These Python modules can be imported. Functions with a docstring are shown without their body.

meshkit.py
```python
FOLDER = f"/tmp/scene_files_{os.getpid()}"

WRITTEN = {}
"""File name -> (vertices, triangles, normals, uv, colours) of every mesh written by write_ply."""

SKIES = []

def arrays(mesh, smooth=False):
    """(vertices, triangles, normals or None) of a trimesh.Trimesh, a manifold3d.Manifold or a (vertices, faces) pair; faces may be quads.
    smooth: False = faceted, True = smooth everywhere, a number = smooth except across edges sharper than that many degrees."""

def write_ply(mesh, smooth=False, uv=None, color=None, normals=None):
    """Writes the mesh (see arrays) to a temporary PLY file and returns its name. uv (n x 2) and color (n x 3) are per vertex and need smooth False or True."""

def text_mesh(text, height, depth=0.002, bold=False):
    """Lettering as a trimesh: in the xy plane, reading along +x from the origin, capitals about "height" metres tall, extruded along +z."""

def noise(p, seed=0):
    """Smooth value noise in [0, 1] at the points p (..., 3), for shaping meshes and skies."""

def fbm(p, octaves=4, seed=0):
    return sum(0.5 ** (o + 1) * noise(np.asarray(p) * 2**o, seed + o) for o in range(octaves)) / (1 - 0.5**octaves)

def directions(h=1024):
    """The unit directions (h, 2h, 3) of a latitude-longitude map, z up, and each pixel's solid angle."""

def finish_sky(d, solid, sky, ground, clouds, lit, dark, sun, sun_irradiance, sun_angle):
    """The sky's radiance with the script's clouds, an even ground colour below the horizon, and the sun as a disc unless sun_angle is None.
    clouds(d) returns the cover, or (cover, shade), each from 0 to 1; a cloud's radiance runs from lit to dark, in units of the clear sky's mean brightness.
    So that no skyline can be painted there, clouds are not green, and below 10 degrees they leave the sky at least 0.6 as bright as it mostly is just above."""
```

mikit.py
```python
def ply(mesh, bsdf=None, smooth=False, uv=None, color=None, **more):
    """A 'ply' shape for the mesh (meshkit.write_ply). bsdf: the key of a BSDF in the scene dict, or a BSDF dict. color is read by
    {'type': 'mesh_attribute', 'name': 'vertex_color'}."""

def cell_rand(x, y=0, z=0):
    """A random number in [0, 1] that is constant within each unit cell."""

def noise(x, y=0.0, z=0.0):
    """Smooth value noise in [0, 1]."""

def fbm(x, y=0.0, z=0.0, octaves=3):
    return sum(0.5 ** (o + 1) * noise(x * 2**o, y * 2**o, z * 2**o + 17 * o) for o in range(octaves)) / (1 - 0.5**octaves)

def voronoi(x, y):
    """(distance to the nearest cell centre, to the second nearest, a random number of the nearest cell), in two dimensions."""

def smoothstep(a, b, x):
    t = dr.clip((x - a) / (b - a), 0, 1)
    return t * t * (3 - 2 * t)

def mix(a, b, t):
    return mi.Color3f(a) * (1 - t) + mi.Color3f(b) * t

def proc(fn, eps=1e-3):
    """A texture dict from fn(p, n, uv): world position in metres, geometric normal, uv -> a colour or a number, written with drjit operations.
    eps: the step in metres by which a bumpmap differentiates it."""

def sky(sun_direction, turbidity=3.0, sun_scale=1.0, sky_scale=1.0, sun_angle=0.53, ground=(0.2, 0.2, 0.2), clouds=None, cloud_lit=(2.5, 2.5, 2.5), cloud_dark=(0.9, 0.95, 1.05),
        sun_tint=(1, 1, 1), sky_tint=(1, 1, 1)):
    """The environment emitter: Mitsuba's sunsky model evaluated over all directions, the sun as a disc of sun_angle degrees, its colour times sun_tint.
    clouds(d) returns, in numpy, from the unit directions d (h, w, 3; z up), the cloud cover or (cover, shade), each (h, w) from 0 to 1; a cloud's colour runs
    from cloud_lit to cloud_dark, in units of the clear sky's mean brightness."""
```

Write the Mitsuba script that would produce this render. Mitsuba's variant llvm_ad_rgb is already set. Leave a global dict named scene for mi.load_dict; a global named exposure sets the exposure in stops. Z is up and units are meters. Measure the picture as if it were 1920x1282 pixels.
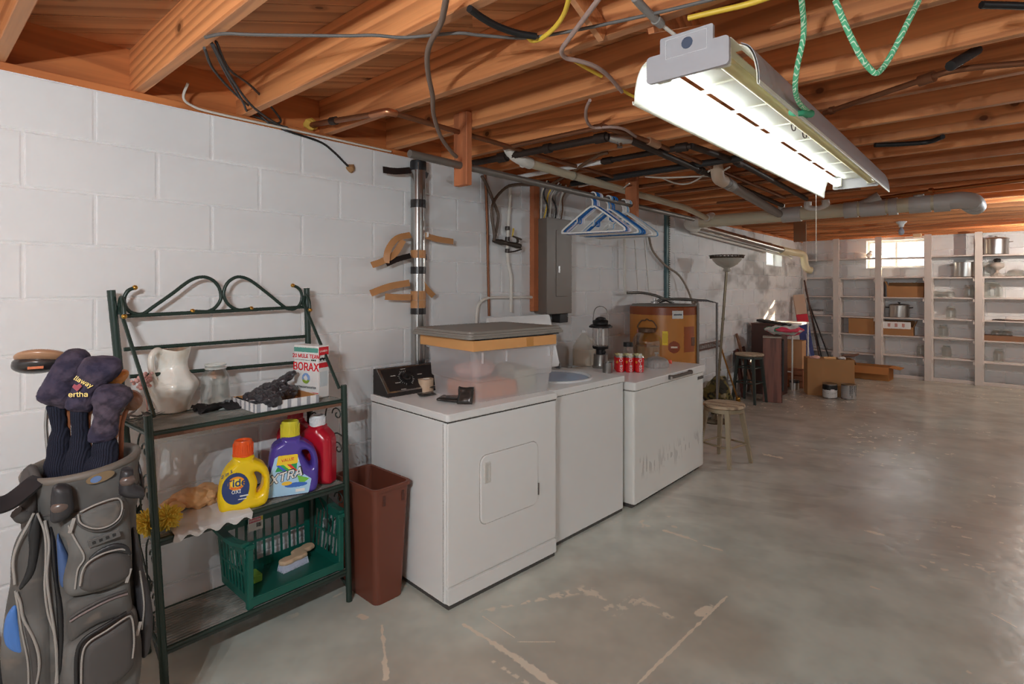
import math, random
import numpy as np, trimesh, shapely, manifold3d
import shapely.geometry as sg
import drjit as dr
import mitsuba as mi
import mikit, meshkit
from mikit import noise, fbm, cell_rand, voronoi, smoothstep, mix, proc

T = mi.ScalarTransform4f
scene, labels = {}, {}
RNG = np.random.default_rng(7)

# ---------------------------------------------------------------- camera, light, exposure
FOCAL, YAW, HORIZON, EYE = 1036.6, 0.7248, 535.7, 1.406
SN, CS = math.sin(YAW), math.cos(YAW)
exposure = 0.18
scene['camera'] = {
    'type': 'perspective', 'fov_axis': 'x', 'fov': math.degrees(2 * math.atan(960 / FOCAL)),
    'near_clip': 0.05, 'far_clip': 200.0,
    'principal_point_offset_y': -(HORIZON - 641) / 1282,
    'to_world': T().look_at(origin=[0, 0, EYE], target=[-SN, CS, EYE], up=[0, 0, 1]),
}
# daylight outside (seen and let in through the two basement windows), low sun behind the house's far end
SUN = np.array([0.50, 0.95, 0.455])
scene['sky'] = mikit.sky(SUN, turbidity=3.5, sun_scale=25.0, sky_scale=30.0, ground=(0.45, 0.45, 0.42), clouds=lambda d: 0.75 + 0.2 * meshkit.fbm(d * 3.0, 3, 4), cloud_lit=(1.9, 1.9, 1.85), cloud_dark=(1.4, 1.42, 1.42))
# the photographer's flash, held up and to the left of the camera
FLASH = 7.2
for i, (fx, fy, fz) in enumerate(((-0.40, -0.50, 1.80), (-0.32, -0.44, 1.86), (-0.48, -0.56, 1.76))):
    scene['flash_%d' % i] = {'type': 'point', 'position': [fx, fy, fz], 'intensity': {'type': 'rgb', 'value': [FLASH / 3 * c for c in (0.93, 1.05, 1.12)]}}
# added unseen fill lights below the ceiling, outside the frame
for i, (x, y, z, w, col) in enumerate(((2.0, 2.0, 1.98, 0.9, (.93, 1.05, 1.10)), (0.48, 6.4, 1.98, 3.1, (.92, 1.04, 1.09)), (0.5, 9.3, 1.98, 3.4, (1, .92, .82)), (-0.2, -1.6, 2.0, 1.2, (.95, 1.04, 1.06)))):
    scene['added_fill_light_%d' % i] = {'type': 'point', 'position': [x, y, z], 'intensity': {'type': 'rgb', 'value': [w * c for c in col]}}


# ---------------------------------------------------------------- helpers
def ray(x, y):
    a, b = (x - 960) / FOCAL, -(y - HORIZON) / FOCAL
    return np.array([-SN + a * CS, CS + a * SN, b])


def at(x, y, X=None, Y=None, Z=None):
    """The point of the photograph's pixel that lies on the plane X=, Y= or Z=."""
    r = ray(x, y)
    t = X / r[0] if X is not None else Y / r[1] if Y is not None else (Z - EYE) / r[2]
    return np.array([0, 0, EYE]) + t * r


def lin(c):
    c = np.asarray(c, float) / 255.0
    return [float(v) for v in np.where(c <= 0.04045, c / 12.92, ((c + 0.055) / 1.055) ** 2.4)]


def rgb(c):
    return {'type': 'rgb', 'value': lin(c)}


def mat(name, color=None, rough=0.5, metal=0.0, spec=0.5, fn=None, bump=None, bump_scale=0.002, eps=1e-3, **kw):
    """A BSDF entry of the scene; color in sRGB 0..255."""
    base = proc(fn) if fn else rgb(color)
    b = {'type': 'principled', 'base_color': base, 'roughness': rough if not callable(rough) else proc(rough), 'metallic': metal, 'specular': spec, **kw}
    if bump:
        b = {'type': 'bumpmap', 'arbitrary': proc(bump, eps), 'scale': bump_scale, 'bsdf': b}
    scene['mat_' + name] = {'type': 'twosided', 'bsdf': b}
    return 'mat_' + name


_cache = {}


def M(color, rough=0.5, metal=0.0, spec=0.5, **kw):
    k = (tuple(color), rough, metal, spec, tuple(sorted(kw.items())))
    if k not in _cache:
        _cache[k] = mat('plain_%d' % len(_cache), color, rough, metal, spec, **kw)
    return _cache[k]


def uniq(name):
    if name not in scene and name not in labels and not any(k.startswith(name + '__') for k in scene):
        return name
    i = 1
    while True:
        n = '%s_%03d' % (name, i)
        if n not in scene and n not in labels:
            return n
        i += 1


_count = {}


def key_for(name):
    i = _count.get(name, 0)
    _count[name] = i + 1
    return name if i == 0 else '%s_%03d' % (name, i)


def thing(name, label, cat, group=None, kind=None):
    k = key_for(name)
    labels[k] = {'label': label, 'category': cat}
    if group:
        labels[k]['group'] = group
    if kind:
        labels[k]['kind'] = kind
    return k


def part(parent, name, mesh, bsdf, smooth=False, label=None, kind=None):
    k = key_for(parent + '__' + name)
    if isinstance(mesh, dict):
        scene[k] = mesh
    else:
        scene[k] = mikit.ply(mesh, bsdf, smooth=smooth)
    if label or kind:
        labels[k] = {}
        if label:
            labels[k]['label'] = label
        if kind:
            labels[k]['kind'] = kind
    return k


def solo(name, mesh, bsdf, label, cat, smooth=False, group=None, kind=None):
    k = thing(name, label, cat, group, kind)
    scene[k] = mikit.ply(mesh, bsdf, smooth=smooth)
    return k


def struct(name, mesh, bsdf, smooth=False, label=None):
    scene[name] = mikit.ply(mesh, bsdf, smooth=smooth)
    labels[name] = {'kind': 'structure'}
    if label:
        labels[name]['label'] = label
    return name


def cat(*ms):
    ms = [m for a in ms for m in (a if isinstance(a, (list, tuple)) else [a])]
    return trimesh.util.concatenate([trimesh.Trimesh(np.array(m.vertices), np.array(m.faces), process=False) for m in ms])


def mv(m, t=(0, 0, 0), rz=0, rx=0, ry=0, s=None):
    """A moved copy: scale, then turn about x, y, z (radians), then shift."""
    m = m.copy()
    if s is not None:
        m.apply_scale(s)
    for a, ax in ((rx, (1, 0, 0)), (ry, (0, 1, 0)), (rz, (0, 0, 1))):
        if a:
            m.apply_transform(trimesh.transformations.rotation_matrix(a, ax))
    m.apply_translation(t)
    return m


def hull(pts):
    return trimesh.convex.convex_hull(np.asarray(pts, float))


def box(a, b, r=0.0):
    """A box from corner a to corner b with chamfered edges."""
    a, b = np.minimum(a, b).astype(float), np.maximum(a, b).astype(float)
    r = min(r, 0.49 * float((b - a).min()))
    if r <= 0:
        m = trimesh.creation.box(extents=b - a)
        m.apply_translation((a + b) / 2)
        return m
    c, h = (a + b) / 2, (b - a) / 2
    pts = []
    for sx in (-1, 1):
        for sy in (-1, 1):
            for sz in (-1, 1):
                s = np.array([sx, sy, sz])
                for k in range(3):
                    q = h - r
                    q[k] = h[k]
                    pts.append(c + s * q)
    return hull(pts)


def rbox(a, b, r, n=4, axis=2):
    """A box whose four edges along the axis are rounded with radius r, other edges slightly chamfered."""
    a, b = np.minimum(a, b).astype(float), np.maximum(a, b).astype(float)
    o = [k for k in range(3) if k != axis]
    p = sg.box(a[o[0]] + r, a[o[1]] + r, b[o[0]] - r, b[o[1]] - r).buffer(r, quad_segs=n)
    ring = np.array(p.exterior.coords)[:-1]
    c = min(0.3 * r, 0.2 * (b - a)[axis], 0.004)
    ctr = ring.mean(0)
    inner = ctr + (ring - ctr) * (1 - c / np.abs(ring - ctr).max())
    pts = []
    for rr, z in ((inner, a[axis]), (ring, a[axis] + c), (ring, b[axis] - c), (inner, b[axis])):
        q = np.zeros((len(rr), 3))
        q[:, o[0]], q[:, o[1]], q[:, axis] = rr[:, 0], rr[:, 1], z
        pts.append(q)
    return hull(np.vstack(pts))


def spline(pts, n=8):
    """Catmull-Rom through the points."""
    p = np.asarray(pts, float)
    if len(p) < 3:
        return p
    q = np.vstack([2 * p[0] - p[1], p, 2 * p[-1] - p[-2]])
    out = []
    for i in range(1, len(q) - 2):
        for t in np.linspace(0, 1, n, endpoint=False):
            a, b, c, d = q[i - 1], q[i], q[i + 1], q[i + 2]
            out.append(0.5 * (2 * b + (c - a) * t + (2 * a - 5 * b + 4 * c - d) * t * t + (3 * b - a - 3 * c + d) * t ** 3))
    out.append(p[-1])
    return np.array(out)


def frames(p, up=None):
    t = np.gradient(p, axis=0)
    t /= np.linalg.norm(t, axis=1, keepdims=True) + 1e-12
    u0 = np.array([0, 0, 1.0]) if up is None else np.asarray(up, float)
    if abs(t[0] @ u0) > 0.95:
        u0 = np.array([1.0, 0, 0])
    a = []
    prev = u0 - (u0 @ t[0]) * t[0]
    for ti in t:
        prev = prev - (prev @ ti) * ti
        prev /= np.linalg.norm(prev) + 1e-12
        a.append(prev)
    a = np.array(a)
    return t, a, np.cross(t, a)


def tube(pts, r, sides=8, closed=False, smooth_n=0, up=None, prof=None):
    """A tube along the points; r a number or one per point; prof: a profile (k x 2) in units of r instead of a circle."""
    p = np.asarray(pts, float)
    if smooth_n:
        p = spline(p, smooth_n)
    t, a, b = frames(p, up)
    if closed:
        pass
    rr = np.broadcast_to(np.asarray(r, float), (len(p),)) if np.ndim(r) == 0 else np.interp(np.linspace(0, 1, len(p)), np.linspace(0, 1, len(r)), r)
    if prof is None:
        ang = np.arange(sides) * 2 * np.pi / sides
        prof = np.stack([np.cos(ang), np.sin(ang)], 1)
    prof = np.asarray(prof, float)
    k = len(prof)
    v = p[:, None] + rr[:, None, None] * (prof[None, :, :1] * a[:, None] + prof[None, :, 1:] * b[:, None])
    return loft(v, caps=not closed, wrap=closed)


def loft(rings, caps=True, wrap=False):
    """Joins rings (n x k x 3) of equally many points into a surface."""
    v = np.asarray(rings, float)
    n, k = v.shape[:2]
    i, j = np.meshgrid(np.arange(n if wrap else n - 1), np.arange(k), indexing='ij')
    A, B = i * k + j, i * k + (j + 1) % k
    Cc, D = ((i + 1) % n) * k + (j + 1) % k, ((i + 1) % n) * k + j
    f = np.vstack([np.stack([A, B, Cc], -1).reshape(-1, 3), np.stack([A, Cc, D], -1).reshape(-1, 3)])
    vv = v.reshape(-1, 3)
    if caps:
        c0, c1 = len(vv), len(vv) + 1
        vv = np.vstack([vv, v[0].mean(0), v[-1].mean(0)])
        j = np.arange(k)
        f = np.vstack([f, np.stack([np.full(k, c0), (j + 1) % k, j], 1), np.stack([np.full(k, c1), (n - 1) * k + j, (n - 1) * k + (j + 1) % k], 1)])
    m = trimesh.Trimesh(vv, f, process=False)
    return m


def lathe(prof, n=24, c=(0, 0, 0), axis=None):
    """Turns (radius, height) pairs about z, then moves to c (axis: turns z onto this direction first)."""
    prof = np.asarray(prof, float)
    ang = np.arange(n) * 2 * np.pi / n
    rings = np.stack([prof[:, None, 0] * np.cos(ang), prof[:, None, 0] * np.sin(ang), np.broadcast_to(prof[:, None, 1], (len(prof), n))], -1)
    m = loft(rings, caps=True)
    if axis is not None:
        m.apply_transform(trimesh.geometry.align_vectors([0, 0, 1], np.asarray(axis, float)))
    m.apply_translation(c)
    return m


def prism(poly, h, r=0.0):
    """Extrudes a shapely polygon or a list of points from z=0 to z=h."""
    p = poly if hasattr(poly, 'geom_type') else sg.Polygon(poly)
    return trimesh.util.concatenate([trimesh.creation.extrude_polygon(g, h, engine='earcut') for g in getattr(p, 'geoms', [p]) if g.area > 1e-9])


def plate(pts, o, u, v, h):
    """A flat plate: 2-D points in the plane at o spanned by u and v, h thick along u x v."""
    m = prism(pts, h)
    w = np.cross(u, v)
    A = np.eye(4)
    A[:3, 0], A[:3, 1], A[:3, 2], A[:3, 3] = u, v, w, o
    m.apply_transform(A)
    return m


def sheet(g, th):
    """A grid of points (n x m x 3) as a sheet of that thickness."""
    g = np.asarray(g, float)
    n, m = g.shape[:2]
    du, dv = np.gradient(g, axis=0), np.gradient(g, axis=1)
    nn = np.cross(du, dv)
    nn /= np.linalg.norm(nn, axis=-1, keepdims=True) + 1e-12
    top, bot = g + nn * th / 2, g - nn * th / 2
    idx = np.arange(n * m).reshape(n, m)
    q = lambda a, b, c, d: np.vstack([np.stack([a, b, c], -1).reshape(-1, 3), np.stack([a, c, d], -1).reshape(-1, 3)])
    f = [q(idx[:-1, :-1], idx[1:, :-1], idx[1:, 1:], idx[:-1, 1:])]
    o = n * m
    f.append(q(idx[:-1, :-1], idx[:-1, 1:], idx[1:, 1:], idx[1:, :-1]) + o)
    rim = np.concatenate([idx[0, :], idx[1:, -1], idx[-1, -2::-1], idx[-2:0:-1, 0]])
    a, b = rim, np.roll(rim, -1)
    f.append(np.vstack([np.stack([a, b, b + o], 1), np.stack([a, b + o, a + o], 1)]))
    return trimesh.Trimesh(np.vstack([top.reshape(-1, 3), bot.reshape(-1, 3)]), np.vstack(f), process=False)


def ball(c, r, n=2):
    m = trimesh.creation.icosphere(subdivisions=n, radius=1.0)
    m.apply_scale(r)
    m.apply_translation(c)
    return m


def beam(p, q, w, h, up=(0, 0, 1), r=0.0):
    """A straight bar from p to q, w wide (sideways), h high (towards up)."""
    p, q = np.asarray(p, float), np.asarray(q, float)
    d = q - p
    L = np.linalg.norm(d)
    d /= L
    s = np.cross(d, up)
    s /= np.linalg.norm(s)
    u = np.cross(s, d)
    m = box((0, -w / 2, -h / 2), (L, w / 2, h / 2), r)
    A = np.eye(4)
    A[:3, 0], A[:3, 1], A[:3, 2], A[:3, 3] = d, -s, u, p
    m.apply_transform(A)
    return m


def sub(a, b):
    """a minus b, as manifolds."""
    def man(m):
        return manifold3d.Manifold(manifold3d.Mesh(np.asarray(m.vertices, np.float32), np.asarray(m.faces, np.uint32)))
    r = (man(a) - man(b)).to_mesh()
    return trimesh.Trimesh(r.vert_properties[:, :3], r.tri_verts, process=False)


def text(s, h, o, u, v, depth=0.0006, bold=True, align='c', shear=0.0, squeeze=1.0, rise=0.0):
    """Lettering h tall at o, reading along u, standing along v."""
    m = meshkit.text_mesh(s, h, depth, bold)
    V = np.array(m.vertices)
    V[:, 0] *= squeeze
    if align == 'c':
        V[:, 0] -= (V[:, 0].max() + V[:, 0].min()) / 2
    if rise:
        V[:, 1] += rise * V[:, 0]
    V[:, 0] += shear * V[:, 1]
    u, v = np.asarray(u, float), np.asarray(v, float)
    u, v = u / np.linalg.norm(u), v / np.linalg.norm(v)
    w = np.cross(u, v)
    return trimesh.Trimesh(np.asarray(o) + V[:, :1] * u + V[:, 1:2] * v + V[:, 2:3] * w, m.faces, process=False)


def folds(m, amp, freq, seed=0):
    """Sharp creases: ridged noise along the normals."""
    V, N = np.array(m.vertices), np.array(m.vertex_normals)
    r = 1 - np.abs(2 * meshkit.fbm(V * freq, 2, seed) - 1) ** .7
    r2 = 1 - np.abs(2 * meshkit.fbm(V * freq * 2.3 + 7, 2, seed + 5) - 1) ** .7
    return trimesh.Trimesh(V + N * (amp * (r + .5 * r2 - .7))[:, None], m.faces, process=False)


def crumple(m, amp, freq, seed=0, oct=3):
    V = np.array(m.vertices)
    d = np.stack([meshkit.fbm(V * freq + 13.1 * k, oct, seed + k) - 0.5 for k in range(3)], -1)
    return trimesh.Trimesh(V + 2 * amp * d, m.faces, process=False)


V3 = lambda *a: np.array(a, float)


class Frame:
    """A local frame standing at o, turned by a about z: local x, y, z."""

    def __init__(self, o, a=0.0):
        self.o, self.a = np.asarray(o, float), a
        self.R = np.array([[math.cos(a), -math.sin(a), 0], [math.sin(a), math.cos(a), 0], [0, 0, 1.0]])

    def __call__(self, m):
        return mv(m, self.o, rz=self.a)

    def w(self, p):
        return self.o + np.asarray(p, float) @ self.R.T

    def v(self, d):
        return np.asarray(d, float) @ self.R.T

    def at(self, px, py, x=None, y=None, z=None):
        """The pixel's point on the local plane x=, y= or z=, in local coordinates."""
        e = (np.array([0, 0, EYE]) - self.o) @ self.R
        r = ray(px, py) @ self.R
        t = (x - e[0]) / r[0] if x is not None else (y - e[1]) / r[1] if y is not None else (z - e[2]) / r[2]
        return e + t * r


def strip(pts, w, th, nrm=(0, 0, 1), twist=None):
    """A thin ribbon w wide along the points, its face towards nrm."""
    p = np.asarray(pts, float)
    t = np.gradient(p, axis=0)
    t /= np.linalg.norm(t, axis=1, keepdims=True) + 1e-12
    n = np.broadcast_to(np.asarray(nrm, float), p.shape)
    s = np.cross(n, t)
    s /= np.linalg.norm(s, axis=1, keepdims=True) + 1e-12
    ww = np.broadcast_to(np.asarray(w, float), (len(p),))[:, None]
    return sheet(np.stack([p - s * ww / 2, p + s * ww / 2], 1), th)


def levelset(f, lo, hi, h):
    """The surface f = 0 (f > 0 inside); f takes arrays of points (n x 3)."""
    lo, hi = np.asarray(lo, float), np.asarray(hi, float)
    n = np.ceil((hi - lo) / h).astype(int) + 3
    ax = [lo[k] - h + h * np.arange(n[k] + 1) for k in range(3)]
    g = np.stack(np.meshgrid(*ax, indexing='ij'), -1)
    vals = f(g.reshape(-1, 3)).reshape(g.shape[:3])
    vals = np.clip(vals, -3 * h, 3 * h)
    from scipy.ndimage import map_coordinates
    V, F = tetra(vals, ax[0][0], ax[1][0], ax[2][0], h)
    return trimesh.Trimesh(V, F, process=False)


def tetra(val, x0, y0, z0, h):
    """Naive surface nets: one vertex in each cell that the surface crosses."""
    s = val > 0
    c = [s[a:s.shape[0] - 1 + a, b:s.shape[1] - 1 + b, d:s.shape[2] - 1 + d] for a in (0, 1) for b in (0, 1) for d in (0, 1)]
    cnt = sum(x.astype(int) for x in c)
    act = (cnt > 0) & (cnt < 8)
    ids = -np.ones(act.shape, int)
    cells = np.argwhere(act)
    ids[act] = np.arange(len(cells))
    acc, num = np.zeros((len(cells), 3)), np.zeros((len(cells), 1))
    corners = [(a, b, d) for a in (0, 1) for b in (0, 1) for d in (0, 1)]
    for i, p in enumerate(corners):
        for q in corners[i + 1:]:
            if sum(abs(p[k] - q[k]) for k in range(3)) != 1:
                continue
            vp = val[cells[:, 0] + p[0], cells[:, 1] + p[1], cells[:, 2] + p[2]]
            vq = val[cells[:, 0] + q[0], cells[:, 1] + q[1], cells[:, 2] + q[2]]
            m = (vp > 0) != (vq > 0)
            t = np.where(m, vp / np.where(m, vp - vq, 1), 0)[:, None]
            acc += np.where(m[:, None], np.array(p) + t * (np.array(q) - np.array(p)), 0)
            num += m[:, None]
    V = cells + acc / np.maximum(num, 1)
    V = V * h + np.array([x0, y0, z0])
    F = []
    for k in range(3):
        u, w = (k + 1) % 3, (k + 2) % 3
        sl0, sl1 = [slice(None)] * 3, [slice(None)] * 3
        sl0[k], sl1[k] = slice(0, -1), slice(1, None)
        a, b = s[tuple(sl0)], s[tuple(sl1)]
        for flip, hit in ((False, a & ~b), (True, ~a & b)):
            e = np.argwhere(hit)
            e = e[(e[:, u] > 0) & (e[:, w] > 0) & (e[:, u] < s.shape[u] - 1) & (e[:, w] < s.shape[w] - 1)]
            q = []
            for du, dw in ((-1, -1), (0, -1), (0, 0), (-1, 0)):
                g = e.copy()
                g[:, u] += du
                g[:, w] += dw
                q.append(ids[g[:, 0], g[:, 1], g[:, 2]])
            q = np.stack(q, 1)
            if flip:
                q = q[:, ::-1]
            F += [q[:, [0, 1, 2]], q[:, [0, 2, 3]]]
    return V, np.vstack(F)


def puff(poly, depth, r, h=0.004, power=2.0, depth_fn=None):
    """An outline (shapely, in x-z) swelled to +-depth in y with edges rounded over r."""
    x0, z0, x1, z1 = poly.bounds
    gx, gz = np.arange(x0 - 3 * h, x1 + 4 * h, h), np.arange(z0 - 3 * h, z1 + 4 * h, h)
    G = np.stack(np.meshgrid(gx, gz, indexing='ij'), -1)
    P_ = shapely.points(G[..., 0].ravel(), G[..., 1].ravel())
    d = shapely.distance(P_, poly.boundary)
    sd = np.where(shapely.contains(poly, P_), d, -d).reshape(G.shape[:2])
    from scipy.ndimage import map_coordinates

    def f(p):
        ix = np.stack([(p[:, 0] - gx[0]) / h, (p[:, 2] - gz[0]) / h])
        s = map_coordinates(sd, ix, order=1, mode='nearest')
        dep = depth if depth_fn is None else depth_fn(p)
        q = np.clip(1 - s / r, 0, None)
        y = np.clip((np.abs(p[:, 1]) - (dep - r)) / r, 0, None)
        return (1 - (q ** power + y ** power) ** (1 / power)) * r
    return levelset(f, (x0, -depth * 1.05, z0), (x1, depth * 1.05, z1), h)
# ---------------------------------------------------------------- materials of the setting
def near(x, c, w):
    return dr.exp(-dr.square((x - c) / w))


def f_paint(p, n, uv):
    """White masonry paint, yellowed and greyed in broad soft patches."""
    t = fbm(p.x * 0.7 + 3, p.y * 0.7, p.z * 0.9, 3)
    c = mix(lin((222, 220, 218)), lin((210, 211, 212)), smoothstep(0.3, 0.75, t))
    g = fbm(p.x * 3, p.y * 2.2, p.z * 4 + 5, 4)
    far_shade = smoothstep(0.46, 0.70, g) * smoothstep(5.6, 7.0, p.y) * smoothstep(-2.2, -2.45, p.x)  # grey patches on the far left wall: its shade, painted into the colour
    c = mix(c, lin((140, 136, 132)), 0.75 * far_shade)
    low = smoothstep(0.16, 0.0, p.z) * smoothstep(0.42, 0.7, fbm(p.x * 6, p.y * 6, p.z * 14, 3))
    c = mix(c, lin((130, 118, 105)), 0.7 * low)
    return c


def f_paint_bump(p, n, uv):
    return fbm(p.x * 60, p.y * 60, p.z * 60, 3) * 0.5 + fbm(p.x * 9, p.y * 9, p.z * 9, 2) * 1.2


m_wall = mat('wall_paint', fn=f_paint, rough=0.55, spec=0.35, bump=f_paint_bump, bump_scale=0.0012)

SEG = []


def seg(x0, y0, x1, y1, w, k=1.0):
    a, b = at(x0, y0, Z=0), at(x1, y1, Z=0)
    SEG.append((float(a[0]), float(a[1]), float(b[0]), float(b[1]), w, k))


# scratches and chips where the floor paint came off, on the floor plane
seg(868, 1170, 925, 1205, .010); seg(925, 1205, 985, 1245, .016); seg(985, 1245, 1040, 1285, .022)
seg(925, 1240, 990, 1282, .012, .8); seg(1040, 1285, 1110, 1340, .02)
seg(1195, 1282, 1362, 1118, .007); seg(1312, 1152, 1330, 1138, .022)
seg(1247, 995, 1290, 1008, .014); seg(1320, 1022, 1352, 1031, .012); seg(1290, 1008, 1306, 1014, .006)
seg(905, 1146, 960, 1133, .02, .75); seg(960, 1133, 1030, 1120, .02, .85); seg(1030, 1120, 1100, 1104, .035, .8); seg(1100, 1104, 1150, 1145, .05, .72); seg(1150, 1145, 1195, 1122, .045, .66); seg(1195, 1122, 1255, 1155, .03, .8)
seg(716, 1172, 717, 1192, .006); seg(717, 1192, 722, 1230, .009); seg(722, 1230, 724, 1272, .011); seg(676, 1155, 684, 1158, .02)
seg(1436, 852, 1462, 858, .03); seg(1628, 996, 1655, 1002, .02); seg(1634, 1100, 1650, 1105, .008); seg(1860, 1150, 1905, 1175, .006)
seg(905, 1155, 965, 1195, .003); seg(970, 1203, 1040, 1203, .003)


def f_floor(p, n, uv):
    x, y = p.x, p.y
    big = fbm(x * 0.55 + 7, y * 0.55 + 2, 0.0, 3)
    c = mix(lin((184, 186, 175)), lin((180, 173, 163)), smoothstep(0.36, 0.66, big))
    brown = smoothstep(0.45, 0.7, fbm(x * 0.9 + 31, y * 0.9 + 11, 0.0, 3))
    c = mix(c, lin((160, 146, 130)), 0.6 * brown)
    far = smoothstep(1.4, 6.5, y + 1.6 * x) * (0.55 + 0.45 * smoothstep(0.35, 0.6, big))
    c = mix(c, lin((122, 108, 94)), 0.80 * far)  # browner paint to the right and back, dimmer light there darkened in too
    mott = fbm(x * 7, y * 7, 1.0, 4)
    c = c * (0.80 + 0.40 * mott)
    # pale sheen of the window reflection, painted into the far floor colour
    dx, dy = x + 0.72 + 0.10 * (y - 4.9), y - 4.9
    worn = dr.exp(-dr.square(dx / 0.42) - dr.square(dy / 1.25)) * smoothstep(0.42, 0.62, fbm(x * 4.2 + 1.3 * fbm(x * 3, y * 1.5, 0.0, 2), y * 1.9, 3.0, 4))
    c = mix(c, lin((188, 184, 184)), 0.45 * worn)
    rub = smoothstep(0.56, 0.66, fbm(x * 3 + 50, y * 8 - 3 * x, 0.0, 4)) * smoothstep(2.5, 4.0, y)
    c = mix(c, lin((104, 98, 92)), 0.18 * rub)
    grain = fbm(x * 38, y * 38, 0.0, 3)
    m = mi.Float(0)
    for x0, y0, x1, y1, w, k in SEG:
        ux, uy = x1 - x0, y1 - y0
        L2 = ux * ux + uy * uy + 1e-9
        t = dr.clip(((x - x0) * ux + (y - y0) * uy) / L2, 0, 1)
        d = dr.sqrt(dr.square(x - x0 - t * ux) + dr.square(y - y0 - t * uy))
        if k < 0.95:
            s = smoothstep(w, 0.3 * w, d) * smoothstep(0.50, 0.60, grain + 0.18 * (k - 0.7))
        else:
            s = smoothstep(w, 0.55 * w, d + (grain - 0.5) * w * 1.6)
        m = dr.maximum(m, s * k)
    speck = smoothstep(0.80, 0.84, noise(x * 23 + 5, y * 23, 0.0)) * smoothstep(0.5, 0.6, grain) * smoothstep(0.50, 0.62, fbm(x * 1.3 + 90, y * 1.3, 0.0, 2))
    m = dr.maximum(m, 0.8 * speck)
    return mix(c, lin((212, 198, 178)), m)


def f_floor_rough(p, n, uv):
    return 0.13 + 0.26 * fbm(p.x * 2.2, p.y * 2.2, 0.0, 4)


m_floor = mat('floor_paint', fn=f_floor, rough=f_floor_rough, spec=0.45, bump=lambda p, n, uv: fbm(p.x * 22, p.y * 22, 0.0, 3) + 2 * fbm(p.x * 2.5, p.y * 2.5, 0.0, 2), bump_scale=0.0012)


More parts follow.
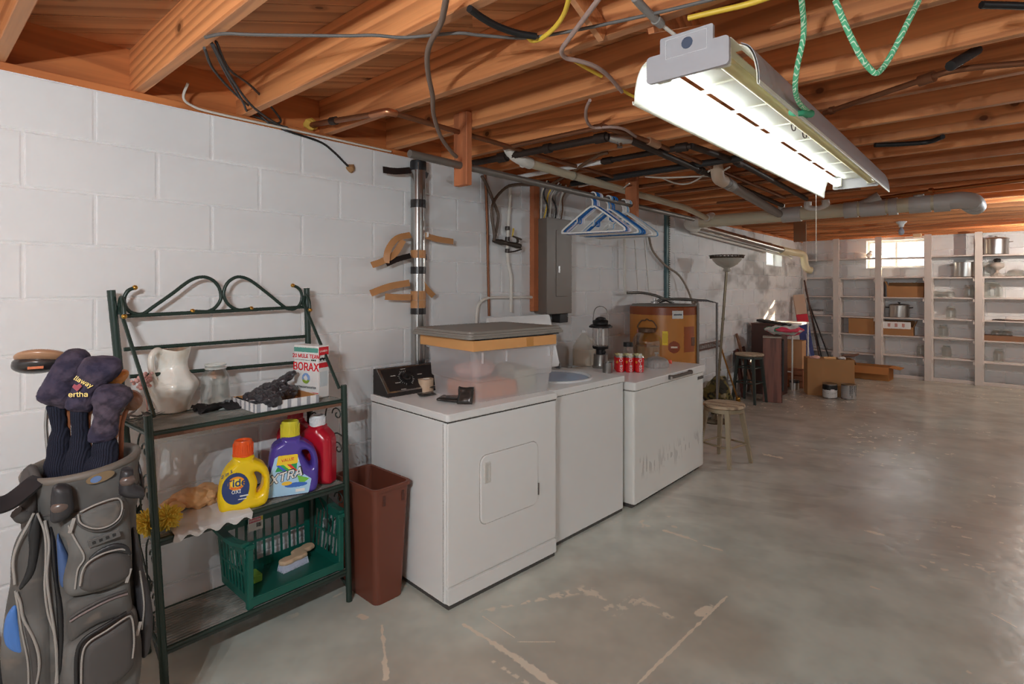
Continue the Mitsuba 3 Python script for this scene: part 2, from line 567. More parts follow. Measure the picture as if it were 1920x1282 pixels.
def wood(u, v, w, light, dark, k=9.0, seed=0.0):
    """Plain-sawn softwood, u along the grain: growth rings as level lines of a stretched noise, fine fibres, streaks."""
    h = k * fbm(u * 0.42 + seed, v * 3.4 + 0.7 * w, seed * 1.7, 2) + v * 10 + 0.25 * fbm(u * 2.0, v * 14, seed, 2)
    f = h - dr.floor(h)
    ring = smoothstep(0.25, 0.86, f) * smoothstep(1.0, 0.9, f)
    fine = fbm(u * 4.0, v * 110, w * 110, 3)
    tone = fbm(u * 0.9, v * 7, seed + 4, 3)
    t = 0.42 * ring + 0.16 * smoothstep(0.35, 0.75, fine) + 0.55 * (tone - 0.30)
    return mix(light, dark, dr.clip(t, 0, 1))


def knots(u, v, c, dark, much):
    d1, d2, kr = voronoi(u, v)
    ring = smoothstep(0.20, 0.10, d1) * smoothstep(much, much + .03, kr)
    core = smoothstep(0.085, 0.05, d1) * smoothstep(much, much + .03, kr)
    return mix(mix(c, dark, 0.45 * ring), mi.Color3f(dark) * 0.55, 0.8 * core)


def f_joist(p, n, uv):
    k = dr.floor((p.y - 0.45) / 0.4064)
    rnd, rnd2 = cell_rand(k, 3.0, 0.0), cell_rand(k, 8.0, 0.0)
    v = p.z - 2.25
    y = (p.y - k * 0.4064)
    c = wood(p.x + 7.3 * rnd, v + 0.5 * y, y, lin((220, 146, 92)), lin((128, 64, 34)), 4.0 + 5 * rnd2, 19 * rnd)
    c = c * (0.80 + 0.36 * rnd2)
    # undersides mixed greyer than the sides
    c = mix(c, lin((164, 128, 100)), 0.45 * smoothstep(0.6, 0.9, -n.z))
    return knots(p.x * 4.2 + 13 * rnd, (p.z - 2.166) * 5.2 + 7.0 * dr.floor(9 * rnd2), c, lin((108, 56, 30)), 0.86)


def f_sub(p, n, uv):
    u, v = (p.x + p.y) * 0.7071, (p.x - p.y) * 0.7071
    k = dr.floor((v + 2.3943) / 0.1287)
    rnd = cell_rand(k, dr.floor(u / 1.9 + cell_rand(k, 4.0, 1.0)), 5.0)
    c = wood(u + 9 * rnd, v - k * 0.1287, p.z, lin((204, 144, 98)), lin((134, 80, 50)), 3.0, 31 * rnd)
    c = c * (0.74 + 0.42 * rnd)
    return knots(u * 5.0 + 7 * rnd, v * 7.77, c, lin((96, 54, 32)), 0.84)


def f_red(p, n, uv):
    return wood(p.z * 1.0 + 0.4 * p.x, p.x * 1.3, p.y * 1.3, lin((178, 108, 70)), lin((120, 66, 42)), 6.0) * (0.8 + 0.4 * fbm(p.x * 4, p.y * 4, p.z * 4, 2))


def f_rim(p, n, uv):
    return wood(p.y, p.z - 2.2, p.x, lin((206, 126, 72)), lin((146, 76, 40)), 7.0) * (0.72 + 0.5 * fbm(p.x * 4, p.y * 2, p.z * 7, 3))


m_joist = mat('joist_wood', fn=f_joist, rough=0.6, spec=0.3)
m_sub = mat('subfloor_wood', fn=f_sub, rough=0.65, spec=0.25)
m_red = mat('red_fir', fn=f_red, rough=0.6, spec=0.3)
m_rim = mat('rim_wood', fn=f_rim, rough=0.6, spec=0.3)
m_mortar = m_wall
m_white_trim = M((214, 206, 200), 0.5, spec=0.4)

# ---------------------------------------------------------------- floor, walls, ceiling
WX, WY, XR, YN = -2.529, 10.45, 3.4, -2.3        # left wall face, far wall face, right wall, near wall
COURSE, BLOCK, TOPZ = 0.1942, 0.4064, 2.1364
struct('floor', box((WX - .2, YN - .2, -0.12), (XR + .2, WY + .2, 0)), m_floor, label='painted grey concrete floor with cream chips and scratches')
LW = sg.box(8.37, 1.70, 9.12, 2.02)              # window in the left wall (Y, Z)
BW = sg.box(-1.63, 1.685, -0.86, 2.125)          # window in the far wall (X, Z)


def wall_slab(rect, hole, plane):
    """The wall behind the blocks' joints, with its window opening; plane maps (a, z, depth) to a point."""
    m = prism(rect.difference(hole), 0.22)
    V = np.array(m.vertices)
    return trimesh.Trimesh(plane(V[:, 0], V[:, 1], V[:, 2]), m.faces, process=False)


left = lambda a, z, d: np.stack([WX - 0.0015 - d, a, z], -1)
back = lambda a, z, d: np.stack([a, WY + 0.0015 + d, z], -1)
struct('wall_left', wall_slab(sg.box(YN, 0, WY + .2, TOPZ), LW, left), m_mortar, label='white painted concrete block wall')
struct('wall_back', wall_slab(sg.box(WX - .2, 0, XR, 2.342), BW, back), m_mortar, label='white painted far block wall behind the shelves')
struct('wall_right', box((XR, YN, 0), (XR + .2, WY + .2, 2.342)), m_wall)
struct('wall_front', box((WX - .2, YN - .2, 0), (XR + .2, YN, 2.342)), m_wall)


def blocks(owner, a0, a1, phase, hole, plane, z_lo=0.0):
    j = 0.0042
    for k in range(11):
        z1 = TOPZ - k * COURSE
        z0 = max(z1 - COURSE, 0.0)
        ph = phase - (0.5 * BLOCK if k % 2 else 0)
        n0 = math.floor((a0 - ph) / BLOCK)
        for n in range(n0, n0 + 60):
            y0, y1 = max(ph + n * BLOCK, a0), min(ph + (n + 1) * BLOCK, a1)
            if y0 >= a1:
                break
            if y1 - y0 < 0.03:
                continue
            r = sg.box(y0 + j, z0 + j * .8, y1 - j, z1 - j * .8)
            if hole is not None and r.intersects(hole):
                r = r.difference(hole.buffer(0.004, join_style=2))
            for g in getattr(r, 'geoms', [r]):
                if g.is_empty or g.area < 0.001:
                    continue
                jog = float(RNG.uniform(-0.0007, 0.0007))
                ring = np.array(g.simplify(1e-4).exterior.coords)[:-1]
                if len(ring) == 4:
                    (c0, e0), (c1, e1) = ring.min(0), ring.max(0)
                    outer = np.array([(c0, e0), (c1, e0), (c1, e1), (c0, e1)])
                    c = 0.0045
                    inner = np.array([(c0 + c, e0 + c), (c1 - c, e0 + c), (c1 - c, e1 - c), (c0 + c, e1 - c)])
                    R = [plane(outer[:, 0], outer[:, 1], np.full(4, 0.0)), plane(outer[:, 0], outer[:, 1], np.full(4, -0.0012 + jog)), plane(inner[:, 0], inner[:, 1], np.full(4, -0.0027 + jog))]
                    m = loft(R)
                else:
                    m = prism(g, 0.004)
                    V = np.array(m.vertices)
                    m = trimesh.Trimesh(plane(V[:, 0], V[:, 1], -V[:, 2]), m.faces, process=False)
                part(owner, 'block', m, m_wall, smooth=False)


blocks('wall_left', 0.0, WY, 0.5115, LW, left)
blocks('wall_back', WX + .004, 0.85, -2.4, BW, back)

# sill plate on the wall, rim board, joists, diagonal subfloor boards
struct('trim_1', box((-2.75, YN, TOPZ), (WX - 0.006, WY + .2, 2.166), .002), m_rim, label='orange timber sill plate along the top of the left wall')
struct('trim_2', box((-2.63, YN, 2.166), (-2.588, WY + .2, 2.342)), m_rim, label='timber rim board between the joist ends')
labels['ceiling'] = {'kind': 'structure', 'label': 'open timber floor joists under diagonal subfloor boards'}
for n in range(-6, 25):
    y1 = 0.673 + 0.4064 * n
    part('ceiling', 'joist', box((-2.588, y1 - 0.038, 2.166), (XR + .1, y1, 2.342), 0.0025), m_joist)
SUBR = sg.box(-2.63, YN, XR + .1, WY + .2)
s2 = math.sqrt(.5)
stuff = []
for k in range(-70, 75):
    v0 = -2.3943 + 0.1287 * k + 0.001
    v1 = v0 + 0.1287 - 0.002
    q = [((u + v) * s2, (u - v) * s2) for u, v in ((-9, v0), (16, v0), (16, v1), (-9, v1))]
    g = sg.Polygon(q).intersection(SUBR)
    if g.is_empty:
        continue
    m = mv(prism(g, 0.02), (0, 0, 2.342))
    part('ceiling', 'board', m, m_sub)
struct('ceiling', box((-2.75, YN - .2, 2.363), (XR + .2, WY + .2, 2.40)), m_sub, label='open timber floor joists under diagonal subfloor boards')

# ---------------------------------------------------------------- windows
m_glass = 'mat_pane'
scene['mat_pane'] = {'type': 'thindielectric', 'int_ior': 1.5}
m_frame = M((226, 226, 222), 0.45)


def win_frame(x0, x1, z0, z1, y, w=0.035, d=0.05, mull=True):
    p = sg.box(x0, z0, x1, z1).difference(sg.box(x0 + w, z0 + w, x1 - w, z1 - w))
    if mull:
        xm = (x0 + x1) / 2
        p = p.union(sg.box(xm - .014, z0, xm + .014, z1))
    m = prism(p, d)
    V = np.array(m.vertices)
    return trimesh.Trimesh(np.stack([V[:, 0], y + V[:, 2], V[:, 1]], -1), m.faces, process=False)


labels['window_1'] = {'kind': 'structure', 'label': 'bright basement window high in the far wall behind the shelves'}
bx = BW.bounds
part('window_1', 'frame', win_frame(bx[0], bx[2], bx[1], bx[3], WY + .12), m_frame)
for a, b in ((bx[0] + .03, (bx[0] + bx[2]) / 2 - .013), ((bx[0] + bx[2]) / 2 + .013, bx[2] - .03)):
    part('window_1', 'pane', box((a, WY + .14, bx[1] + .03), (b, WY + .141, bx[3] - .03)), m_glass)
part('window_1', 'sill', box((bx[0] - .01, WY - .03, bx[1] - .02), (bx[2] + .01, WY + .12, bx[1] + .004), .003), m_frame)
labels['window_2'] = {'kind': 'structure', 'label': 'small pale basement window high in the left wall'}
lx = LW.bounds
fr = win_frame(lx[0], lx[2], lx[1], lx[3], 0, w=.03, mull=False)
V = np.array(fr.vertices)
part('window_2', 'frame', trimesh.Trimesh(np.stack([WX - .12 - V[:, 1], V[:, 0], V[:, 2]], -1), fr.faces, process=False), m_frame)
part('window_2', 'pane', box((WX - .141, lx[0] + .025, lx[1] + .025), (WX - .14, lx[2] - .025, lx[3] - .025)), m_glass)
# outside ground and window wells
struct('trim_3', box((-8, WY + .26, 1.45), (6, WY + 9, 1.60)), M((196, 194, 188), .9), label='pale ground outside the far window')
struct('trim_4', box((-9, 2, 1.45), (WX - .26, WY + .2, 1.62)), M((128, 142, 108), .9), label='ground outside the left window')
# ---------------------------------------------------------------- washer, dryer, freezer
m_enamel = M((222, 221, 218), 0.28, spec=0.5)
m_enamel2 = M((214, 213, 209), 0.3, spec=0.5)
m_dark = M((38, 34, 33), 0.45)
m_black = M((22, 21, 22), 0.5)
m_gap = M((70, 68, 66), 0.7)
m_chrome = M((200, 200, 200), 0.18, metal=1.0)
m_steel = M((168, 166, 162), 0.32, metal=1.0)
m_alu = M((190, 188, 184), 0.30, metal=1.0)

DR = Frame((-1.791, 1.600, 0), math.pi / 2 - 0.072)     # x along the front, y towards the wall
k = thing('dryer', 'white clothes dryer with dark control panel, under the clear storage bin', 'dryer')
DW, DD, DH = 0.715, 0.640, 0.850
part(k, 'body', DR(rbox((0, 0.012, 0.022), (DW, DD, DH - 0.039), 0.012)), m_enamel, 30)
part(k, 'front_panel', DR(cat(rbox((0.004, 0, 0.098), (DW - .004, 0.02, DH - 0.041), 0.008, axis=1), rbox((0.004, -0.004, 0.022), (DW - .004, 0.02, 0.090), 0.006, axis=1))), m_enamel, 30)
part(k, 'toe_gap', DR(box((0.01, 0.004, 0.0), (DW - .01, DD - .02, 0.024))), m_gap)
part(k, 'top_gap', DR(box((.003, .0, DH - .040), (DW - .003, DD - .01, DH - .030))), m_gap)
part(k, 'side_seam', DR(box((-.0008, .026, .03), (.002, .029, DH - .042))), M((150, 147, 143), .6))
part(k, 'top', DR(rbox((-0.004, -0.008, DH - 0.033), (DW + .004, DD + .004, DH), 0.014)), m_enamel, 30)
d0, d1 = DR.at(900, 990, y=0), DR.at(1007, 822, y=0)
dx0, dx1, dz0, dz1 = d0[0], d1[0], d0[2] + .012, d1[2] - .01
part(k, 'door_gap', DR(rbox((dx0 - .004, -0.0012, dz0 - .004), (dx1 + .004, 0.004, dz1 + .004), 0.04, 6, axis=1)), M((168, 165, 160), .5))
door = part(k, 'door', DR(rbox((dx0, -0.007, dz0), (dx1, 0.004, dz1), 0.038, 6, axis=1)), m_enamel, 30)
hz = (dz0 + dz1) / 2 + .075
grip = sub(box((dx0 + .018, -0.012, hz - .045), (dx0 + .058, -.004, hz + .05), .003), box((dx0 + .030, -0.02, hz - .034), (dx0 + .047, -.0075, hz + .040)))
part(door, 'handle', DR(grip), M((196, 193, 186), .4))
part(k, 'hinge', DR(box((dx1 + .0005, -0.009, dz0 + .04), (dx1 + .008, 0.0, dz0 + .10), .002)), M((90, 86, 82), .4))
# slanted backguard with the timer
prof = [(DD - .150, DH), (DD - .150, DH + .020), (DD - .045, DH + .128), (DD - .010, DH + .128), (DD - .010, DH)]
pan = prism([(y, z) for y, z in prof], DW - .02)
pan = trimesh.Trimesh(np.stack([pan.vertices[:, 2] + .01, pan.vertices[:, 0], pan.vertices[:, 1]], -1), pan.faces, process=False)
cp = part(k, 'control_panel', DR(pan), m_dark, label='dark brown slanted control panel')
fa, fb = V3(0, DD - .150, DH + .020), V3(0, DD - .045, DH + .128)
fv = (fb - fa) / np.linalg.norm(fb - fa)
fn_ = np.cross(V3(1, 0, 0), fv)
fl = np.linalg.norm(fb - fa)
face = lambda x, s, h=0.0: V3(x, 0, 0) + V3(0, fa[1], fa[2]) + fv * s + fn_ * h
part(cp, 'trim', DR(cat(beam(face(.01, .004), face(DW - .01, .004), .008, .004, fn_), beam(face(.01, fl - .003), face(DW - .01, fl - .003), .006, .004, fn_), beam(face(.016, 0, .001), face(.016, fl, .001), .014, .005, fn_))), m_chrome)
kx = DR.at(762, 692, y=DD - .1)[0]
part(cp, 'dial', DR(lathe([(0.046, 0), (0.046, .002), (0, .002)], 28, face(kx, fl * .52), fn_)), m_black, 30)
part(cp, 'knob', DR(lathe([(0.026, .002), (0.026, .012), (0.019, .016), (0.017, .036), (0.0, .037)], 22, face(kx, fl * .55), fn_)), M((30, 28, 28), .3), 35)
ticks = []
for i in range(22):
    a = 0.5 + i * 5.4 / 21
    c_, s_ = math.cos(a), math.sin(a)
    p0 = face(kx + .036 * s_, fl * .52 - .036 * c_, .0026)
    p1 = face(kx + (.044 if i % 3 else .048) * s_, fl * .52 - (.044 if i % 3 else .048) * c_, .0026)
    ticks.append(beam(p0, p1, .0016, .0008, fn_))
for i, (ox, os) in enumerate(((-.085, .10), (-.075, .055), (-.06, .012), (.065, .02), (.075, .09), (-.01, .135))):
    ticks.append(beam(face(kx + ox, os, .0022), face(kx + ox + .03, os, .0022), .0035, .0008, fn_))
part(cp, 'marking', DR(cat(ticks)), M((205, 200, 192), .5), kind='stuff')

WA = Frame((-1.800, 2.362, 0), math.pi / 2 - 0.045)
k = thing('washing_machine', 'white top-loading washing machine with its lid open, between dryer and chest freezer', 'washing machine')
WW, WD, WH = 0.69, 0.655, 0.846
part(k, 'body', WA(rbox((0, 0, 0.018), (WW, WD, WH - .04), .012)), m_enamel, 30)
part(k, 'toe_gap', WA(box((.01, .006, 0), (WW - .01, WD - .02, .02))), m_gap)
part(k, 'top_gap', WA(box((.003, .002, WH - .044), (WW - .003, WD - .01, WH - .03))), m_gap)
top = rbox((-.004, -.010, WH - .037), (WW + .004, WD, WH), .014)
hole = lathe([(0.212, -.1), (0.212, .1)], 40, (WW / 2, .275, WH))
part(k, 'top', WA(sub(top, hole)), m_enamel, 30)
part(k, 'rim', WA(tube([(WW / 2 + .225 * math.cos(a), .275 + .225 * math.sin(a), WH + .003) for a in np.linspace(0, 2 * np.pi, 41)[:-1]], .008, 8, closed=True)), M((215, 216, 216), .35), 60)
tub = lathe([(.205, 0.0), (.203, -.05), (.198, -.052), (.196, -.30), (0.0, -.31), (0.0, -.302), (.190, -.29), (.19, -.06), (.175, -.045), (.175, -.02), (.20, -.012)], 40, (WW / 2, .275, WH))
part(k, 'tub', WA(tub), M((150, 172, 200), .3), 40, label='pale blue tub ring inside the opening')
part(k, 'agitator', WA(lathe([(.075, -.29), (.05, -.2), (.04, -.1), (.032, -.06), (0, -.055)], 20, (WW / 2, .275, WH))), M((120, 150, 185), .35), 40)
# console and the lid standing open against it
cons = prism([(WD - .135, WH), (WD - .12, WH + .03), (WD - .05, WH + .155), (WD - .006, WH + .16), (WD - .006, WH)], WW - .01)
cons = trimesh.Trimesh(np.stack([cons.vertices[:, 2] + .005, cons.vertices[:, 0], cons.vertices[:, 1]], -1), cons.faces, process=False)
part(k, 'console', WA(cons), m_enamel2)
lid = mv(rbox((0, 0, 0), (WW - .10, .36, .022), .02, 5), (.05, WD - .165, WH + .012), rx=math.radians(75))
lk = part(k, 'lid', WA(lid), m_enamel, 30, label='raised white lid')
for bx_ in (WW - .10, .10):
    part(lk, 'bumper', WA(mv(lathe([(.008, 0), (.006, .006), (0, .006)], 10), (bx_, WD - .087, WH + .325), rx=1.3)), m_black)
part(lk, 'hinge', WA(cat(box((WW - .06, WD - .19, WH), (WW - .045, WD - .14, WH + .035), .003), beam((WW - .052, WD - .18, WH + .02), (WW - .052, WD - .125, WH + .19), .006, .012, (1, 0, 0)))), M((120, 120, 122), .4))

FZ = Frame((-1.722, 3.100, 0), math.pi / 2)
k = thing('chest_freezer', 'long white chest freezer with cluttered lid beside the washing machine', 'freezer')
FW, FD, FH = 1.075, 0.66, 0.800


def f_scuff(p, n, uv):
    s = smoothstep(0.60, 0.66, fbm(p.y * 16, p.z * 7, p.x, 3)) * smoothstep(0.36, 0.24, p.z) * smoothstep(0.12, 0.2, p.z) * smoothstep(3.2, 3.35, p.y)
    s2_ = smoothstep(0.70, 0.74, noise(p.y * 46, p.z * 13, 0.0)) * smoothstep(0.33, 0.27, p.z) * smoothstep(0.16, 0.22, p.z)
    return mix(lin((222, 222, 217)), lin((120, 118, 114)), 0.35 * dr.maximum(s * 0.7, s2_))


m_fz = mat('freezer_enamel', fn=f_scuff, rough=0.3)
part(k, 'body', FZ(rbox((0, 0, 0.03), (FW, FD, FH - .060), .014)), m_fz, 30)
part(k, 'base', FZ(cat(box((.02, .03, 0), (FW - .02, FD - .03, .032)), *[lathe([(.018, 0), (.018, .03)], 12, (x, .045, 0)) for x in (.09, FW - .09)])), m_gap)
part(k, 'gasket', FZ(box((.008, .006, FH - .062), (FW - .008, FD - .006, FH - .050))), M((128, 126, 122), .7))
lk = part(k, 'lid', FZ(rbox((-.006, -.012, FH - .052), (FW + .006, FD, FH), .014)), m_enamel, 30)
h0, h1 = FZ.at(1253, 701, y=-.012), FZ.at(1292, 690, y=-.012)
part(lk, 'handle', FZ(cat(beam((h0[0], -.035, FH - .020), (h1[0], -.035, FH - .020), .016, .022, r=.004), box((h0[0], -.04, FH - .036), (h0[0] + .02, -.01, FH - .006), .003), box((h1[0] - .02, -.04, FH - .036), (h1[0], -.01, FH - .006), .003))), M((72, 68, 66), .3))
part(lk, 'handle_end', FZ(cat(box((h0[0] - .012, -.042, FH - .034), (h0[0] + .03, -.032, FH - .012), .003))), m_chrome)
e0 = FZ.at(1308, 698, y=0)
part(k, 'badge', FZ(box((e0[0], -.004, FH - .105), (e0[0] + .10, .002, FH - .082), .001)), M((66, 62, 60), .4))
# ---------------------------------------------------------------- green wire rack
m_green = M((32, 50, 43), 0.35, spec=0.5)
m_greend = M((40, 50, 46), 0.4)
m_brass = M((205, 160, 80), 0.25, metal=1.0)
m_bracket = M((112, 78, 60), .6)


def f_slat(p, n, uv):
    d = smoothstep(0.35, 0.7, fbm(p.x * 14, p.y * 9, p.z * 3, 4))
    return mix(lin((104, 106, 100)), lin((158, 156, 150)), 0.8 * d)


m_slat = mat('dusty_slat', fn=f_slat, rough=0.5)
k = thing('shelf_rack', 'dark green metal rack with scrolled top and three wire shelves against the block wall', 'rack')
XF, XB = -2.18, -2.45
posts = {'FL': (V3(XF, .588, .964), V3(XF, .640, 0)), 'FR': (V3(XF, 1.338, .967), V3(XF, 1.366, 0)),
         'BL': (V3(XB, .544, 1.39), V3(XB, .66, 0)), 'BR': (V3(XB, 1.308, 1.395), V3(XB, 1.345, 0))}
post_at = lambda n, z: posts[n][1] + (posts[n][0] - posts[n][1]) * (z / posts[n][0][2])
for n in posts:
    pk = part(k, 'post', tube([posts[n][1], posts[n][0]], .0135, 14), m_green, 40)
SH = {'top': .905, 'mid': .532, 'low': .146}
for n, z in SH.items():
    c = {q: post_at(q, z) for q in posts}
    sk = part(k, 'shelf', cat(*[tube([c[a] + V3(0, 0, -.006), c[b] + V3(0, 0, -.006)], .0085, 10) for a, b in (('FL', 'FR'), ('BL', 'BR'))], *[tube([c[a] + V3(0, 0, -.008), c[b] + V3(0, 0, -.008)], .007, 8) for a, b in (('FL', 'BL'), ('FR', 'BR'))]), m_green, 40)
    for i in range(15):
        t = (i + .7) / 15.4
        a, b = c['FL'] * (1 - t) + c['BL'] * t, c['FR'] * (1 - t) + c['BR'] * t
        part(sk, 'slat', beam(a + V3(0, .004, -.003), b + V3(0, -.004, -.003), .0105, .005), m_slat)
    for t in (.33, .68):
        part(sk, 'crossbar', beam(c['FL'] * (1 - t) + c['FR'] * t + V3(0, 0, -.009), c['BL'] * (1 - t) + c['BR'] * t + V3(0, 0, -.009), .012, .005), m_greend)
    part(sk, 'flange', beam(c['FL'] + V3(-.006, .012, -.021), c['FR'] + V3(-.006, -.012, -.021), .010, .013), m_bracket if n == 'top' else m_greend)
for (xa, ya), (xb, yb) in (((225, 593), (577, 575)), ((232, 655), (580, 630)), ((243, 706), (583, 677))):
    part(k, 'back_rail', tube([at(xa, ya, X=XB), at(xb, yb, X=XB)], .0075, 10), m_green, 40)
S1 = [(253, 539), (240, 545), (233, 558), (234, 571), (240, 581), (250, 587), (268, 588), (289, 574), (322, 551), (356, 526), (379, 519), (397, 524), (409, 536), (414, 551), (413, 563), (404, 576), (392, 583), (383, 584), (361, 583)]
S2 = [(471, 578), (450, 581), (437, 577), (426, 568), (420, 556), (420, 545), (426, 531), (437, 522), (450, 519), (470, 526), (503, 551), (530, 573), (541, 579), (552, 579), (562, 571), (566, 558), (564, 546), (558, 539), (549, 535)]
for S in (S1, S2):
    sc_ = part(k, 'scroll', tube([at(x, y, X=XB) for x, y in S], .0068, 10, smooth_n=5, up=(1, 0, 0)), m_green, 50)
    for e in (S[0], S[-1]):
        part(sc_, 'finial', ball(at(*e, X=XB), .0095), m_brass, True)
# slanting braces with hooked ends
for n, y0, s in (('L', .0, 1), ('R', 0, -1)):
    bp, fp = post_at('B' + n, 1.33), post_at('F' + n, .955)
    off = V3(0, .020 * s, 0)
    hook = [bp + off + V3(.0, 0, -.03), bp + off + V3(.006, 0, .012), bp + off + V3(.030, 0, .034), bp + off + V3(.055, 0, .01), bp + off + V3(.066, 0, -.035)]
    part(k, 'brace', tube([bp + off, fp + off + V3(-.004, 0, .0)], .0068, 8), m_green, 40)
    hk = part(k, 'hook', tube(hook, .007, 8, smooth_n=5, up=(0, 1, 0)), m_green, 50)
    part(hk, 'finial', ball(hook[-1], .0095), m_brass, True)
# vine ornaments in the side panels
for n in ('L', 'R'):
    for z1, z0 in ((.90, .55), (.52, .16)):
        a, b = post_at('F' + n, (z0 + z1) / 2), post_at('B' + n, (z0 + z1) / 2)
        q = lambda u, v: V3(a[0] + (b[0] - a[0]) * u, a[1] + (b[1] - a[1]) * u + (post_at('F' + n, z0 + (z1 - z0) * v)[1] - a[1]), z0 + (z1 - z0) * v)
        sp = [q(.08 + .14 * (1 - th / 9) * math.cos(th) + .12, .80 + .09 * (1 - th / 9) * math.sin(th)) for th in np.linspace(0, 7.5, 20)]
        sp2 = [q(.08 + .14 * (1 - th / 9) * math.cos(th) + .12, .36 + .09 * (1 - th / 9) * math.sin(th)) for th in np.linspace(0, 7.5, 20)]
        vk = part(k, 'vine', cat(tube([q(.0, .97), q(.25, 1.0), q(.48, .86), q(.55, .60), q(.55, .0)], .0032, 6, smooth_n=6), tube([q(.0, .52), q(.25, .55), q(.45, .42), q(.55, .22)], .0032, 6, smooth_n=6), tube([q(1, .62), q(.85, .75), q(.6, .55)], .0032, 6, smooth_n=6), tube(sp, .0028, 6), tube(sp2, .0028, 6)), m_greend, 60)
        for j, (u, v) in enumerate(((.55, .55), (.50, .50), (.60, .48), (.55, .43), (.55, .20), (.50, .15), (.60, .13), (.55, .08))):
            o = q(u, v)
            lf = plate([(0, 0), (.013, .012), (.010, .030), (0, .046), (-.010, .030), (-.013, .012)], (0, 0, 0), V3(math.cos(j * 2.1), math.sin(j * 2.1), .2), V3(.3 * math.sin(j), .3 * math.cos(j), -.9), .0014)
            part(vk, 'leaf', mv(lf, o), m_greend)
for y in (.09, .45):
    pass
for n in ('L', 'R'):
    a, b = post_at('F' + n, .06), post_at('B' + n, .135)
    part(k, 'strut', tube([a, (a + b) / 2 + V3(0, 0, .03), b], .006, 8), m_greend, 40)

# ---------------------------------------------------------------- on the rack's top shelf
ZT, ZM, ZL = .906, .533, .147


def f_porc(p, n, uv):
    t = fbm(p.x * 22, p.y * 22, p.z * 14, 3)
    return mix(lin((228, 224, 214)), lin((204, 192, 174)), smoothstep(.4, .75, t) * .8 + smoothstep(1.08, 1.15, p.z) * .35)


m_porc = mat('pitcher_glaze', fn=f_porc, rough=0.22, spec=0.5)
pc = at(322, 770, Z=ZT)
pf = Frame((pc[0] + .015, pc[1], ZT), math.atan2(-pc[1], -pc[0]) - .75)
prof = [(.044, 0), (.050, .004), (.054, .020), (.068, .050), (.084, .080), (.090, .100), (.084, .120), (.066, .145), (.053, .170), (.050, .190), (.054, .212), (.060, .232), (.064, .250)]
ps = spline([(a, 0, b) for a, b in prof], 4)
n = 48
ang = np.arange(n) * 2 * np.pi / n
rings = []
for r, _, z in ps:
    w = math.exp(-((z - .09) / .06) ** 2)
    top = max(0, (z - .19) / .06)
    rr = r * (1 + .085 * w * (np.cos(4 * ang + 22 * z) * np.cos(4 * ang - 22 * z) - .3) + .02 * top * np.cos(4 * ang) + .16 * top * np.exp(-((np.angle(np.exp(1j * (ang - math.pi)))) / .55) ** 2))
    zz = z + .006 * top * np.cos(3 * ang) + .010 * top * np.exp(-((np.angle(np.exp(1j * (ang - math.pi)))) / .6) ** 2)
    rings.append(np.stack([rr * np.cos(ang), rr * np.sin(ang), zz], -1))
inner = [np.column_stack([R[:, :2] * .92, R[:, 2]]) for R in rings[::-1][:-6]]
k = thing('pitcher', 'cream glazed ceramic pitcher with wavy rim on the rack, left of the glass jar', 'pitcher')
part(k, 'body', pf(loft(rings + inner)), m_porc, 60)
part(k, 'handle', pf(tube([(.052, 0, .238), (.075, 0, .252), (.100, 0, .236), (.106, 0, .20), (.100, 0, .165), (.086, 0, .135), (.078, 0, .11)], [.010, .012, .012, .011, .010, .009, .012], 10, smooth_n=5, up=(0, 1, 0))), m_porc, 60)

# jars share one way of building: a thin glass wall, outside and inside
scene['mat_jar_glass'] = {'type': 'thindielectric', 'int_ior': 1.55, 'specular_transmittance': rgb((249, 250, 249))}
scene['mat_jar_edge'] = {'type': 'twosided', 'bsdf': {'type': 'principled', 'base_color': rgb((196, 200, 194)), 'roughness': .08, 'specular': .8}}


def jar_mesh(r, h, neck, n=24, square=0.0, c=(0, 0, 0), rot=0.0):
    ang = np.arange(n) * 2 * np.pi / n + rot
    sq = 1 + square * (np.abs(np.cos(2 * ang)) ** 2 - .5)
    body = [(.0, .004), (r * .86, .003), (r * .97, .010), (r, .03), (r, h * .66), (r * .93, h * .76), (neck * 1.05, h * .85), (neck, h * .87), (neck, h * .985), (neck * .97, h)]
    body += [(neck * .93, h * .98), (neck * .93, h * .87), (r * .90, h * .74), (r * .955, h * .64), (r * .955, .03), (r * .90, .016), (0, .013)]
    body = [(0.001, .003)] + body[1:-1] + [(0.001, .013)]
    rings = [np.stack([rr * (sq if rr > neck * 1.1 else 1) * np.cos(ang), rr * (sq if rr > neck * 1.1 else 1) * np.sin(ang), np.full(n, zz)], -1) for rr, zz in body]
    m = loft(rings)
    return mv(m, c)


def glass_jar(pos, r, h, neck, label, group=None, square=0.0, rot=0.0, name='glass_jar', lid=None, ncirc=24):
    k = thing(name, label, 'jar', group)
    part(k, 'body', jar_mesh(r, h, neck, ncirc, square, pos, rot), 'mat_jar_glass', 50)
    rim = [lathe([(neck * .99, h - .004), (neck * 1.04, h - .003), (neck * 1.05, h), (neck * 1.0, h + .002), (neck * .92, h + .001), (neck * .92, h - .003)], ncirc, pos)]
    part(k, 'rim', trimesh.util.concatenate(rim), 'mat_jar_edge', 50)
    part(k, 'thread', lathe([(neck, h * .90), (neck * 1.045, h * .915), (neck, h * .93)], ncirc, pos), 'mat_jar_edge', 50)
    part(k, 'base_ring', lathe([(r * .82, .0005), (r * .93, .0005), (r * .965, .006), (r * .95, .009), (r * .82, .006)], ncirc, pos), 'mat_jar_edge', 50)
    if lid:
        part(k, 'lid', lathe([(0, h - .02), (neck * 1.1, h - .02), (neck * 1.1, h + .008), (neck * 1.04, h + .012), (0, h + .012)], ncirc, pos), lid, 40)
    return k


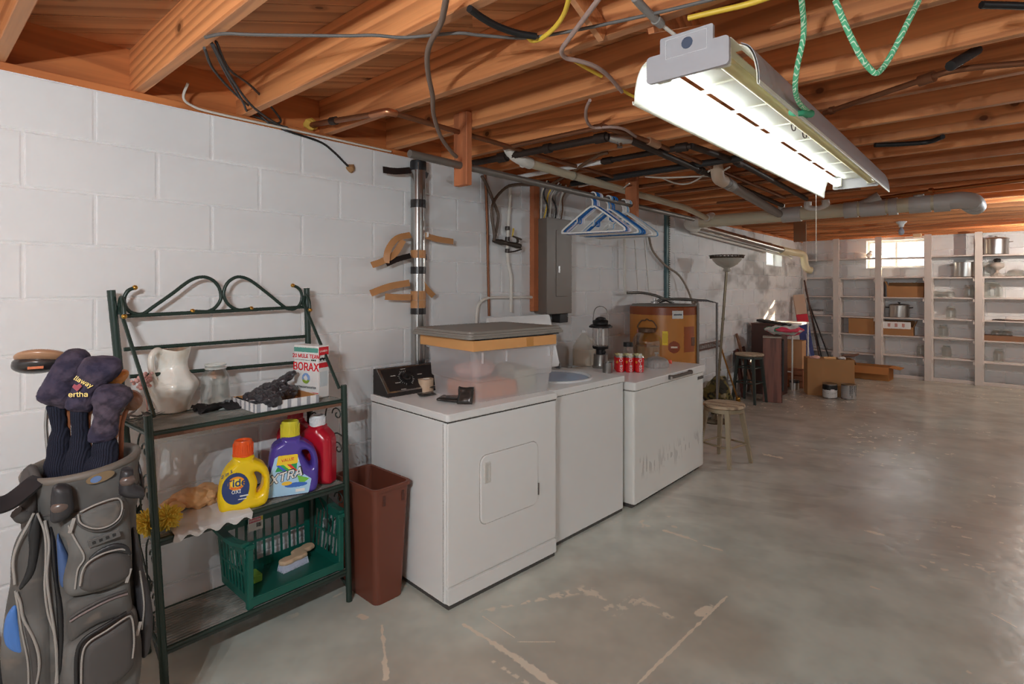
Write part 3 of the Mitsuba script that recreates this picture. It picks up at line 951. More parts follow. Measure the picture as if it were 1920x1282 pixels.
jc = at(400, 765, Z=ZT)
glass_jar((jc[0] + .01, jc[1] + .005, ZT), .054, .180, .039, 'large empty clear glass jar standing on the rack between pitcher and striped tray', square=.07, rot=.5)

# striped cardboard tray holding black plastic bags
tc = at(480, 775, Z=ZT)
TR = Frame((tc[0] - .005, tc[1], ZT), math.radians(90))          # x along the shelf (+Y), y towards the wall
TLn, TDp = .270, .235


def f_stripe(p, n, uv):
    s = dr.select(dr.sin((p.y - p.x) * 6.283 / 0.042) > 0.35, mi.Float(1), mi.Float(0))
    s = s * dr.select(dr.abs(n.z) > .6, mi.Float(0), mi.Float(1))
    return mix(lin((222, 221, 219)), lin((150, 152, 158)), s)


m_stripe = mat('striped_card', fn=f_stripe, rough=.6)
m_card = M((184, 132, 84), .75, spec=.2)
m_card2 = M((160, 118, 80), .75, spec=.2)
k = thing('cardboard_tray', 'shallow tray striped white and grey outside on the rack, full of black plastic bags', 'tray')
part(k, 'side', TR(cat(box((0, 0, 0), (TLn, .003, .034)), box((0, TDp - .003, 0), (TLn, TDp, .034)), box((0, .003, 0), (.003, TDp - .003, .034)), box((TLn - .003, .003, 0), (TLn, TDp - .003, .034)))), m_stripe)
part(k, 'lining', TR(cat(box((.003, .003, .002), (TLn - .003, TDp - .003, .005)), box((.003, TDp - .006, .005), (TLn - .003, TDp - .0035, .033)), box((TLn - .006, .003, .005), (TLn - .0035, TDp - .006, .033)))), m_card)
m_bag = M((52, 50, 54), .22, spec=.6)
g = ball((0, 0, 0), 1.0, 4)
b1 = folds(crumple(mv(g, s=(.070, .085, .034)), .024, 24, 3, 4), .014, 34, 2)
b2 = folds(crumple(mv(g, s=(.085, .075, .040)), .024, 22, 9, 4), .014, 34, 6)
b3 = folds(crumple(mv(g, s=(.070, .028, .016), ry=-.5), .012, 30, 15, 4), .008, 40, 9)
solo('plastic_bag', TR(mv(b1, (.075, .075, .036))), m_bag, 'crumpled black plastic bag at the near end of the striped tray', 'bag', 30)
solo('plastic_bag', TR(mv(b2, (.150, .150, .040))), m_bag, 'crumpled black plastic bag heaped in the middle of the striped tray', 'bag', 30)
solo('plastic_bag', TR(mv(b3, (.190, .165, .085))), m_bag, 'folded black plastic bag sticking up highest out of the striped tray', 'bag', 30)

# the detergent booster box
bc = at(597, 747, Z=ZT)
BX = Frame((bc[0] - .0, bc[1], ZT), math.atan2(-.26, -.965))
BWd, BDp, BHt = .150, .063, .232
m_boxw = M((226, 224, 220), .45)
m_redp = M((205, 38, 48), .45)
m_teal = M((86, 152, 138), .45)
k = thing('borax_box', 'white and red cardboard box of laundry borax at the right end of the rack', 'box')
part(k, 'carton', BX(box((0, -BDp, 0), (BWd, 0, BHt), .0015)), m_boxw)
fx = lambda x, z, d=.0004: BX.w((BWd - x, d, z))
U, W_ = BX.v((-1, 0, 0)), V3(0, 0, 1)
part(k, 'top_band', BX(box((.001, .0, BHt - .030), (BWd - .001, .0012, BHt - .010))), m_teal)
part(k, 'bottom_band', BX(box((.001, .0, .004), (BWd * .85, .0012, .024))), M((206, 74, 62), .45))
part(k, 'lettering', text('20 MULE TEAM', .0165, fx(BWd * .5, BHt - .056), U, W_, .0008), m_redp, label='red lettering 20 MULE TEAM')
part(k, 'lettering', text('BORAX', .034, fx(BWd * .5, BHt - .112), U, W_, .0008), m_redp, label='large red lettering BORAX')
part(k, 'lettering', text('DETERGENT BOOSTER', .0085, fx(BWd * .5, .040), U, W_, .0008, squeeze=.95), M((40, 38, 44), .5), label='small dark lettering DETERGENT BOOSTER')
part(k, 'rule', BX(cat(box((BWd * .35, 0, BHt - .067), (BWd * .95, .0012, BHt - .0655)), *[box((BWd * (.10 + .07 * i), 0, BHt - .068), (BWd * (.10 + .07 * i) + .007, .0012, BHt - .061)) for i in range(3)])), M((42, 62, 50), .5), kind='stuff')
part(k, 'picture', BX(mv(prism(sg.Point(0, 0).buffer(.024), .0012), (BWd * .5, .0012, .084), rx=math.pi / 2)), M((136, 166, 214), .45), label='round blue sky picture')
part(k, 'picture', BX(mv(prism(sg.Point(0, 0).buffer(.0235).intersection(sg.box(-1, -1, 1, -.006)), .0006), (BWd * .5, .0017, .084), rx=math.pi / 2)), M((142, 170, 62), .45), label='green meadow in the round picture')
part(k, 'picture', BX(mv(prism(sg.Polygon([(-.012, .002), (0, .016), (.014, .004), (.006, -.008), (-.006, -.010)]), .0006), (BWd * .5, .0021, .084), rx=math.pi / 2)), m_boxw, label='white shirt in the round picture')
sx = lambda y, z: BX.w((-.0004, -y, z))
part(k, 'side_panel', BX(cat(box((-.0008, -BDp + .003, BHt - .042), (0, -.003, BHt - .006)), box((-.0008, -BDp + .003, BHt - .098), (0, -.003, BHt - .076)))), m_redp, label='red panels on the narrow side', kind='stuff')
part(k, 'side_picture', cat(*[BX(mv(ball((0, 0, 0), 1, 1), (-.0008, -.012 - .009 * i, BHt - .060 + .003 * (i % 2)), s=(.0006, .006, .006 - .001 * (i % 2)))) for i in range(5)], BX(box((-.0008, -.056, BHt - .068), (0, -.006, BHt - .0665)))), m_black, kind='stuff')
part(k, 'side_lettering', text('LAUNDRY', .008, sx(BDp / 2, BHt - .028), BX.v((0, -1, 0)), W_, .0006, squeeze=.9), m_boxw)
part(k, 'side_text', BX(box((-.0006, -BDp + .008, .05), (0, -.008, BHt - .115))), M((198, 206, 208), .5))

# small dry litter behind the pitcher
dk = at(272, 715, X=-2.40)
fl = [ball(dk + RNG.normal(0, .014, 3) * (1, 1.2, 1.1), RNG.uniform(.004, .009), 1) for _ in range(46)]
solo('dried_flowers', cat(*fl, tube([dk + V3(0, 0, -.01), (dk[0], dk[1] + .01, ZT)], .0025, 6)), M((196, 150, 142), .8), 'small bunch of faded pink dried flowers behind the cream pitcher', 'flowers', kind='stuff')
cl = np.array([[(XB + .03 + .10 * i / 7, .80 + .28 * j / 11, ZT + .012 + .016 * math.sin(i * 1.7 + j * 1.1) + .004 * math.sin(j * 2.9)) for j in range(12)] for i in range(8)])
cl[..., 2] = np.maximum(cl[..., 2], ZT + .003)
solo('black_net', sheet(cl, .0015), M((34, 34, 36), .8), 'crumpled black net lying behind the glass jar on the rack', 'net', True)
lv = []
for i in range(16):
    a = RNG.uniform(0, 6.28)
    lv.append(mv(plate([(0, 0), (.010, .014), (.004, .038), (0, .05), (-.006, .034), (-.010, .012)], (0, 0, 0), V3(math.cos(a), math.sin(a), .2), V3(-math.sin(a), math.cos(a), .35), .0012), (XB + .08 + RNG.uniform(-.03, .05), .60 + RNG.uniform(-.02, .05), ZT + .004 + RNG.uniform(0, .03))))
solo('dried_leaves', cat(*lv), M((92, 92, 90), .8), 'heap of grey dried leaves at the left end of the top rack shelf', 'leaves', kind='stuff')

# ---------------------------------------------------------------- on the middle shelf
def jug(name, label, pos, a, outline, hole, depth, color, cap, capcol, rough=.25, r=.024):
    """A detergent bottle: outline in x (right)-z, swelled in depth, with a grip hole."""
    F = Frame(pos, a)
    o = sg.Polygon([(x, z) for x, _, z in spline([(x, 0, z) for x, z in outline], 5)]).buffer(0)
    if hole:
        o = o.difference(sg.Polygon([(x, z) for x, _, z in spline([(x, 0, z) for x, z in hole + hole[:1]], 5)]).buffer(0))
    k = thing(name, label, 'bottle')
    part(k, 'body', F(puff(o, depth, r, .0042)), M(color, rough, spec=.5), True)
    cx, cz, cr, ch = cap
    pr = [(cr * 1.02, cz), (cr * 1.02, cz + .012), (cr * .97, cz + .014), (cr * .90, cz + ch - .004), (cr * .84, cz + ch), (cr * .70, cz + ch), (cr * .68, cz + ch - .006), (0, cz + ch - .006)]
    ck = part(k, 'cap', F(lathe(pr, 28, (cx, 0, 0))), M(capcol, .3), 35)
    rb = [box((cx + cr * .985 * math.cos(t) - .001, cr * .985 * math.sin(t) - .001, cz + .015), (cx + cr * .985 * math.cos(t) + .001, cr * .985 * math.sin(t) + .001, cz + ch * .8)) for t in np.linspace(0, 6.28, 29)[:-1]]
    part(ck, 'ridge', F(cat(*[mv(x, (0, 0, 0)) for x in rb])), M(capcol, .3), kind='stuff')
    return k, F


toward = lambda p: math.atan2(-p[1], -p[0])          # direction from p to the camera
# the front of a bottle looks along local -y
tp = at(456, 950, Z=ZM)
tp[2] = ZM + .001
ang_t = toward(tp) + math.pi / 2 + .12
S = 1.0
tid_out = [(-.078, .0), (0, -.004), (.062, .0), (.086, .022), (.093, .075), (.092, .120), (.078, .158), (.052, .178), (.034, .190), (.034, .205), (-.034, .205), (-.036, .188), (-.062, .160), (-.080, .115), (-.088, .06), (-.088, .018), (-.078, 0)]
tid_hole = [(.044, .052), (.060, .060), (.070, .085), (.068, .115), (.052, .135), (.036, .138), (.042, .120), (.048, .095), (.044, .072)]
tk, TF = jug('detergent_bottle', 'yellow laundry detergent bottle with orange cap and round blue label, on the middle rack shelf', tp, ang_t, tid_out, tid_hole, .048, (238, 200, 22), (0, .198, .037, .066), (226, 88, 28))
m_navy = M((44, 62, 112), .4)
lab = sg.Point(0, 0).buffer(1, quad_segs=24)
import shapely.affinity as sa
el = sa.translate(sa.scale(lab, .048, .060), -.032, .092)
fy = -.0485
put = lambda F, poly, y, h=.0012: F(mv(prism(poly, h), (0, y, 0), rx=math.pi / 2))
part(tk, 'label', put(TF, el, fy + .0015, .003), m_navy, label='oval navy blue label')
lp = lambda x, z, y=fy - .0018: TF.w((x, y, z))
UX = TF.v((1, 0, 0))
part(tk, 'emblem', put(TF, sa.translate(sa.scale(lab, .030, .026), -.030, .112), fy - .0012, .0006), M((240, 150, 40), .4), label='orange sunburst')
part(tk, 'emblem', put(TF, sa.translate(sa.scale(lab, .021, .018), -.030, .112), fy - .0016, .0006), M((250, 214, 60), .4), label='yellow disc')
part(tk, 'lettering', text('Tide', .026, lp(-.030, .101, fy - .0024), UX, W_, .001), m_navy, label='lettering Tide')
part(tk, 'lettering', text('Simply', .0085, lp(-.030, .092, fy - .002), UX, W_, .001), M((222, 70, 50), .4), label='small red lettering')
part(tk, 'lettering', text('OXI', .013, lp(-.030, .074, fy - .002), UX, W_, .001), m_boxw, label='white lettering OXI')
part(tk, 'lettering', text('2 in 1', .011, lp(-.062, .148, fy - .001), UX, W_, .001, rise=.5), m_navy, label='lettering 2 in 1')
part(tk, 'label_text', put(TF, sg.box(-.018, .058, .012, .063).union(sg.box(-.024, .047, .006, .050)), fy - .0014, .0006), m_boxw, kind='stuff')

xp = at(545, 922, Z=ZM)
xp[2] = ZM + .001
ang_x = toward(xp) + math.pi / 2 + .05
x_out = [(-.092, .0), (0, -.004), (.080, .0), (.104, .024), (.108, .09), (.106, .140), (.092, .182), (.060, .212), (.036, .226), (.034, .240), (-.034, .240), (-.038, .226), (-.070, .205), (-.084, .16), (-.088, .12), (-.100, .06), (-.102, .018), (-.092, 0)]
x_hole = [(.052, .182), (.066, .176), (.078, .150), (.082, .120), (.076, .110), (.064, .128), (.052, .150), (.042, .168), (.044, .180)]
xk, XFm = jug('detergent_bottle', 'purple laundry detergent bottle with yellow cap and XTRA label, on the middle rack shelf', xp, ang_x, x_out, x_hole, .055, (78, 62, 150), (-.002, .232, .038, .070), (214, 200, 52))
fy = -.0555
part(xk, 'label', put(XFm, sg.Polygon([(-.088, .012), (.062, .012), (.072, .060), (.040, .085), (.020, .160), (-.050, .165), (-.058, .160), (-.072, .11), (-.088, .06)]).buffer(.006), fy + .001, .0025), M((168, 206, 232), .4), label='pale blue label')
part(xk, 'label_top', put(XFm, sg.Polygon([(-.052, .135), (.020, .140), (.020, .168), (-.046, .168)]).buffer(.005), fy - .0016, .0006), M((245, 205, 50), .4), label='yellow banner')
part(xk, 'label_stripe', put(XFm, sg.Polygon([(-.062, .108), (.020, .108), (.022, .136), (-.050, .134)]), fy - .0015, .0006), M((40, 150, 80), .4), label='green field of the label')
for i, c in enumerate(((60, 100, 200), (60, 170, 80), (240, 220, 60), (226, 60, 50))):
    part(xk, 'label_stripe', put(XFm, sg.Polygon([(-.058 + .014 * i, .134), (-.045 + .014 * i, .134), (-.012 + .012 * i, .104), (-.026 + .012 * i, .104)]), fy - .0021, .0006), M(c, .4))
XL = lambda x, z, d=.0026: XFm.w((x, fy - d, z))
UX = XFm.v((1, 0, 0))
part(xk, 'lettering', cat(*[text('XTRA', .036, XL(-.020 + ox, .071 + oz, .0022), UX, W_, .0008, shear=.15, rise=.22, squeeze=.95) for ox, oz in ((-.0025, 0), (.0025, 0), (0, .003), (0, -.0025))]), M((30, 32, 36), .4), label='dark outline of the lettering', kind='stuff')
part(xk, 'lettering', text('XTRA', .035, XL(-.0205, .0715, .0034), UX, W_, .0008, shear=.15, rise=.22, squeeze=.95), m_boxw, label='white lettering XTRA')
part(xk, 'lettering', text('VALUE', .011, XL(-.014, .148, .002), UX, W_, .0008, rise=.08), M((206, 50, 40), .4), label='red lettering VALUE')
part(xk, 'label_picture', put(XFm, sa.translate(sa.scale(lab, .044, .010), .018, .046), fy - .0016, .0006), M((60, 110, 190), .4), label='blue swirl')
part(xk, 'label_picture', put(XFm, sa.translate(sa.scale(lab, .020, .008), -.018, .056), fy - .0017, .0006), M((240, 196, 70), .4), label='yellow leaf')
part(xk, 'label_picture', put(XFm, sg.Polygon([(.022, .085), (.070, .066), (.050, .052), (.030, .055)]), fy - .0016, .0006), M((120, 190, 70), .4), label='green leaf')
part(xk, 'barcode', put(XFm, sg.box(.016, .016, .052, .028), fy - .0016, .0006), m_boxw)

red_out = [(-.070, .0), (0, -.003), (.070, .0), (.078, .03), (.078, .16), (.072, .205), (.046, .235), (.033, .245), (.033, .255), (-.033, .255), (-.033, .245), (-.050, .235), (-.072, .205), (-.078, .16), (-.078, .03), (-.070, 0)]
for (px, py, dx), lb in (((603, 906, 0.0), 'red laundry bottle with white cap at the right end of the middle rack shelf'), ((560, 900, -0.055), 'red laundry bottle hidden behind the purple one, only its shoulders showing')):
    rp = at(px, py, Z=ZM)
    rp = V3(rp[0] - .035 + dx, rp[1] + (.0 if dx == 0 else .03), ZM + .001)
    rk, RF = jug('detergent_bottle', lb, rp, toward(rp) + math.pi / 2 - .5, red_out, None, .05, (178, 24, 44), (0, .250, .034, .046), (224, 224, 226) if dx == 0 else (190, 40, 50), r=.035)
    part(rk, 'grip_recess', RF(puff(sg.Polygon([(-.03, .10), (.0, .17), (.02, .17), (.02, .07), (0, .06)]).buffer(.012), .0525, .02, .005)), M((160, 20, 40), .3), True)

# gloves, lace cloth, yellow duster
gp = at(372, 952, Z=ZM)


def blob(c, s, amp, freq, seed, rz=0.0, sub_=4):
    return mv(crumple(mv(ball((0, 0, 0), 1, sub_), s=s), amp, freq, seed, 4), c, rz=rz)


m_glove = M((214, 172, 128), .85, spec=.15)
k = thing('work_glove', 'crumpled tan work glove lying on the lace cloth beside the yellow bottle', 'glove')
gm = [blob((gp[0] - .01, gp[1], ZM + .040), (.056, .092, .032), .026, 18, 4)]
part(k, 'palm', folds(gm[0], .020, 22, 4), m_glove, 50)
for i in range(4):
    a0 = V3(gp[0] - .030 + .026 * i, gp[1] - .07, ZM + .030 + .01 * math.sin(2.2 * i))
    part(k, 'finger', tube([a0, a0 + V3(.004, -.03, .014 + .004 * i), a0 + V3(.01, -.052, .006)], [.013, .012, .010], 8, smooth_n=3), m_glove, 60)
part(k, 'cuff', blob((gp[0] - .02, gp[1] + .075, ZM + .026), (.045, .022, .022), .012, 30, 12), m_glove, 50)
lp0 = at(345, 985, Z=ZM)
gx = []
for i in range(16):
    row = []
    for j in range(30):
        u, v = i / 15, j / 29
        x = XF + .024 - .20 * u
        y = .66 + .27 * v + .006 * math.sin(7 * u)
        z = ZM + .004 + .004 * abs(math.sin(5 * v + 2 * u)) + .003 * math.sin(19 * v)
        if u < .16:
            q = (.16 - u) / .16
            z = ZM + .006 - .026 * q * (1 + .35 * math.sin(26 * v))
            x = XF + .018 - .0032 + .002 * math.sin(15 * v)
        row.append((x, y, z))
    gx.append(row)
solo('lace_cloth', sheet(gx, .0016), M((206, 202, 198), .9, spec=.1), 'white lace cloth hanging over the front edge of the middle rack shelf', 'cloth', True)
dp = at(296, 950, X=-2.22)
dp[2] = ZM + .050
bs = []
for i in range(420):
    d = RNG.normal(0, 1, 3)
    d /= np.linalg.norm(d)
    c = V3(dp[0], dp[1] + (.032 if i % 2 else -.030), dp[2])
    e = c + d * (.044, .044, .042) + RNG.normal(0, .004, 3)
    e[2] = max(e[2], ZM + .006)
    bs.append(tube([c + d * .012, e], [.0042, .0026], 4))
k = thing('scrub_brush', 'fluffy yellow bristled brush head at the left end of the middle rack shelf', 'brush')
part(k, 'bristles', cat(*bs), M((222, 196, 84), .8, spec=.1), kind='stuff')
part(k, 'core', tube([dp + V3(0, -.05, 0), dp + V3(0, .055, 0)], .016, 10), M((206, 178, 70), .8))

# ---------------------------------------------------------------- green basket on the bottom shelf
BK = Frame((-2.185, .925, ZL + .001), math.pi / 2)
BL_, BD_, BH_ = .415, .285, .262
m_bask = M((14, 84, 72), .35, spec=.5)


def slotted(w, h, cols, rows, mx, mz, gap=.010, th=.004):
    p = sg.box(0, 0, w, h)
    cw, chh = (w - 2 * mx) / cols, (h - mz[0] - mz[1]) / rows
    for i in range(cols):
        for j in range(rows):
            p = p.difference(sg.box(mx + i * cw + gap / 2, mz[0] + j * chh + gap / 2, mx + (i + 1) * cw - gap / 2, mz[0] + (j + 1) * chh - gap / 2))
    return prism(p, th)


k = thing('plastic_basket', 'dark green slotted plastic basket with a low front on the bottom rack shelf', 'basket')
wl = lambda m, o, u, v: trimesh.Trimesh(np.asarray(o) + m.vertices[:, :1] * np.asarray(u) + m.vertices[:, 1:2] * np.asarray(v) + m.vertices[:, 2:3] * np.cross(u, v), m.faces, process=False)
part(k, 'floor', BK(box((.01, .012, .012), (BL_ - .01, BD_ - .01, .016))), m_bask)
part(k, 'back_wall', BK(wl(slotted(BL_ - .02, BH_ - .01, 9, 2, .022, (.035, .045)), (.01, BD_ - .012, .012), (1, 0, 0), (0, .06, 1))), m_bask)
for x0, sgn in ((.008, -1), (BL_ - .012, 1)):
    part(k, 'end_wall', BK(wl(slotted(BD_ - .03, BH_ - .02, 7, 2, .018, (.03, .04)), (x0, .016, .012), (0, 1, 0), (.09 * sgn, 0, 1))), m_bask)
    part(k, 'corner_post', BK(cat(box((x0 - .010, -.002, -.0), (x0 + .014, .020, BH_ - .012), .003), box((x0 - .016, -.006, BH_ - .03), (x0 + .018, .024, BH_ - .012), .003))), m_bask)
    part(k, 'handle', BK(tube([(x0 + sgn * .014, .01, BH_ - .012), (x0 + sgn * .026, .10, BH_ - .020), (x0 + sgn * .034, .18, BH_ - .010), (x0 + sgn * .036, BD_ - .01, BH_ + .004)], .010, 8, smooth_n=4, prof=[(1, -1.6), (1, 1.6), (-.5, 1.6), (-.5, -1.6)])), m_bask)
part(k, 'front_lip', BK(cat(box((.01, -.002, .006), (BL_ - .01, .006, .040), .002), box((.01, -.004, .036), (BL_ - .01, .008, .042), .002))), m_bask)
part(k, 'top_rim', BK(tube([(.0, BD_ + .008, BH_), (BL_, BD_ + .008, BH_)], .008, 8)), m_bask, 40)
tg = BK.at(478, 978, y=BD_ - .015)
tk_ = part(k, 'tag', BK(box((tg[0] - .032, BD_ - .022, tg[2] - .035), (tg[0] + .032, BD_ - .020, tg[2] + .022))), m_boxw, label='white paper price tag')
part(tk_, 'tag_band', BK(box((tg[0] - .028, BD_ - .0235, tg[2] + .002), (tg[0] + .022, BD_ - .022, tg[2] + .020), .0)), M((214, 90, 110), .5))
part(tk_, 'tag_corner', BK(box((tg[0] + .022, BD_ - .0236, tg[2] + .004), (tg[0] + .031, BD_ - .022, tg[2] + .021))), M((220, 200, 60), .5))
part(tk_, 'lettering', text('Sterilite', .010, BK.w((tg[0] - .004, BD_ - .0238, tg[2] + .007)), BK.v((1, 0, 0)), W_, .0004), m_boxw)
part(tk_, 'barcode', BK(cat(*[box((tg[0] + .004 + .003 * i, BD_ - .0235, tg[2] - .022), (tg[0] + .0055 + .003 * i, BD_ - .022, tg[2] - .004)) for i in range(7)])), m_black, kind='stuff')


def scrub(label, px, py, zoff, L, bristle, ang):
    c = BK.at(px, py, z=.017 + zoff)
    F2 = Frame(BK.w((c[0], c[1], .017 + zoff)), BK.a + ang)
    kk = thing('scrub_brush', label, 'brush')
    hgt = .028 if bristle else 0
    prof_ = [(-L / 2, .0), (-L * .42, .018), (-L * .2, .022), (0, .016), (L * .2, .022), (L * .42, .018), (L / 2, .0)]
    o = sg.Polygon([(x, y) for x, y in prof_] + [(x, -y) for x, y in prof_[::-1]]).buffer(.006)
    part(kk, 'block', F2(mv(puff(o, .010, .009, .004), (0, 0, hgt + .010), rx=math.pi / 2)), M((206, 176, 144), .5), True)
    if bristle:
        bb = [tube([(x, y, hgt + .004), (x * 1.10, y * 1.25, .0)], .0022, 4) for x in np.linspace(-L * .45, L * .45, 22) for y in (-.018, -.009, 0, .009, .018)]
        part(kk, 'bristles', F2(cat(*bb)), M((198, 204, 220), .6), kind='stuff')


scrub('wooden scrubbing brush with white bristles down, in the green basket', 550, 1062, 0, .125, True, .12)
scrub('plain wooden brush block lying behind the white bristled brush in the basket', 568, 1034, .02, .11, False, .25)
sp_ = BK.at(482, 1090, z=.017)
solo('sponge', BK(rbox((sp_[0] - .02, sp_[1] - .01, .017), (sp_[0] + .02, sp_[1] + .06, .045), .006)), M((120, 170, 70), .9), 'lime green sponge lying in the green basket behind its left post', 'sponge')

# ---------------------------------------------------------------- brown waste bin
m_brown = M((104, 58, 44), .45, spec=.4)
k = thing('waste_bin', 'tall empty brown plastic waste bin between the green rack and the dryer', 'bin')
TB = Frame((-2.020, 1.386, 0), math.pi / 2 - .02)


def rect_ring(x0, y0, x1, y1, r, z, n=5):
    p = sg.box(x0 + r, y0 + r, x1 - r, y1 - r).buffer(r, quad_segs=n)
    c = np.array(p.exterior.coords)[:-1]
    return np.column_stack([c, np.full(len(c), z)])


tw, td, thh = .203, .345, .515
def ring(i, z, r=.028):
    return rect_ring(i, i, tw - i, td - i, r, z)
part(k, 'body', TB(loft([ring(.030, .0), ring(.028, .004), ring(.006, thh), ring(.009, thh), ring(.032, .008), ring(.034, .006)])), m_brown, 40)
part(k, 'rim', TB(loft([ring(.005, thh - .012), ring(-.004, thh - .010, .034), ring(-.005, thh + .001, .034), ring(.001, thh + .006), ring(.011, thh + .004), ring(.012, thh - .010)], caps=False, wrap=True)), m_brown, 40)
for x in (.05, .15):
    part(k, 'slot', TB(box((x, .0055, thh - .075), (x + .012, .009, thh - .03))), M((76, 40, 30), .5))
# ---------------------------------------------------------------- on the dryer
DT = DH + .001
BN = Frame((-1.858, 1.838, DT), math.pi / 2 - .13)
scene['mat_clear_plastic'] = {'type': 'blendbsdf', 'weight': .42, 'bsdf_0': {'type': 'thindielectric', 'int_ior': 1.4},
                              'bsdf_1': {'type': 'principledthin', 'base_color': rgb((240, 240, 242)), 'roughness': .4, 'spec_trans': 0.0, 'diff_trans': .9, 'eta': 1.4}}
bl, bd, bh = .51, .38, .262


def bring(e, z, r=.045):
    return rect_ring(-e, -e, bl + e, bd + e, r, z, 6)


k = thing('storage_bin', 'large clear plastic storage bin on the dryer under a cardboard tray and grey lid', 'storage bin')
part(k, 'body', BN(loft([bring(-.012, .004), bring(-.004, .0), bring(.004, .09), bring(.012, .098), bring(.012, .104), bring(.020, bh - .02)], caps=True)), 'mat_clear_plastic', 50)
m_clearrim = M((206, 206, 206), .35)
part(k, 'rim', BN(loft([bring(.020, bh - .024), bring(.032, bh - .022), bring(.033, bh - .002), bring(.024, bh), bring(.020, bh - .018)], caps=False, wrap=True)), 'mat_clear_plastic', 50)
for x in (.02, bl * .33, bl * .9):
    part(k, 'rib', BN(box((x, -.028, bh - .075), (x + .010, -.018, bh - .02), .002)), 'mat_clear_plastic')
part(k, 'handle', BN(box((bl + .026, bd * .25, bh - .04), (bl + .062, bd * .75, bh - .004), .006)), 'mat_clear_plastic')


def f_towel(p, n, uv):
    return mix(lin((214, 150, 110)), lin((190, 120, 84)), fbm(p.x * 14, p.y * 14, p.z * 20, 3))


m_towel = mat('towel', fn=f_towel, rough=.9)
solo('folded_towel', BN(crumple(rbox((.03, .03, .004), (.30, .30, .075), .03), .012, 12, 3)), m_towel, 'peach folded towel seen through the front of the clear storage bin', 'towel', 40)
solo('folded_cloth', BN(crumple(rbox((.32, .06, .004), (.46, .32, .120), .03), .014, 12, 8)), M((186, 186, 170), .9), 'greyish folded cloth seen through the right end of the clear storage bin', 'cloth', 40)
solo('cloth_bundle', BN(blob((.15, .20, .125), (.11, .10, .045), .02, 12, 5)), M((196, 150, 140), .9), 'pinkish cloth bundle upper left inside the clear storage bin', 'cloth', 50)
zc = bh + .002
k = thing('cardboard_tray', 'shallow tan cardboard tray turned upside down over the clear storage bin', 'tray')
m_cardo = M((212, 156, 100), .75, spec=.2)
part(k, 'tray', BN(cat(box((-.050, -.052, zc - .012), (bl - .02, -.048, zc + .036)), box((-.050, -.048, zc - .012), (-.046, bd + .03, zc + .036)), box((bl - .024, -.048, zc - .012), (bl - .02, bd + .03, zc + .036)), box((-.046, -.048, zc + .032), (bl - .024, bd + .03, zc + .036)))), m_cardo)
part(k, 'tape', BN(box((bl * .55, -.0535, zc - .010), (bl * .55 + .045, -.0522, zc + .034))), M((188, 132, 70), .35))
zg = zc + .036
solo('black_board', BN(mv(box((-.02, -.05, 0), (bl + .0, bd, .006)), (0, 0, zg + .001), ry=-.006)), m_black, 'thin black board between the cardboard tray and the grey lid', 'board')
k = thing('grey_lid', 'large flat grey plastic lid with stepped rim lying on top of the cardboard tray', 'lid')
GL = Frame(BN.w((.0, .0, zg + .008)), BN.a + .03)
lid_r = lambda e, z: rect_ring(-.085 - e, -.062 - e, bl + .055 + e, bd + .05 + e, .03, z, 5)
part(k, 'lid', GL(loft([lid_r(-.03, .004), lid_r(-.012, .002), lid_r(-.008, .0), lid_r(0, .0), lid_r(0, .012), lid_r(-.004, .013), lid_r(-.005, .022), lid_r(-.012, .024), lid_r(-.014, .034), lid_r(-.03, .036)])), M((128, 122, 114), .5), 30)
# tape roll, black packets, loose black scraps
c0 = at(795, 733, Z=DT)
k = thing('tape_roll', 'roll of tan packing tape standing on the dryer before the control panel', 'tape')
part(k, 'tape', lathe([(.022, 0), (.041, 0), (.041, .064), (.022, .064), (.022, .0)], 28, (c0[0], c0[1] + .012, DT)), M((206, 178, 150), .3), 40)
part(k, 'core', lathe([(.0195, .001), (.0222, .001), (.0222, .063), (.0195, .063), (.0195, .001)], 24, (c0[0], c0[1] + .012, DT)), M((226, 216, 200), .7), 40)


def packet(px, py, w, h, a, tilt, label, seed, lift=0.0, th=.010):
    c = at(px, py, Z=DT)
    o = sg.box(-w / 2, -h / 2, w / 2, h / 2).buffer(.004)
    m = puff(o, th, .018, .005)
    m = mv(m, rx=math.pi / 2)
    m = crumple(m, .005, 30, seed)
    m = mv(m, (0, 0, 0), rx=tilt)
    z = -m.vertices[:, 2].min()
    kk = thing('packet', label, 'packet')
    F2 = Frame((c[0], c[1], DT + z + .0005 + lift), a)
    part(kk, 'pouch', F2(m), M((40, 38, 36), .25, spec=.6), True)
    part(kk, 'print', F2(mv(box((-w * .3, -h * .28, 0), (w * .22, h * .1, .0012)), (0, 0, th * .9 * math.cos(tilt)), rx=tilt)), M((86, 82, 74), .4))


packet(845, 752, .115, .080, .55, 0.0, 'black foil packet lying flat at the front corner of the dryer top', 2)
packet(873, 757, .075, .080, .55, 1.15, 'black foil packet leaning against the storage bin', 5)
packet(800, 742, .09, .06, 1.2, 0.0, 'flat dark packet lying beside the tape roll on the dryer', 7, th=.006)
packet(806, 733, .085, .05, .2, 0.0, 'thin pale edged packet lying across the flat dark one by the tape roll', 9, lift=.016, th=.004)

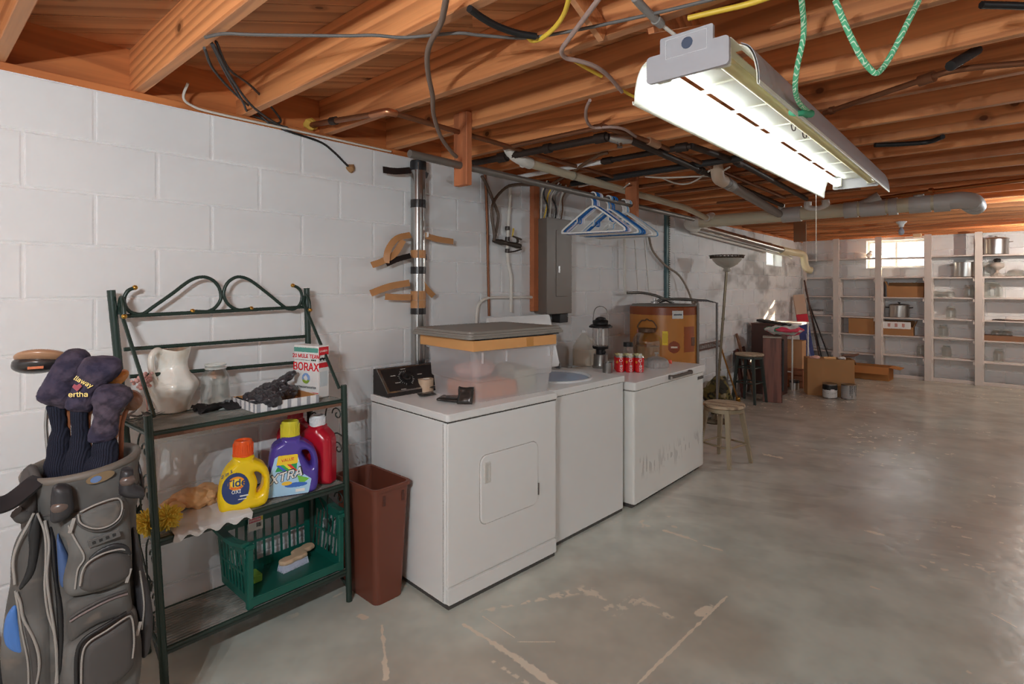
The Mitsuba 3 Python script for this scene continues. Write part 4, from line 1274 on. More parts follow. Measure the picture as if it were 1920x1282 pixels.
# ---------------------------------------------------------------- dryer vent pipe with strips of tape
PX, PY, PR = -2.486, 2.002, .0415
m_galv = M((182, 182, 180), .22, metal=1.0)
k = thing('vent_pipe', 'shiny metal vent pipe standing behind the dryer with strips of tape round it', 'pipe')
part(k, 'pipe', lathe([(PR, .0), (PR, 2.10), (PR - .003, 2.10), (PR - .003, .0), (PR, 0)], 32, (PX, PY, 0.02)), m_galv, 40)
part(k, 'seam', box((PX + PR - .004, PY - .03, .02), (PX + PR * .80, PY - .027, 2.1)), m_galv)
part(k, 'collar', lathe([(PR + .002, 0), (PR + .004, .004), (PR + .004, .05), (PR + .002, .054)], 32, (PX, PY, 2.06)), m_black, 40)
part(k, 'sticker', box((PX + .030, PY + .033, 1.683), (PX + .050, PY + .036, 1.712)), M((226, 224, 220), .5))


def band(z, w, col, a0=-2.9, a1=2.9, r=PR + .0012, rough=.4, name='tape_band'):
    t = np.linspace(a0, a1, 30)
    base = math.atan2(-PY, -PX)
    return strip([(PX + r * math.cos(base + a), PY + r * math.sin(base + a), z) for a in t], w, .0012, np.stack([np.cos(base + t), np.sin(base + t), 0 * t], -1))


m_kraft = M((182, 130, 84), .5)
m_btape = M((34, 30, 30), .3)


def flag(pts, w, col, label=None):
    """A loose end of tape standing off the pipe; pixel points on the plane just in front of the pipe's axis."""
    q = [at(x, y, X=PX + .02 + .02 * i / len(pts)) for i, (x, y) in enumerate(pts)]
    q = spline(q, 5)
    return strip(q, w, .0012, V3(.75, -.66, .05))


for z, w, c, lb in ((1.871, .045, m_btape, 'black tape'), (1.585, .045, m_kraft, 'brown tape'), (1.494, .040, m_btape, 'black tape'), (1.352, .050, m_kraft, 'brown tape'), (1.303, .045, m_kraft, 'brown tape'), (1.262, .035, m_btape, 'black tape')):
    part(k, 'tape_band', band(z, w, c), c, True, label=lb)
for pts, w, c in (([(718, 318), (742, 321), (770, 319)], .036, m_btape), ([(770, 440), (744, 447), (728, 468), (724, 493)], .034, m_kraft), ([(850, 453), (820, 448), (796, 441)], .034, m_kraft),
                  ([(697, 497), (716, 490), (740, 476), (756, 450)], .034, m_kraft), ([(724, 495), (745, 486), (770, 479)], .030, m_btape), ([(800, 482), (789, 482)], .034, m_btape), ([(695, 550), (730, 537), (768, 530)], .036, m_kraft),
                  ([(813, 555), (803, 545), (790, 530)], .032, m_kraft), ([(722, 556), (745, 557), (770, 557)], .034, m_kraft), ([(802, 330), (797, 326)], .034, m_btape)):
    part(k, 'tape_end', flag(pts, w, c), c, True)
# ---------------------------------------------------------------- pipes, rod and wiring on the left wall
m_iron = M((62, 50, 44), .55, metal=.6)
m_ironl = M((128, 122, 116), .5, metal=.7)
m_copper = M((134, 88, 62), .45, metal=.7)
m_pvc = M((196, 184, 158), .45)
m_pvcw = M((214, 208, 198), .45)
m_cable = M((58, 54, 52), .6)
m_cableg = M((124, 118, 112), .6)
m_cablew = M((206, 198, 186), .6)
m_cableb = M((104, 74, 52), .65)
m_cabley = M((216, 178, 60), .5)
RX = -1.94
ra, rb_ = at(768, 288, X=RX), at(1300, 411, X=RX)
k = thing('hanging_rod', 'grey iron pipe used as a clothes rod below the joists', 'rod')
part(k, 'pipe', tube([ra, rb_], .0175, 16), m_ironl, 40)
rodz = lambda y: ra[2] + (rb_[2] - ra[2]) * (y - ra[1]) / (rb_[1] - ra[1])
for y0, zt, lb in ((1.816, 2.237, 'short reddish timber hanger nailed to a joist, carrying the near end of the rod'), (3.442, 2.215, 'reddish timber hanger beside the clothes hangers, carrying the rod')):
    m = sub(box((RX - .046, y0, rodz(y0) - .095), (RX + .044, y0 + .0375, zt), .003), lathe([(.0178, -.1), (.0178, .1)], 20, (RX, y0 + .02, rodz(y0 + .02)), (0, 1, 0)))
    solo('timber_hanger', m, m_red, lb, 'timber')

# plastic clothes hangers
m_hblue, m_hlb, m_hw, m_hl = M((30, 100, 170), .35), M((120, 170, 215), .35), M((226, 224, 220), .35), M((198, 194, 216), .35)


def hanger_mesh():
    w, h = .205, .146
    tri = [(0, .01), (-.03, .006), (-w + .012, -h + .03), (-w, -h + .010), (-w + .012, -h), (0, -h), (w - .012, -h), (w, -h + .010), (w - .012, -h + .03), (.03, .006)]
    pts = spline([(x, 0, z) for x, z in tri + tri[:1]], 4)
    body = tube(pts[:-1], .0062, 8, closed=True, up=(0, 1, 0))
    hook = tube([(0, 0, .008), (0, 0, .050), (-.008, 0, .064), (-.018, 0, .080), (-.014, 0, .098), (.004, 0, .106), (.020, 0, .096), (.024, 0, .080)], .0050, 8, smooth_n=5, up=(0, 1, 0))
    notch = [tube([(s * .105, 0, -.052), (s * .105, 0, -.078), (s * .120, 0, -.084)], .0036, 6, smooth_n=3, up=(0, 1, 0)) for s in (-1, 1)]
    return body, hook, notch


hb, hh, hn = hanger_mesh()
for i, (y, m, c, yaw, dx) in enumerate(((2.955, m_hw, 'white', .10, .0), (2.975, m_hblue, 'blue', .05, .004), (2.995, m_hblue, 'blue', -.02, -.004), (3.013, m_hl, 'lavender', .10, .006), (3.032, m_hw, 'white', .04, .0), (3.135, m_hw, 'white', -.02, .004), (3.155, m_hlb, 'pale blue', .06, 0),
                                        (3.195, m_hblue, 'blue', .0, .004), (3.218, m_hblue, 'blue', .05, 0), (3.330, m_hw, 'white', -.03, .003), (3.346, m_hw, 'white', .02, -.004), (3.362, m_hw, 'white', .04, 0), (3.378, m_hw, 'white', -.01, .006), (3.394, m_hlb, 'pale blue', .05, 0), (3.410, m_hw, 'white', .0, 0))):
    nth = ('first', 'second', 'third', 'fourth', 'fifth', 'sixth', 'seventh', 'eighth', 'ninth', 'tenth', 'eleventh', 'twelfth', 'thirteenth', 'fourteenth', 'fifteenth')[i]
    k = thing('clothes_hanger', '%s plastic clothes hanger, %s from the near end of the rod' % (c, nth), 'hanger', 'plastic clothes hangers on the rod')
    F2 = Frame((RX + .003 + .1 * dx, y, rodz(y) - .0815 - .001), yaw + .12)
    part(k, 'frame', F2(hb), m, 50)
    part(k, 'hook', F2(hh), m, 50)
    for q in hn:
        part(k, 'notch', F2(q), m, 50)

# ---- white wall: faucet, supply pipes, cables, conduit
WF = WX + .004


def wallp(x, y, off=.02):
    return at(x, y, X=WX + off)


def cable(name, pts, r, m, label, cat_='cable', n=6, off=.012, sides=7, Z=None, X=None):
    q = [np.asarray(p, float) if len(p) == 3 else (at(p[0], p[1], Z=Z) if Z is not None else at(p[0], p[1], X=WX + off)) for p in pts]
    return solo(name, tube(q, r, sides, smooth_n=n), m, label, cat_, 60)


k = thing('water_pipe', 'white painted supply pipe with shutoff valves on the block wall', 'pipe')
vp = [wallp(957, 352, .03), wallp(953, 420, .03), wallp(951, 468, .03), wallp(952, 490, .03), wallp(958, 520, .03), wallp(958, 585, .03)]
part(k, 'pipe', tube(vp, .011, 10), m_pvcw, 40)
for y in (428, 448, 470):
    c = wallp(951.5, y, .03)
    part(k, 'coupling', lathe([(.012, -.014), (.017, -.012), (.017, .012), (.012, .014)], 12, c), M((70, 62, 58), .4, metal=.5), 40)
c = wallp(950, 456, .05)
part(k, 'valve_body', tube([wallp(925, 451, .045), wallp(940, 454, .05), c, wallp(968, 460, .06), wallp(976, 462, .07)], [.012, .020, .014, .020, .016], 12, smooth_n=4), M((74, 66, 60), .4, metal=.6), 40)
part(k, 'spout', tube([wallp(968, 459, .06), wallp(971, 452, .08), wallp(970, 446, .085)], .009, 10), M((88, 78, 70), .4, metal=.6), 40)
part(k, 'tee_handle', tube([wallp(962, 443, .085), wallp(978, 449, .09)], .006, 8), M((88, 78, 70), .4, metal=.6), 40)
part(k, 'lever', beam(wallp(961, 444, .06), wallp(963, 428, .06), .012, .006, (1, 0, 0)), M((206, 170, 50), .4), label='yellow lever')
part(k, 'drain_cock', tube([wallp(952, 473, .04), wallp(966, 471, .06), wallp(978, 467, .07)], .005, 8), M((70, 62, 58), .4, metal=.6), 40)
solo('hose_loop', cat(tube([wallp(903, 330, .03), wallp(912, 345, .03), wallp(928, 385, .04), wallp(934, 405, .04), wallp(930, 435, .04), wallp(926, 449, .045)], .010, 8, smooth_n=6), tube([wallp(1000, 346, .03), wallp(968, 346, .03), wallp(948, 352, .04), wallp(928, 374, .05), wallp(922, 400, .05), wallp(927, 440, .05), wallp(926, 452, .05)], .010, 8, smooth_n=6)), M((92, 76, 64), .5), 'brown rubber hose looped down to the wall faucet', 'hose', 60)
cable('copper_pipe', [(908, 318), (911, 352), (914, 440), (915, 500), (917, 592)], .009, m_copper, 'thin brown pipe running straight down the wall left of the faucet', 'pipe', off=.02)
solo('conduit', tube([wallp(893, 620, .02), wallp(894, 588, .02), wallp(898, 570, .02), wallp(910, 560, .02), wallp(930, 557.5, .02), wallp(1003, 557, .02)], .010, 10, smooth_n=5), m_pvcw, 'white painted conduit bending along the wall below the faucet', 'conduit', 50)
pa, pb = at(999, 352, X=WX + .03), at(1010, 583, X=WX + .03)
solo('timber_post', box((WX + .001, pa[1], pb[2]), (WX + .040, pb[1] - .002, 2.136), .002), m_red, 'narrow timber batten fixed to the wall left of the electric panel', 'timber')

# electric panel
ep = at(1027, 405, X=WX + .125)
e1 = at(1072, 590, X=WX + .125)
ey0, ey1, ez0, ez1 = ep[1], e1[1], 1.208, 1.888
m_pan = M((108, 98, 90), .45, metal=.1)
k = thing('electric_panel', 'grey metal electric panel mounted on the wall with cables entering its top', 'electric panel')
part(k, 'cabinet', box((WX + .0, ey0, ez0), (WX + .110, ey1, ez1), .003), m_pan)
dk = part(k, 'door', box((WX + .110, ey0 - .006, ez0 - .006), (WX + .122, ey1 + .006, ez1 + .006), .003), m_pan)
part(dk, 'inner_door', box((WX + .122, ey0 + .10, ez0 + .12), (WX + .126, ey1 - .05, ez1 - .08), .002), m_pan)
part(dk, 'latch', box((WX + .126, ey0 + .12, 1.50), (WX + .131, ey0 + .14, 1.55), .001), m_chrome)
part(k, 'knockout_box', box((WX + .02, ey1 - .11, ez0 - .075), (WX + .10, ey1 - .01, ez0 - .006), .004), m_black)
m_cols = (m_cablew, m_cabley, m_black, m_cablew, m_cableg, m_black, m_cablew, m_cableb)
for i in range(8):
    y = ey0 + .015 + .034 * i
    y2 = y + .05 * math.sin(i * 2.2)
    part(k, 'cable', tube([(WX + .05, y, ez1 - .005), (WX + .055 + .01 * (i % 3), y + .4 * (y2 - y), ez1 + .09), (WX + .06, y2, ez1 + .18), (WX + .10 + .02 * (i % 2), y2 + .01, 2.158)], .006, 6, smooth_n=5), m_cols[i], 60)

# cables along the sill
cable('cable', [V3(-2.55, 1.22, 2.150), V3(WX + .012, 1.26, 2.133), (600, 266), (626, 285), (644, 303), (655, 314)], .0052, m_black, 'black cable drooping across the white blocks into a hole in the wall')
hp = at(657, 316, X=WX + .006)
solo('foam_plug', crumple(ball(hp, .022, 3), .008, 60, 3), M((150, 112, 74), .9), 'brown foam plug in the wall where the black cable enters', 'foam', True)
cable('cable', [V3(-2.45, .80, 2.22), (-2.50, .80, 2.175), V3(-2.522, .84, 2.155), V3(-2.523, .93, 2.146), V3(-2.521, 1.3, 2.146), V3(-2.522, 1.75, 2.146), V3(-2.52, 1.84, 2.146)], .0055, m_cablew, 'white cable running along the sill plate at the top of the wall', n=5)
for i, pts in enumerate((((383, 90, 2.20), (400, 130, 2.19), (440, 175, 2.17), (478, 208, 2.16)), ((405, 78, 2.20), (430, 130, 2.18), (475, 165, 2.17), (525, 222, 2.155)), ((396, 80, 2.20), (425, 140, 2.18), (455, 190, 2.17), (470, 214, 2.155)), ((400, 84, 2.20), (436, 150, 2.18), (474, 200, 2.165), (520, 232, 2.15)))):
    q = [at(x, y, X=-1.86 - .66 * min(1, j / (len(pts) - 1))) for j, (x, y, z) in enumerate(pts)]
    solo('cable', tube(q + [V3(-2.52, 1.16 + .03 * i, 2.152)], .0048, 6, smooth_n=6), m_cable, ('dark cable drooping lowest from the second joist to the sill', 'dark cable with a loose kink hanging right of the drooping bundle', 'dark cable in the middle of the drooping bundle', 'dark cable drooping along the right of the bundle to the sill')[i], 'cable', 60)
fp = V3(-2.586, 1.395, 2.205)
solo('foam_plug', crumple(mv(ball((0, 0, 0), 1, 3), fp + (.012, 0, 0), s=(.016, .030, .034)), .016, 40, 8), M((205, 166, 72), .9), 'yellow foam squeezed round the copper pipe at the rim board', 'foam', True)
k = thing('copper_pipe', 'brown copper pipe from the yellow foam along a joist, then below the joists', 'pipe')
part(k, 'pipe', tube([fp, (-2.42, 1.395, 2.19), (-2.05, 1.40, 2.152)], [.014, .014, .012], 10), m_copper, 40)
part(k, 'elbow', tube([(-2.06, 1.40, 2.152), (-1.99, 1.402, 2.148), (-1.955, 1.41, 2.146), (-1.95, 1.45, 2.146)], .016, 10, smooth_n=4), M((196, 132, 96), .35, metal=.9), 40)
part(k, 'pipe', tube([(-1.95, 1.44, 2.146), (-1.95, 3.3, 2.135)], .012, 10), m_copper, 40)
part(k, 'coupling', tube([(-2.38, 1.395, 2.186), (-2.34, 1.396, 2.182)], .019, 10), m_iron, 40)

# metal strut with teeth beside the water heater
t0 = at(1257, 392, X=WX + .03)
t1 = at(1253, 560, X=WX + .03)
k = thing('perforated_strut', 'teal metal strut with dark toothed edge standing on the wall behind the water heater', 'strut')
part(k, 'rail', box((WX + .002, t1[1] - .035, 1.25), (WX + .03, t1[1] + .008, 2.13), .002), M((84, 112, 116), .45, metal=.3))
tt = [box((WX + .03, t1[1] + .008, z), (WX + .034, t1[1] + .034, z + .012)) for z in np.arange(1.26, 2.10, .022)]
part(k, 'teeth', cat(*tt, box((WX + .028, t1[1] + .004, 1.25), (WX + .032, t1[1] + .014, 2.12))), M((48, 66, 60), .5), kind='stuff')

# ---- water heater
HC, HR, HZ = V3(-2.215, 4.50, 0), .288, 1.235


def f_heater(p, n, uv):
    c = mix(lin((196, 132, 62)), lin((178, 112, 50)), fbm(p.x * 3, p.y * 3, p.z * 2, 2))
    return mix(c, lin((134, 66, 30)), smoothstep(1.16, 1.165, p.z))


m_heat = mat('heater_enamel', fn=f_heater, rough=.3)
k = thing('water_heater', 'orange brown cylindrical water heater behind the chest freezer', 'water heater')
part(k, 'tank', lathe([(HR - .01, .02), (HR, .03), (HR, HZ - .01), (HR - .012, HZ)], 56, HC), m_heat, 30)
part(k, 'top', lathe([(HR - .008, HZ - .004), (HR - .02, HZ + .012), (0, HZ + .020)], 48, HC), M((120, 116, 110), .6), 40)
part(k, 'foot_ring', lathe([(HR - .03, 0), (HR - .03, .03)], 40, HC), m_black)


def onheater(px, py, r=HR):
    """The heater's surface point seen at that pixel."""
    o, d = V3(0, 0, EYE) - HC, ray(px, py)
    a, b, c = d[0] ** 2 + d[1] ** 2, o[0] * d[0] + o[1] * d[1], o[0] ** 2 + o[1] ** 2 - r * r
    t = (-b - math.sqrt(b * b - a * c)) / a
    p = V3(0, 0, EYE) + t * d
    return p, math.atan2(p[1] - HC[1], p[0] - HC[0])


def curved(px, py, w, h, m, name, lift=.0015, round_=False):
    p, a = onheater(px, py)
    g = []
    for v in np.linspace(-1, 1, 9):
        row = []
        for u in np.linspace(-1, 1, 9):
            uu = u * (math.sqrt(max(0.02, 1 - v * v)) if round_ else 1)
            t = a + uu * w / 2 / HR
            row.append((HC[0] + (HR + lift) * math.cos(t), HC[1] + (HR + lift) * math.sin(t), p[2] + v * h / 2))
        g.append(row)
    return part(k, name, sheet(g, .001), m, True)


curved(1271, 590, .095, .065, M((206, 208, 204), .5), 'label')
curved(1271, 590, .07, .012, M((90, 96, 104), .5), 'label_text', .0028)
curved(1247, 634, .045, .115, M((232, 202, 40), .5), 'energy_tag')
curved(1247, 634, .034, .080, M((214, 180, 30), .5), 'tag_text', .0028)
curved(1264, 651, .10, .10, M((140, 66, 36), .5), 'round_sticker', round_=True)
curved(1264, 651, .055, .014, M((220, 206, 186), .5), 'sticker_text', .0028)
curved(1293, 636, .12, .21, M((150, 74, 34), .45), 'access_cover')
curved(1299, 640, .05, .07, M((92, 54, 34), .5), 'cover_label', .0028)
m_pgrey = M((122, 118, 112), .45, metal=.6)
part(k, 'inlet_pipe', tube([wallp(1171, 448, .05), wallp(1171, 500, .05), wallp(1172, 545, .05), wallp(1176, 549, .06)], .012, 10, smooth_n=4), m_pvcw, 40)
hz = HZ + .045
part(k, 'inlet_hose', tube([at(1176, 549, X=WX + .07), at(1205, 549, X=WX + .12), at(1232, 555, X=-2.25), (-2.18, 4.62, HZ + .015)], .012, 10, smooth_n=5), m_pgrey, 40)
part(k, 'outlet_pipe', tube([(-2.26, 4.42, HZ + .02), (-2.22, 4.46, HZ + .055), (-2.02, 4.50, HZ + .06), (-1.925, 4.52, HZ + .05), (-1.915, 4.525, HZ + .02), (-1.915, 4.525, .55)], .011, 10), m_pgrey, 40)
part(k, 'relief_pipe', tube([(-2.30, 4.60, HZ + .02), (-2.26, 4.68, HZ + .05), (-1.95, 4.80, HZ + .04), (-1.88, 4.85, HZ + .02), (-1.88, 4.85, .40)], .010, 10), M((108, 108, 108), .45, metal=.5), 40)
part(k, 'valve', lathe([(.03, 0), (.03, .02), (.012, .025), (.012, .05), (0, .05)], 16, (-2.26, 4.42, HZ + .015)), m_chrome, 40)
cable('cable', [wallp(1216, 440, .03), wallp(1224, 470, .03), wallp(1246, 496, .04), wallp(1272, 515, .06), wallp(1288, 540, .10), wallp(1300, 570, .15), V3(-2.02, 4.72, HZ + .03)], .011, M((142, 130, 118), .6), 'thick grey cable curving down the wall to the water heater')
for i, (xa, xb) in enumerate(((1190, 1196), (1208, 1217))):
    solo('drip_line', tube([wallp(xa, 450, .004), wallp((xa + xb) / 2, 500, .004), wallp(xb, 548, .004)], .004, 6, smooth_n=3), m_pvcw, ('thin white painted wire on the wall, nearer to the inlet pipe', 'thin white painted wire on the wall, nearer to the metal strut')[i], 'wire')
# ---------------------------------------------------------------- on the chest freezer
FT = FH + .001
scene['mat_milky'] = {'type': 'blendbsdf', 'weight': .62, 'bsdf_0': {'type': 'thindielectric', 'int_ior': 1.4},
                      'bsdf_1': {'type': 'principledthin', 'base_color': rgb((240, 236, 228)), 'roughness': .4, 'spec_trans': 0.0, 'diff_trans': .8, 'eta': 1.4}}
jp = at(1095, 684, Z=FT)
JG = Frame((jp[0], jp[1], FT), .3)
k = thing('milk_jug', 'translucent white plastic gallon jug half full on the freezer, left of the lantern', 'jug')
sq = lambda w, z, r: rect_ring(-w, -w, w, w, r, z, 5)
part(k, 'body', JG(loft([sq(.068, .001, .02), sq(.072, .006, .025), sq(.073, .12, .025), sq(.071, .15, .03), sq(.055, .19, .045), sq(.030, .225, .0295), sq(.018, .240, .0178), sq(.018, .250, .0178)])), 'mat_milky', 50)
part(k, 'cap', JG(lathe([(.020, .248), (.020, .264), (.018, .267), (0, .267)], 18)), m_hw, 40)
part(k, 'handle', JG(tube([(.045, .0, .205), (.070, 0, .195), (.078, 0, .16), (.073, 0, .13)], .011, 8, smooth_n=4, up=(0, 1, 0))), 'mat_milky', 50)
part(k, 'liquid', JG(loft([sq(.0690, .002, .02), sq(.0734, .008, .0255), sq(.0738, .120, .0255), sq(.0725, .124, .0255)])), M((232, 224, 206), .4), 50)

lp_ = at(1130, 690, Z=FT)
LN = Frame((lp_[0] - .03, lp_[1] + .02, FT), 0)
k = thing('lantern', 'camping lantern with black hood and wire handle on the freezer beside the milk jug', 'lantern')
scene['mat_cut_glass'] = {'type': 'blendbsdf', 'weight': .14, 'bsdf_0': {'type': 'thindielectric', 'int_ior': 1.6},
                          'bsdf_1': {'type': 'twosided', 'bsdf': {'type': 'principled', 'base_color': rgb((232, 234, 234)), 'roughness': .12, 'specular': .9}}}
scene['mat_thin_glass'] = {'type': 'thindielectric', 'int_ior': 1.5}
part(k, 'base', LN(lathe([(.060, 0), (.063, .004), (.063, .012), (.056, .02), (.052, .095), (.054, .10), (.0, .10)], 28)), M((150, 146, 140), .35, metal=.8), 40)
part(k, 'collar', LN(lathe([(.034, .10), (.034, .135), (.055, .14), (.060, .150), (.060, .160), (0, .160)], 28)), m_black, 40)
part(k, 'knob', LN(mv(lathe([(.014, 0), (.014, .014), (0, .016)], 14), (.036, -.020, .118), ry=math.pi / 2, rz=-.6)), m_black, 40)
part(k, 'globe', LN(lathe([(.052, .160), (.055, .17), (.055, .285), (.052, .295)], 32)), 'mat_thin_glass', 50)
for s in (-1, 1):
    part(k, 'mantle', LN(lathe([(.006, .165), (.009, .18), (.009, .27), (.006, .285)], 12, (.016 * s, .010 * s, 0))), M((226, 224, 218), .6), 50)
for a in np.arange(4) * math.pi / 2 + .3:
    part(k, 'guard_wire', LN(tube([(.058 * math.cos(a), .058 * math.sin(a), .155), (.058 * math.cos(a), .058 * math.sin(a), .300)], .0022, 6)), m_steel, 40)
part(k, 'hood', LN(lathe([(.082, .296), (.086, .300), (.084, .308), (.070, .318), (.058, .322), (.058, .334), (.062, .340), (.048, .352), (.040, .354), (.036, .366), (.018, .374), (0, .376)], 32)), m_black, 40)
part(k, 'handle', LN(tube([(-.062, .0, .305), (-.066, .0, .36), (-.052, 0, .425), (-.020, 0, .45), (.020, 0, .45), (.052, 0, .425), (.066, 0, .36), (.062, 0, .305)], .0028, 7, smooth_n=4, up=(0, 1, 0))), m_steel, 50)

# six cans in plastic rings
cc = at(1184, 698, Z=FT)
CN = Frame((cc[0] - .02, cc[1] + .01, FT), math.atan2(-cc[1], -cc[0]) + math.pi / 2 + .10)
m_cred = M((200, 30, 34), .3, spec=.6)
cr, chh = .0325, .117
can_b = lathe([(.024, 0), (.026, .002), (cr, .010), (cr, chh - .014)], 24)
can_t = lathe([(cr, chh - .014), (.0285, chh - .004), (.0285, chh), (.026, chh), (.025, chh - .004), (0, chh - .004)], 24)
for j in range(2):
    for i in range(3):
        x, y = (i - 1) * .0665 - .004 * j, .0 + j * .0665
        k = thing('soda_can', 'red soda can on the freezer, %s in the %s row of the six' % (('leftmost', 'middle one', 'rightmost')[i], ('front', 'rear')[j]), 'can', 'six pack of red soda cans')
        mvv = lambda m: CN(mv(m, (x, y, 0)))
        part(k, 'body', mvv(can_b), m_cred, 40)
        part(k, 'top', mvv(can_t), m_alu, 40)
        part(k, 'tab', mvv(box((-.006, -.012, chh - .0038), (.006, .006, chh - .0015), .001)), m_alu)
        if j == 0:
            def wrapc(s, h, z, ang, up=False):
                t = meshkit.text_mesh(s, h, .001, True)
                V = np.array(t.vertices)
                V[:, 0] -= V[:, 0].mean()
                V[:, 1] -= V[:, 1].mean()
                if up:
                    V[:, [0, 1]] = np.column_stack([-V[:, 1], V[:, 0]])
                a = -math.pi / 2 + ang + V[:, 0] / cr
                R = cr + .0002 + V[:, 2]
                return trimesh.Trimesh(np.column_stack([R * np.cos(a), R * np.sin(a), z + V[:, 1]]), t.faces, process=False)
            part(k, 'lettering', mvv(wrapc('Coca-Cola', .021, chh * .47, .15, True)), m_boxw, label='white vertical lettering')
            part(k, 'badge', mvv(wrapc('o', .020, chh * .62, -.75)), M((232, 190, 70), .4))
g = []
solo('can_ring', CN(cat(*[tube([((i - 1) * .0665 - .004 * j + .030 * math.cos(t), j * .0665 + .030 * math.sin(t), chh + .0015) for t in np.linspace(0, 6.283, 17)[:-1]], .0014, 5, closed=True) for i in range(3) for j in range(2)])), M((206, 200, 120), .3), 'thin plastic ring carrier over the tops of the red soda cans', 'ring carrier', kind='stuff')

# black lidded jar behind the cans, big glass jug, cake dome, small things
def place(px, py, dx=0., dy=0.):
    p = at(px, py, Z=FT)
    return V3(p[0] + dx, p[1] + dy, FT)


q = place(1178, 682)
glass_jar(q, .040, .155, .034, 'jar with black screw lid directly behind the red soda cans', lid=m_black)
q = place(1207, 672)
q[0] = max(q[0], -2.20)
k = thing('glass_jug', 'large wide glass jug with dark collar and wire handle in front of the water heater', 'jug')
part(k, 'body', loft([np.stack([r * np.cos(ang), r * np.sin(ang), 0 * ang + z], -1) + q for ang in [np.arange(36) * 2 * np.pi / 36] for r, z in ((.001, .003), (.105, .003), (.117, .015), (.118, .14), (.112, .175), (.088, .21), (.066, .225), (.064, .25), (.060, .25), (.062, .222), (.085, .205), (.108, .172), (.1135, .14), (.1135, .018), (.104, .010), (.001, .010))]), 'mat_jar_glass', 50)
part(k, 'collar', lathe([(.069, .222), (.072, .225), (.072, .252), (.066, .256), (.0, .256)], 32, q), M((96, 72, 54), .45, metal=.3), 40)
part(k, 'handle', tube([q + (-.07, 0, .235), q + (-.085, 0, .27), q + (-.05, 0, .315), q + (-.02, 0, .318), q + (0, 0, .33), q + (.02, 0, .318), q + (.05, 0, .315), q + (.085, 0, .27), q + (.07, 0, .235)], .005, 8, smooth_n=4, up=(0, 1, 0)), M((96, 70, 52), .5), 50)
part(k, 'content', lathe([(.001, .012), (.10, .012), (.10, .11), (.001, .115)], 30, q), M((168, 128, 88), .8))
q = place(1231, 688)
n = 60
ang = np.arange(n) * 2 * np.pi / n
fl_ = 1 + .05 * np.cos(20 * ang)
k = thing('cake_dome', 'fluted clear glass cake dome with knob on the freezer right of the soda cans', 'glass dome')
dome = [(.085, .001), (.088, .03), (.080, .052), (.060, .068), (.030, .078), (.010, .082), (.008, .092), (.017, .10), (.015, .112), (.001, .115)]
inn = [(.001, .076), (.03, .074), (.058, .064), (.076, .05), (.084, .03), (.081, .001)]
part(k, 'dome', loft([np.stack([r * (fl_ if r > .05 else 1) * np.cos(ang), r * (fl_ if r > .05 else 1) * np.sin(ang), 0 * ang + z], -1) + q for r, z in dome + inn], caps=True), 'mat_cut_glass', 40)
q = place(1256, 681)
solo('orange_cap', lathe([(.016, 0), (.017, .002), (.015, .022), (.012, .026), (0, .026)], 18, q), M((240, 96, 70), .5), 'small coral orange bottle cap on the freezer beside the glass dome', 'cap', 40)
q = place(1159, 668)
q = V3(-2.30, q[1], FT)
solo('cardboard_sheet', mv(box((-.002, -.09, 0), (.002, .09, .20)), q, ry=.06, rz=.5), m_card2, 'small brown cardboard sheet standing on edge behind the lantern', 'cardboard')
solo('pink_handle', mv(box((-.05, -.012, 0), (.05, .012, .028), .006), q + (.06, .02, .215), rz=.9), M((176, 116, 108), .5), 'pinkish handle lying on top of the cardboard sheet behind the lantern', 'handle')
q = place(1146, 697)
solo('steel_cup', lathe([(.030, 0), (.033, .002), (.034, .072), (.036, .074), (.033, .074), (.031, .006), (0, .005)], 24, q + (0.0, -.05, 0)), m_steel, 'small steel cup before the lantern on the freezer', 'cup', 40)
# ---------------------------------------------------------------- fluorescent fixture hung below the joists
FX, FY0, FY1 = -0.661, 1.50, 3.87
m_fgrey = M((168, 164, 166), .4)
m_fwhite = M((224, 222, 206), .4)
k = thing('fluorescent_fixture', 'long two tube fluorescent light fixture hanging below the joists, one tube lit', 'ceiling light')


def sweep(prof, y0, y1, th):
    """A bent sheet: profile (x, z) swept along y."""
    p = np.array([(x, z) for x, _, z in spline([(x, 0, z) for x, z in prof], 4)])
    return sheet(np.stack([np.column_stack([FX + p[:, 0], np.full(len(p), y), p[:, 1]]) for y in np.linspace(y0, y1, 2)], 1), th)


wing = [(-.172, 1.962), (-.171, 1.952), (-.166, 1.957), (-.164, 1.99), (-.155, 2.03), (-.14, 2.058), (-.118, 2.073)]
part(k, 'reflector', sweep(wing, FY0 - .01, FY1, .003), m_fwhite, 40)
part(k, 'reflector', sweep([(-x, z) for x, z in wing], FY0 + .06, FY1, .003), m_fwhite, 40)
part(k, 'outer_shell', sweep([(x * 1.02 - .002, z + .004) for x, z in wing[2:]], FY0 + .01, FY1 - .002, .002), m_fgrey, 40)
part(k, 'outer_shell', sweep([(-(x * 1.02 - .002), z + .004) for x, z in wing[2:]], FY0 + .06, FY1 - .002, .002), m_fgrey, 40)
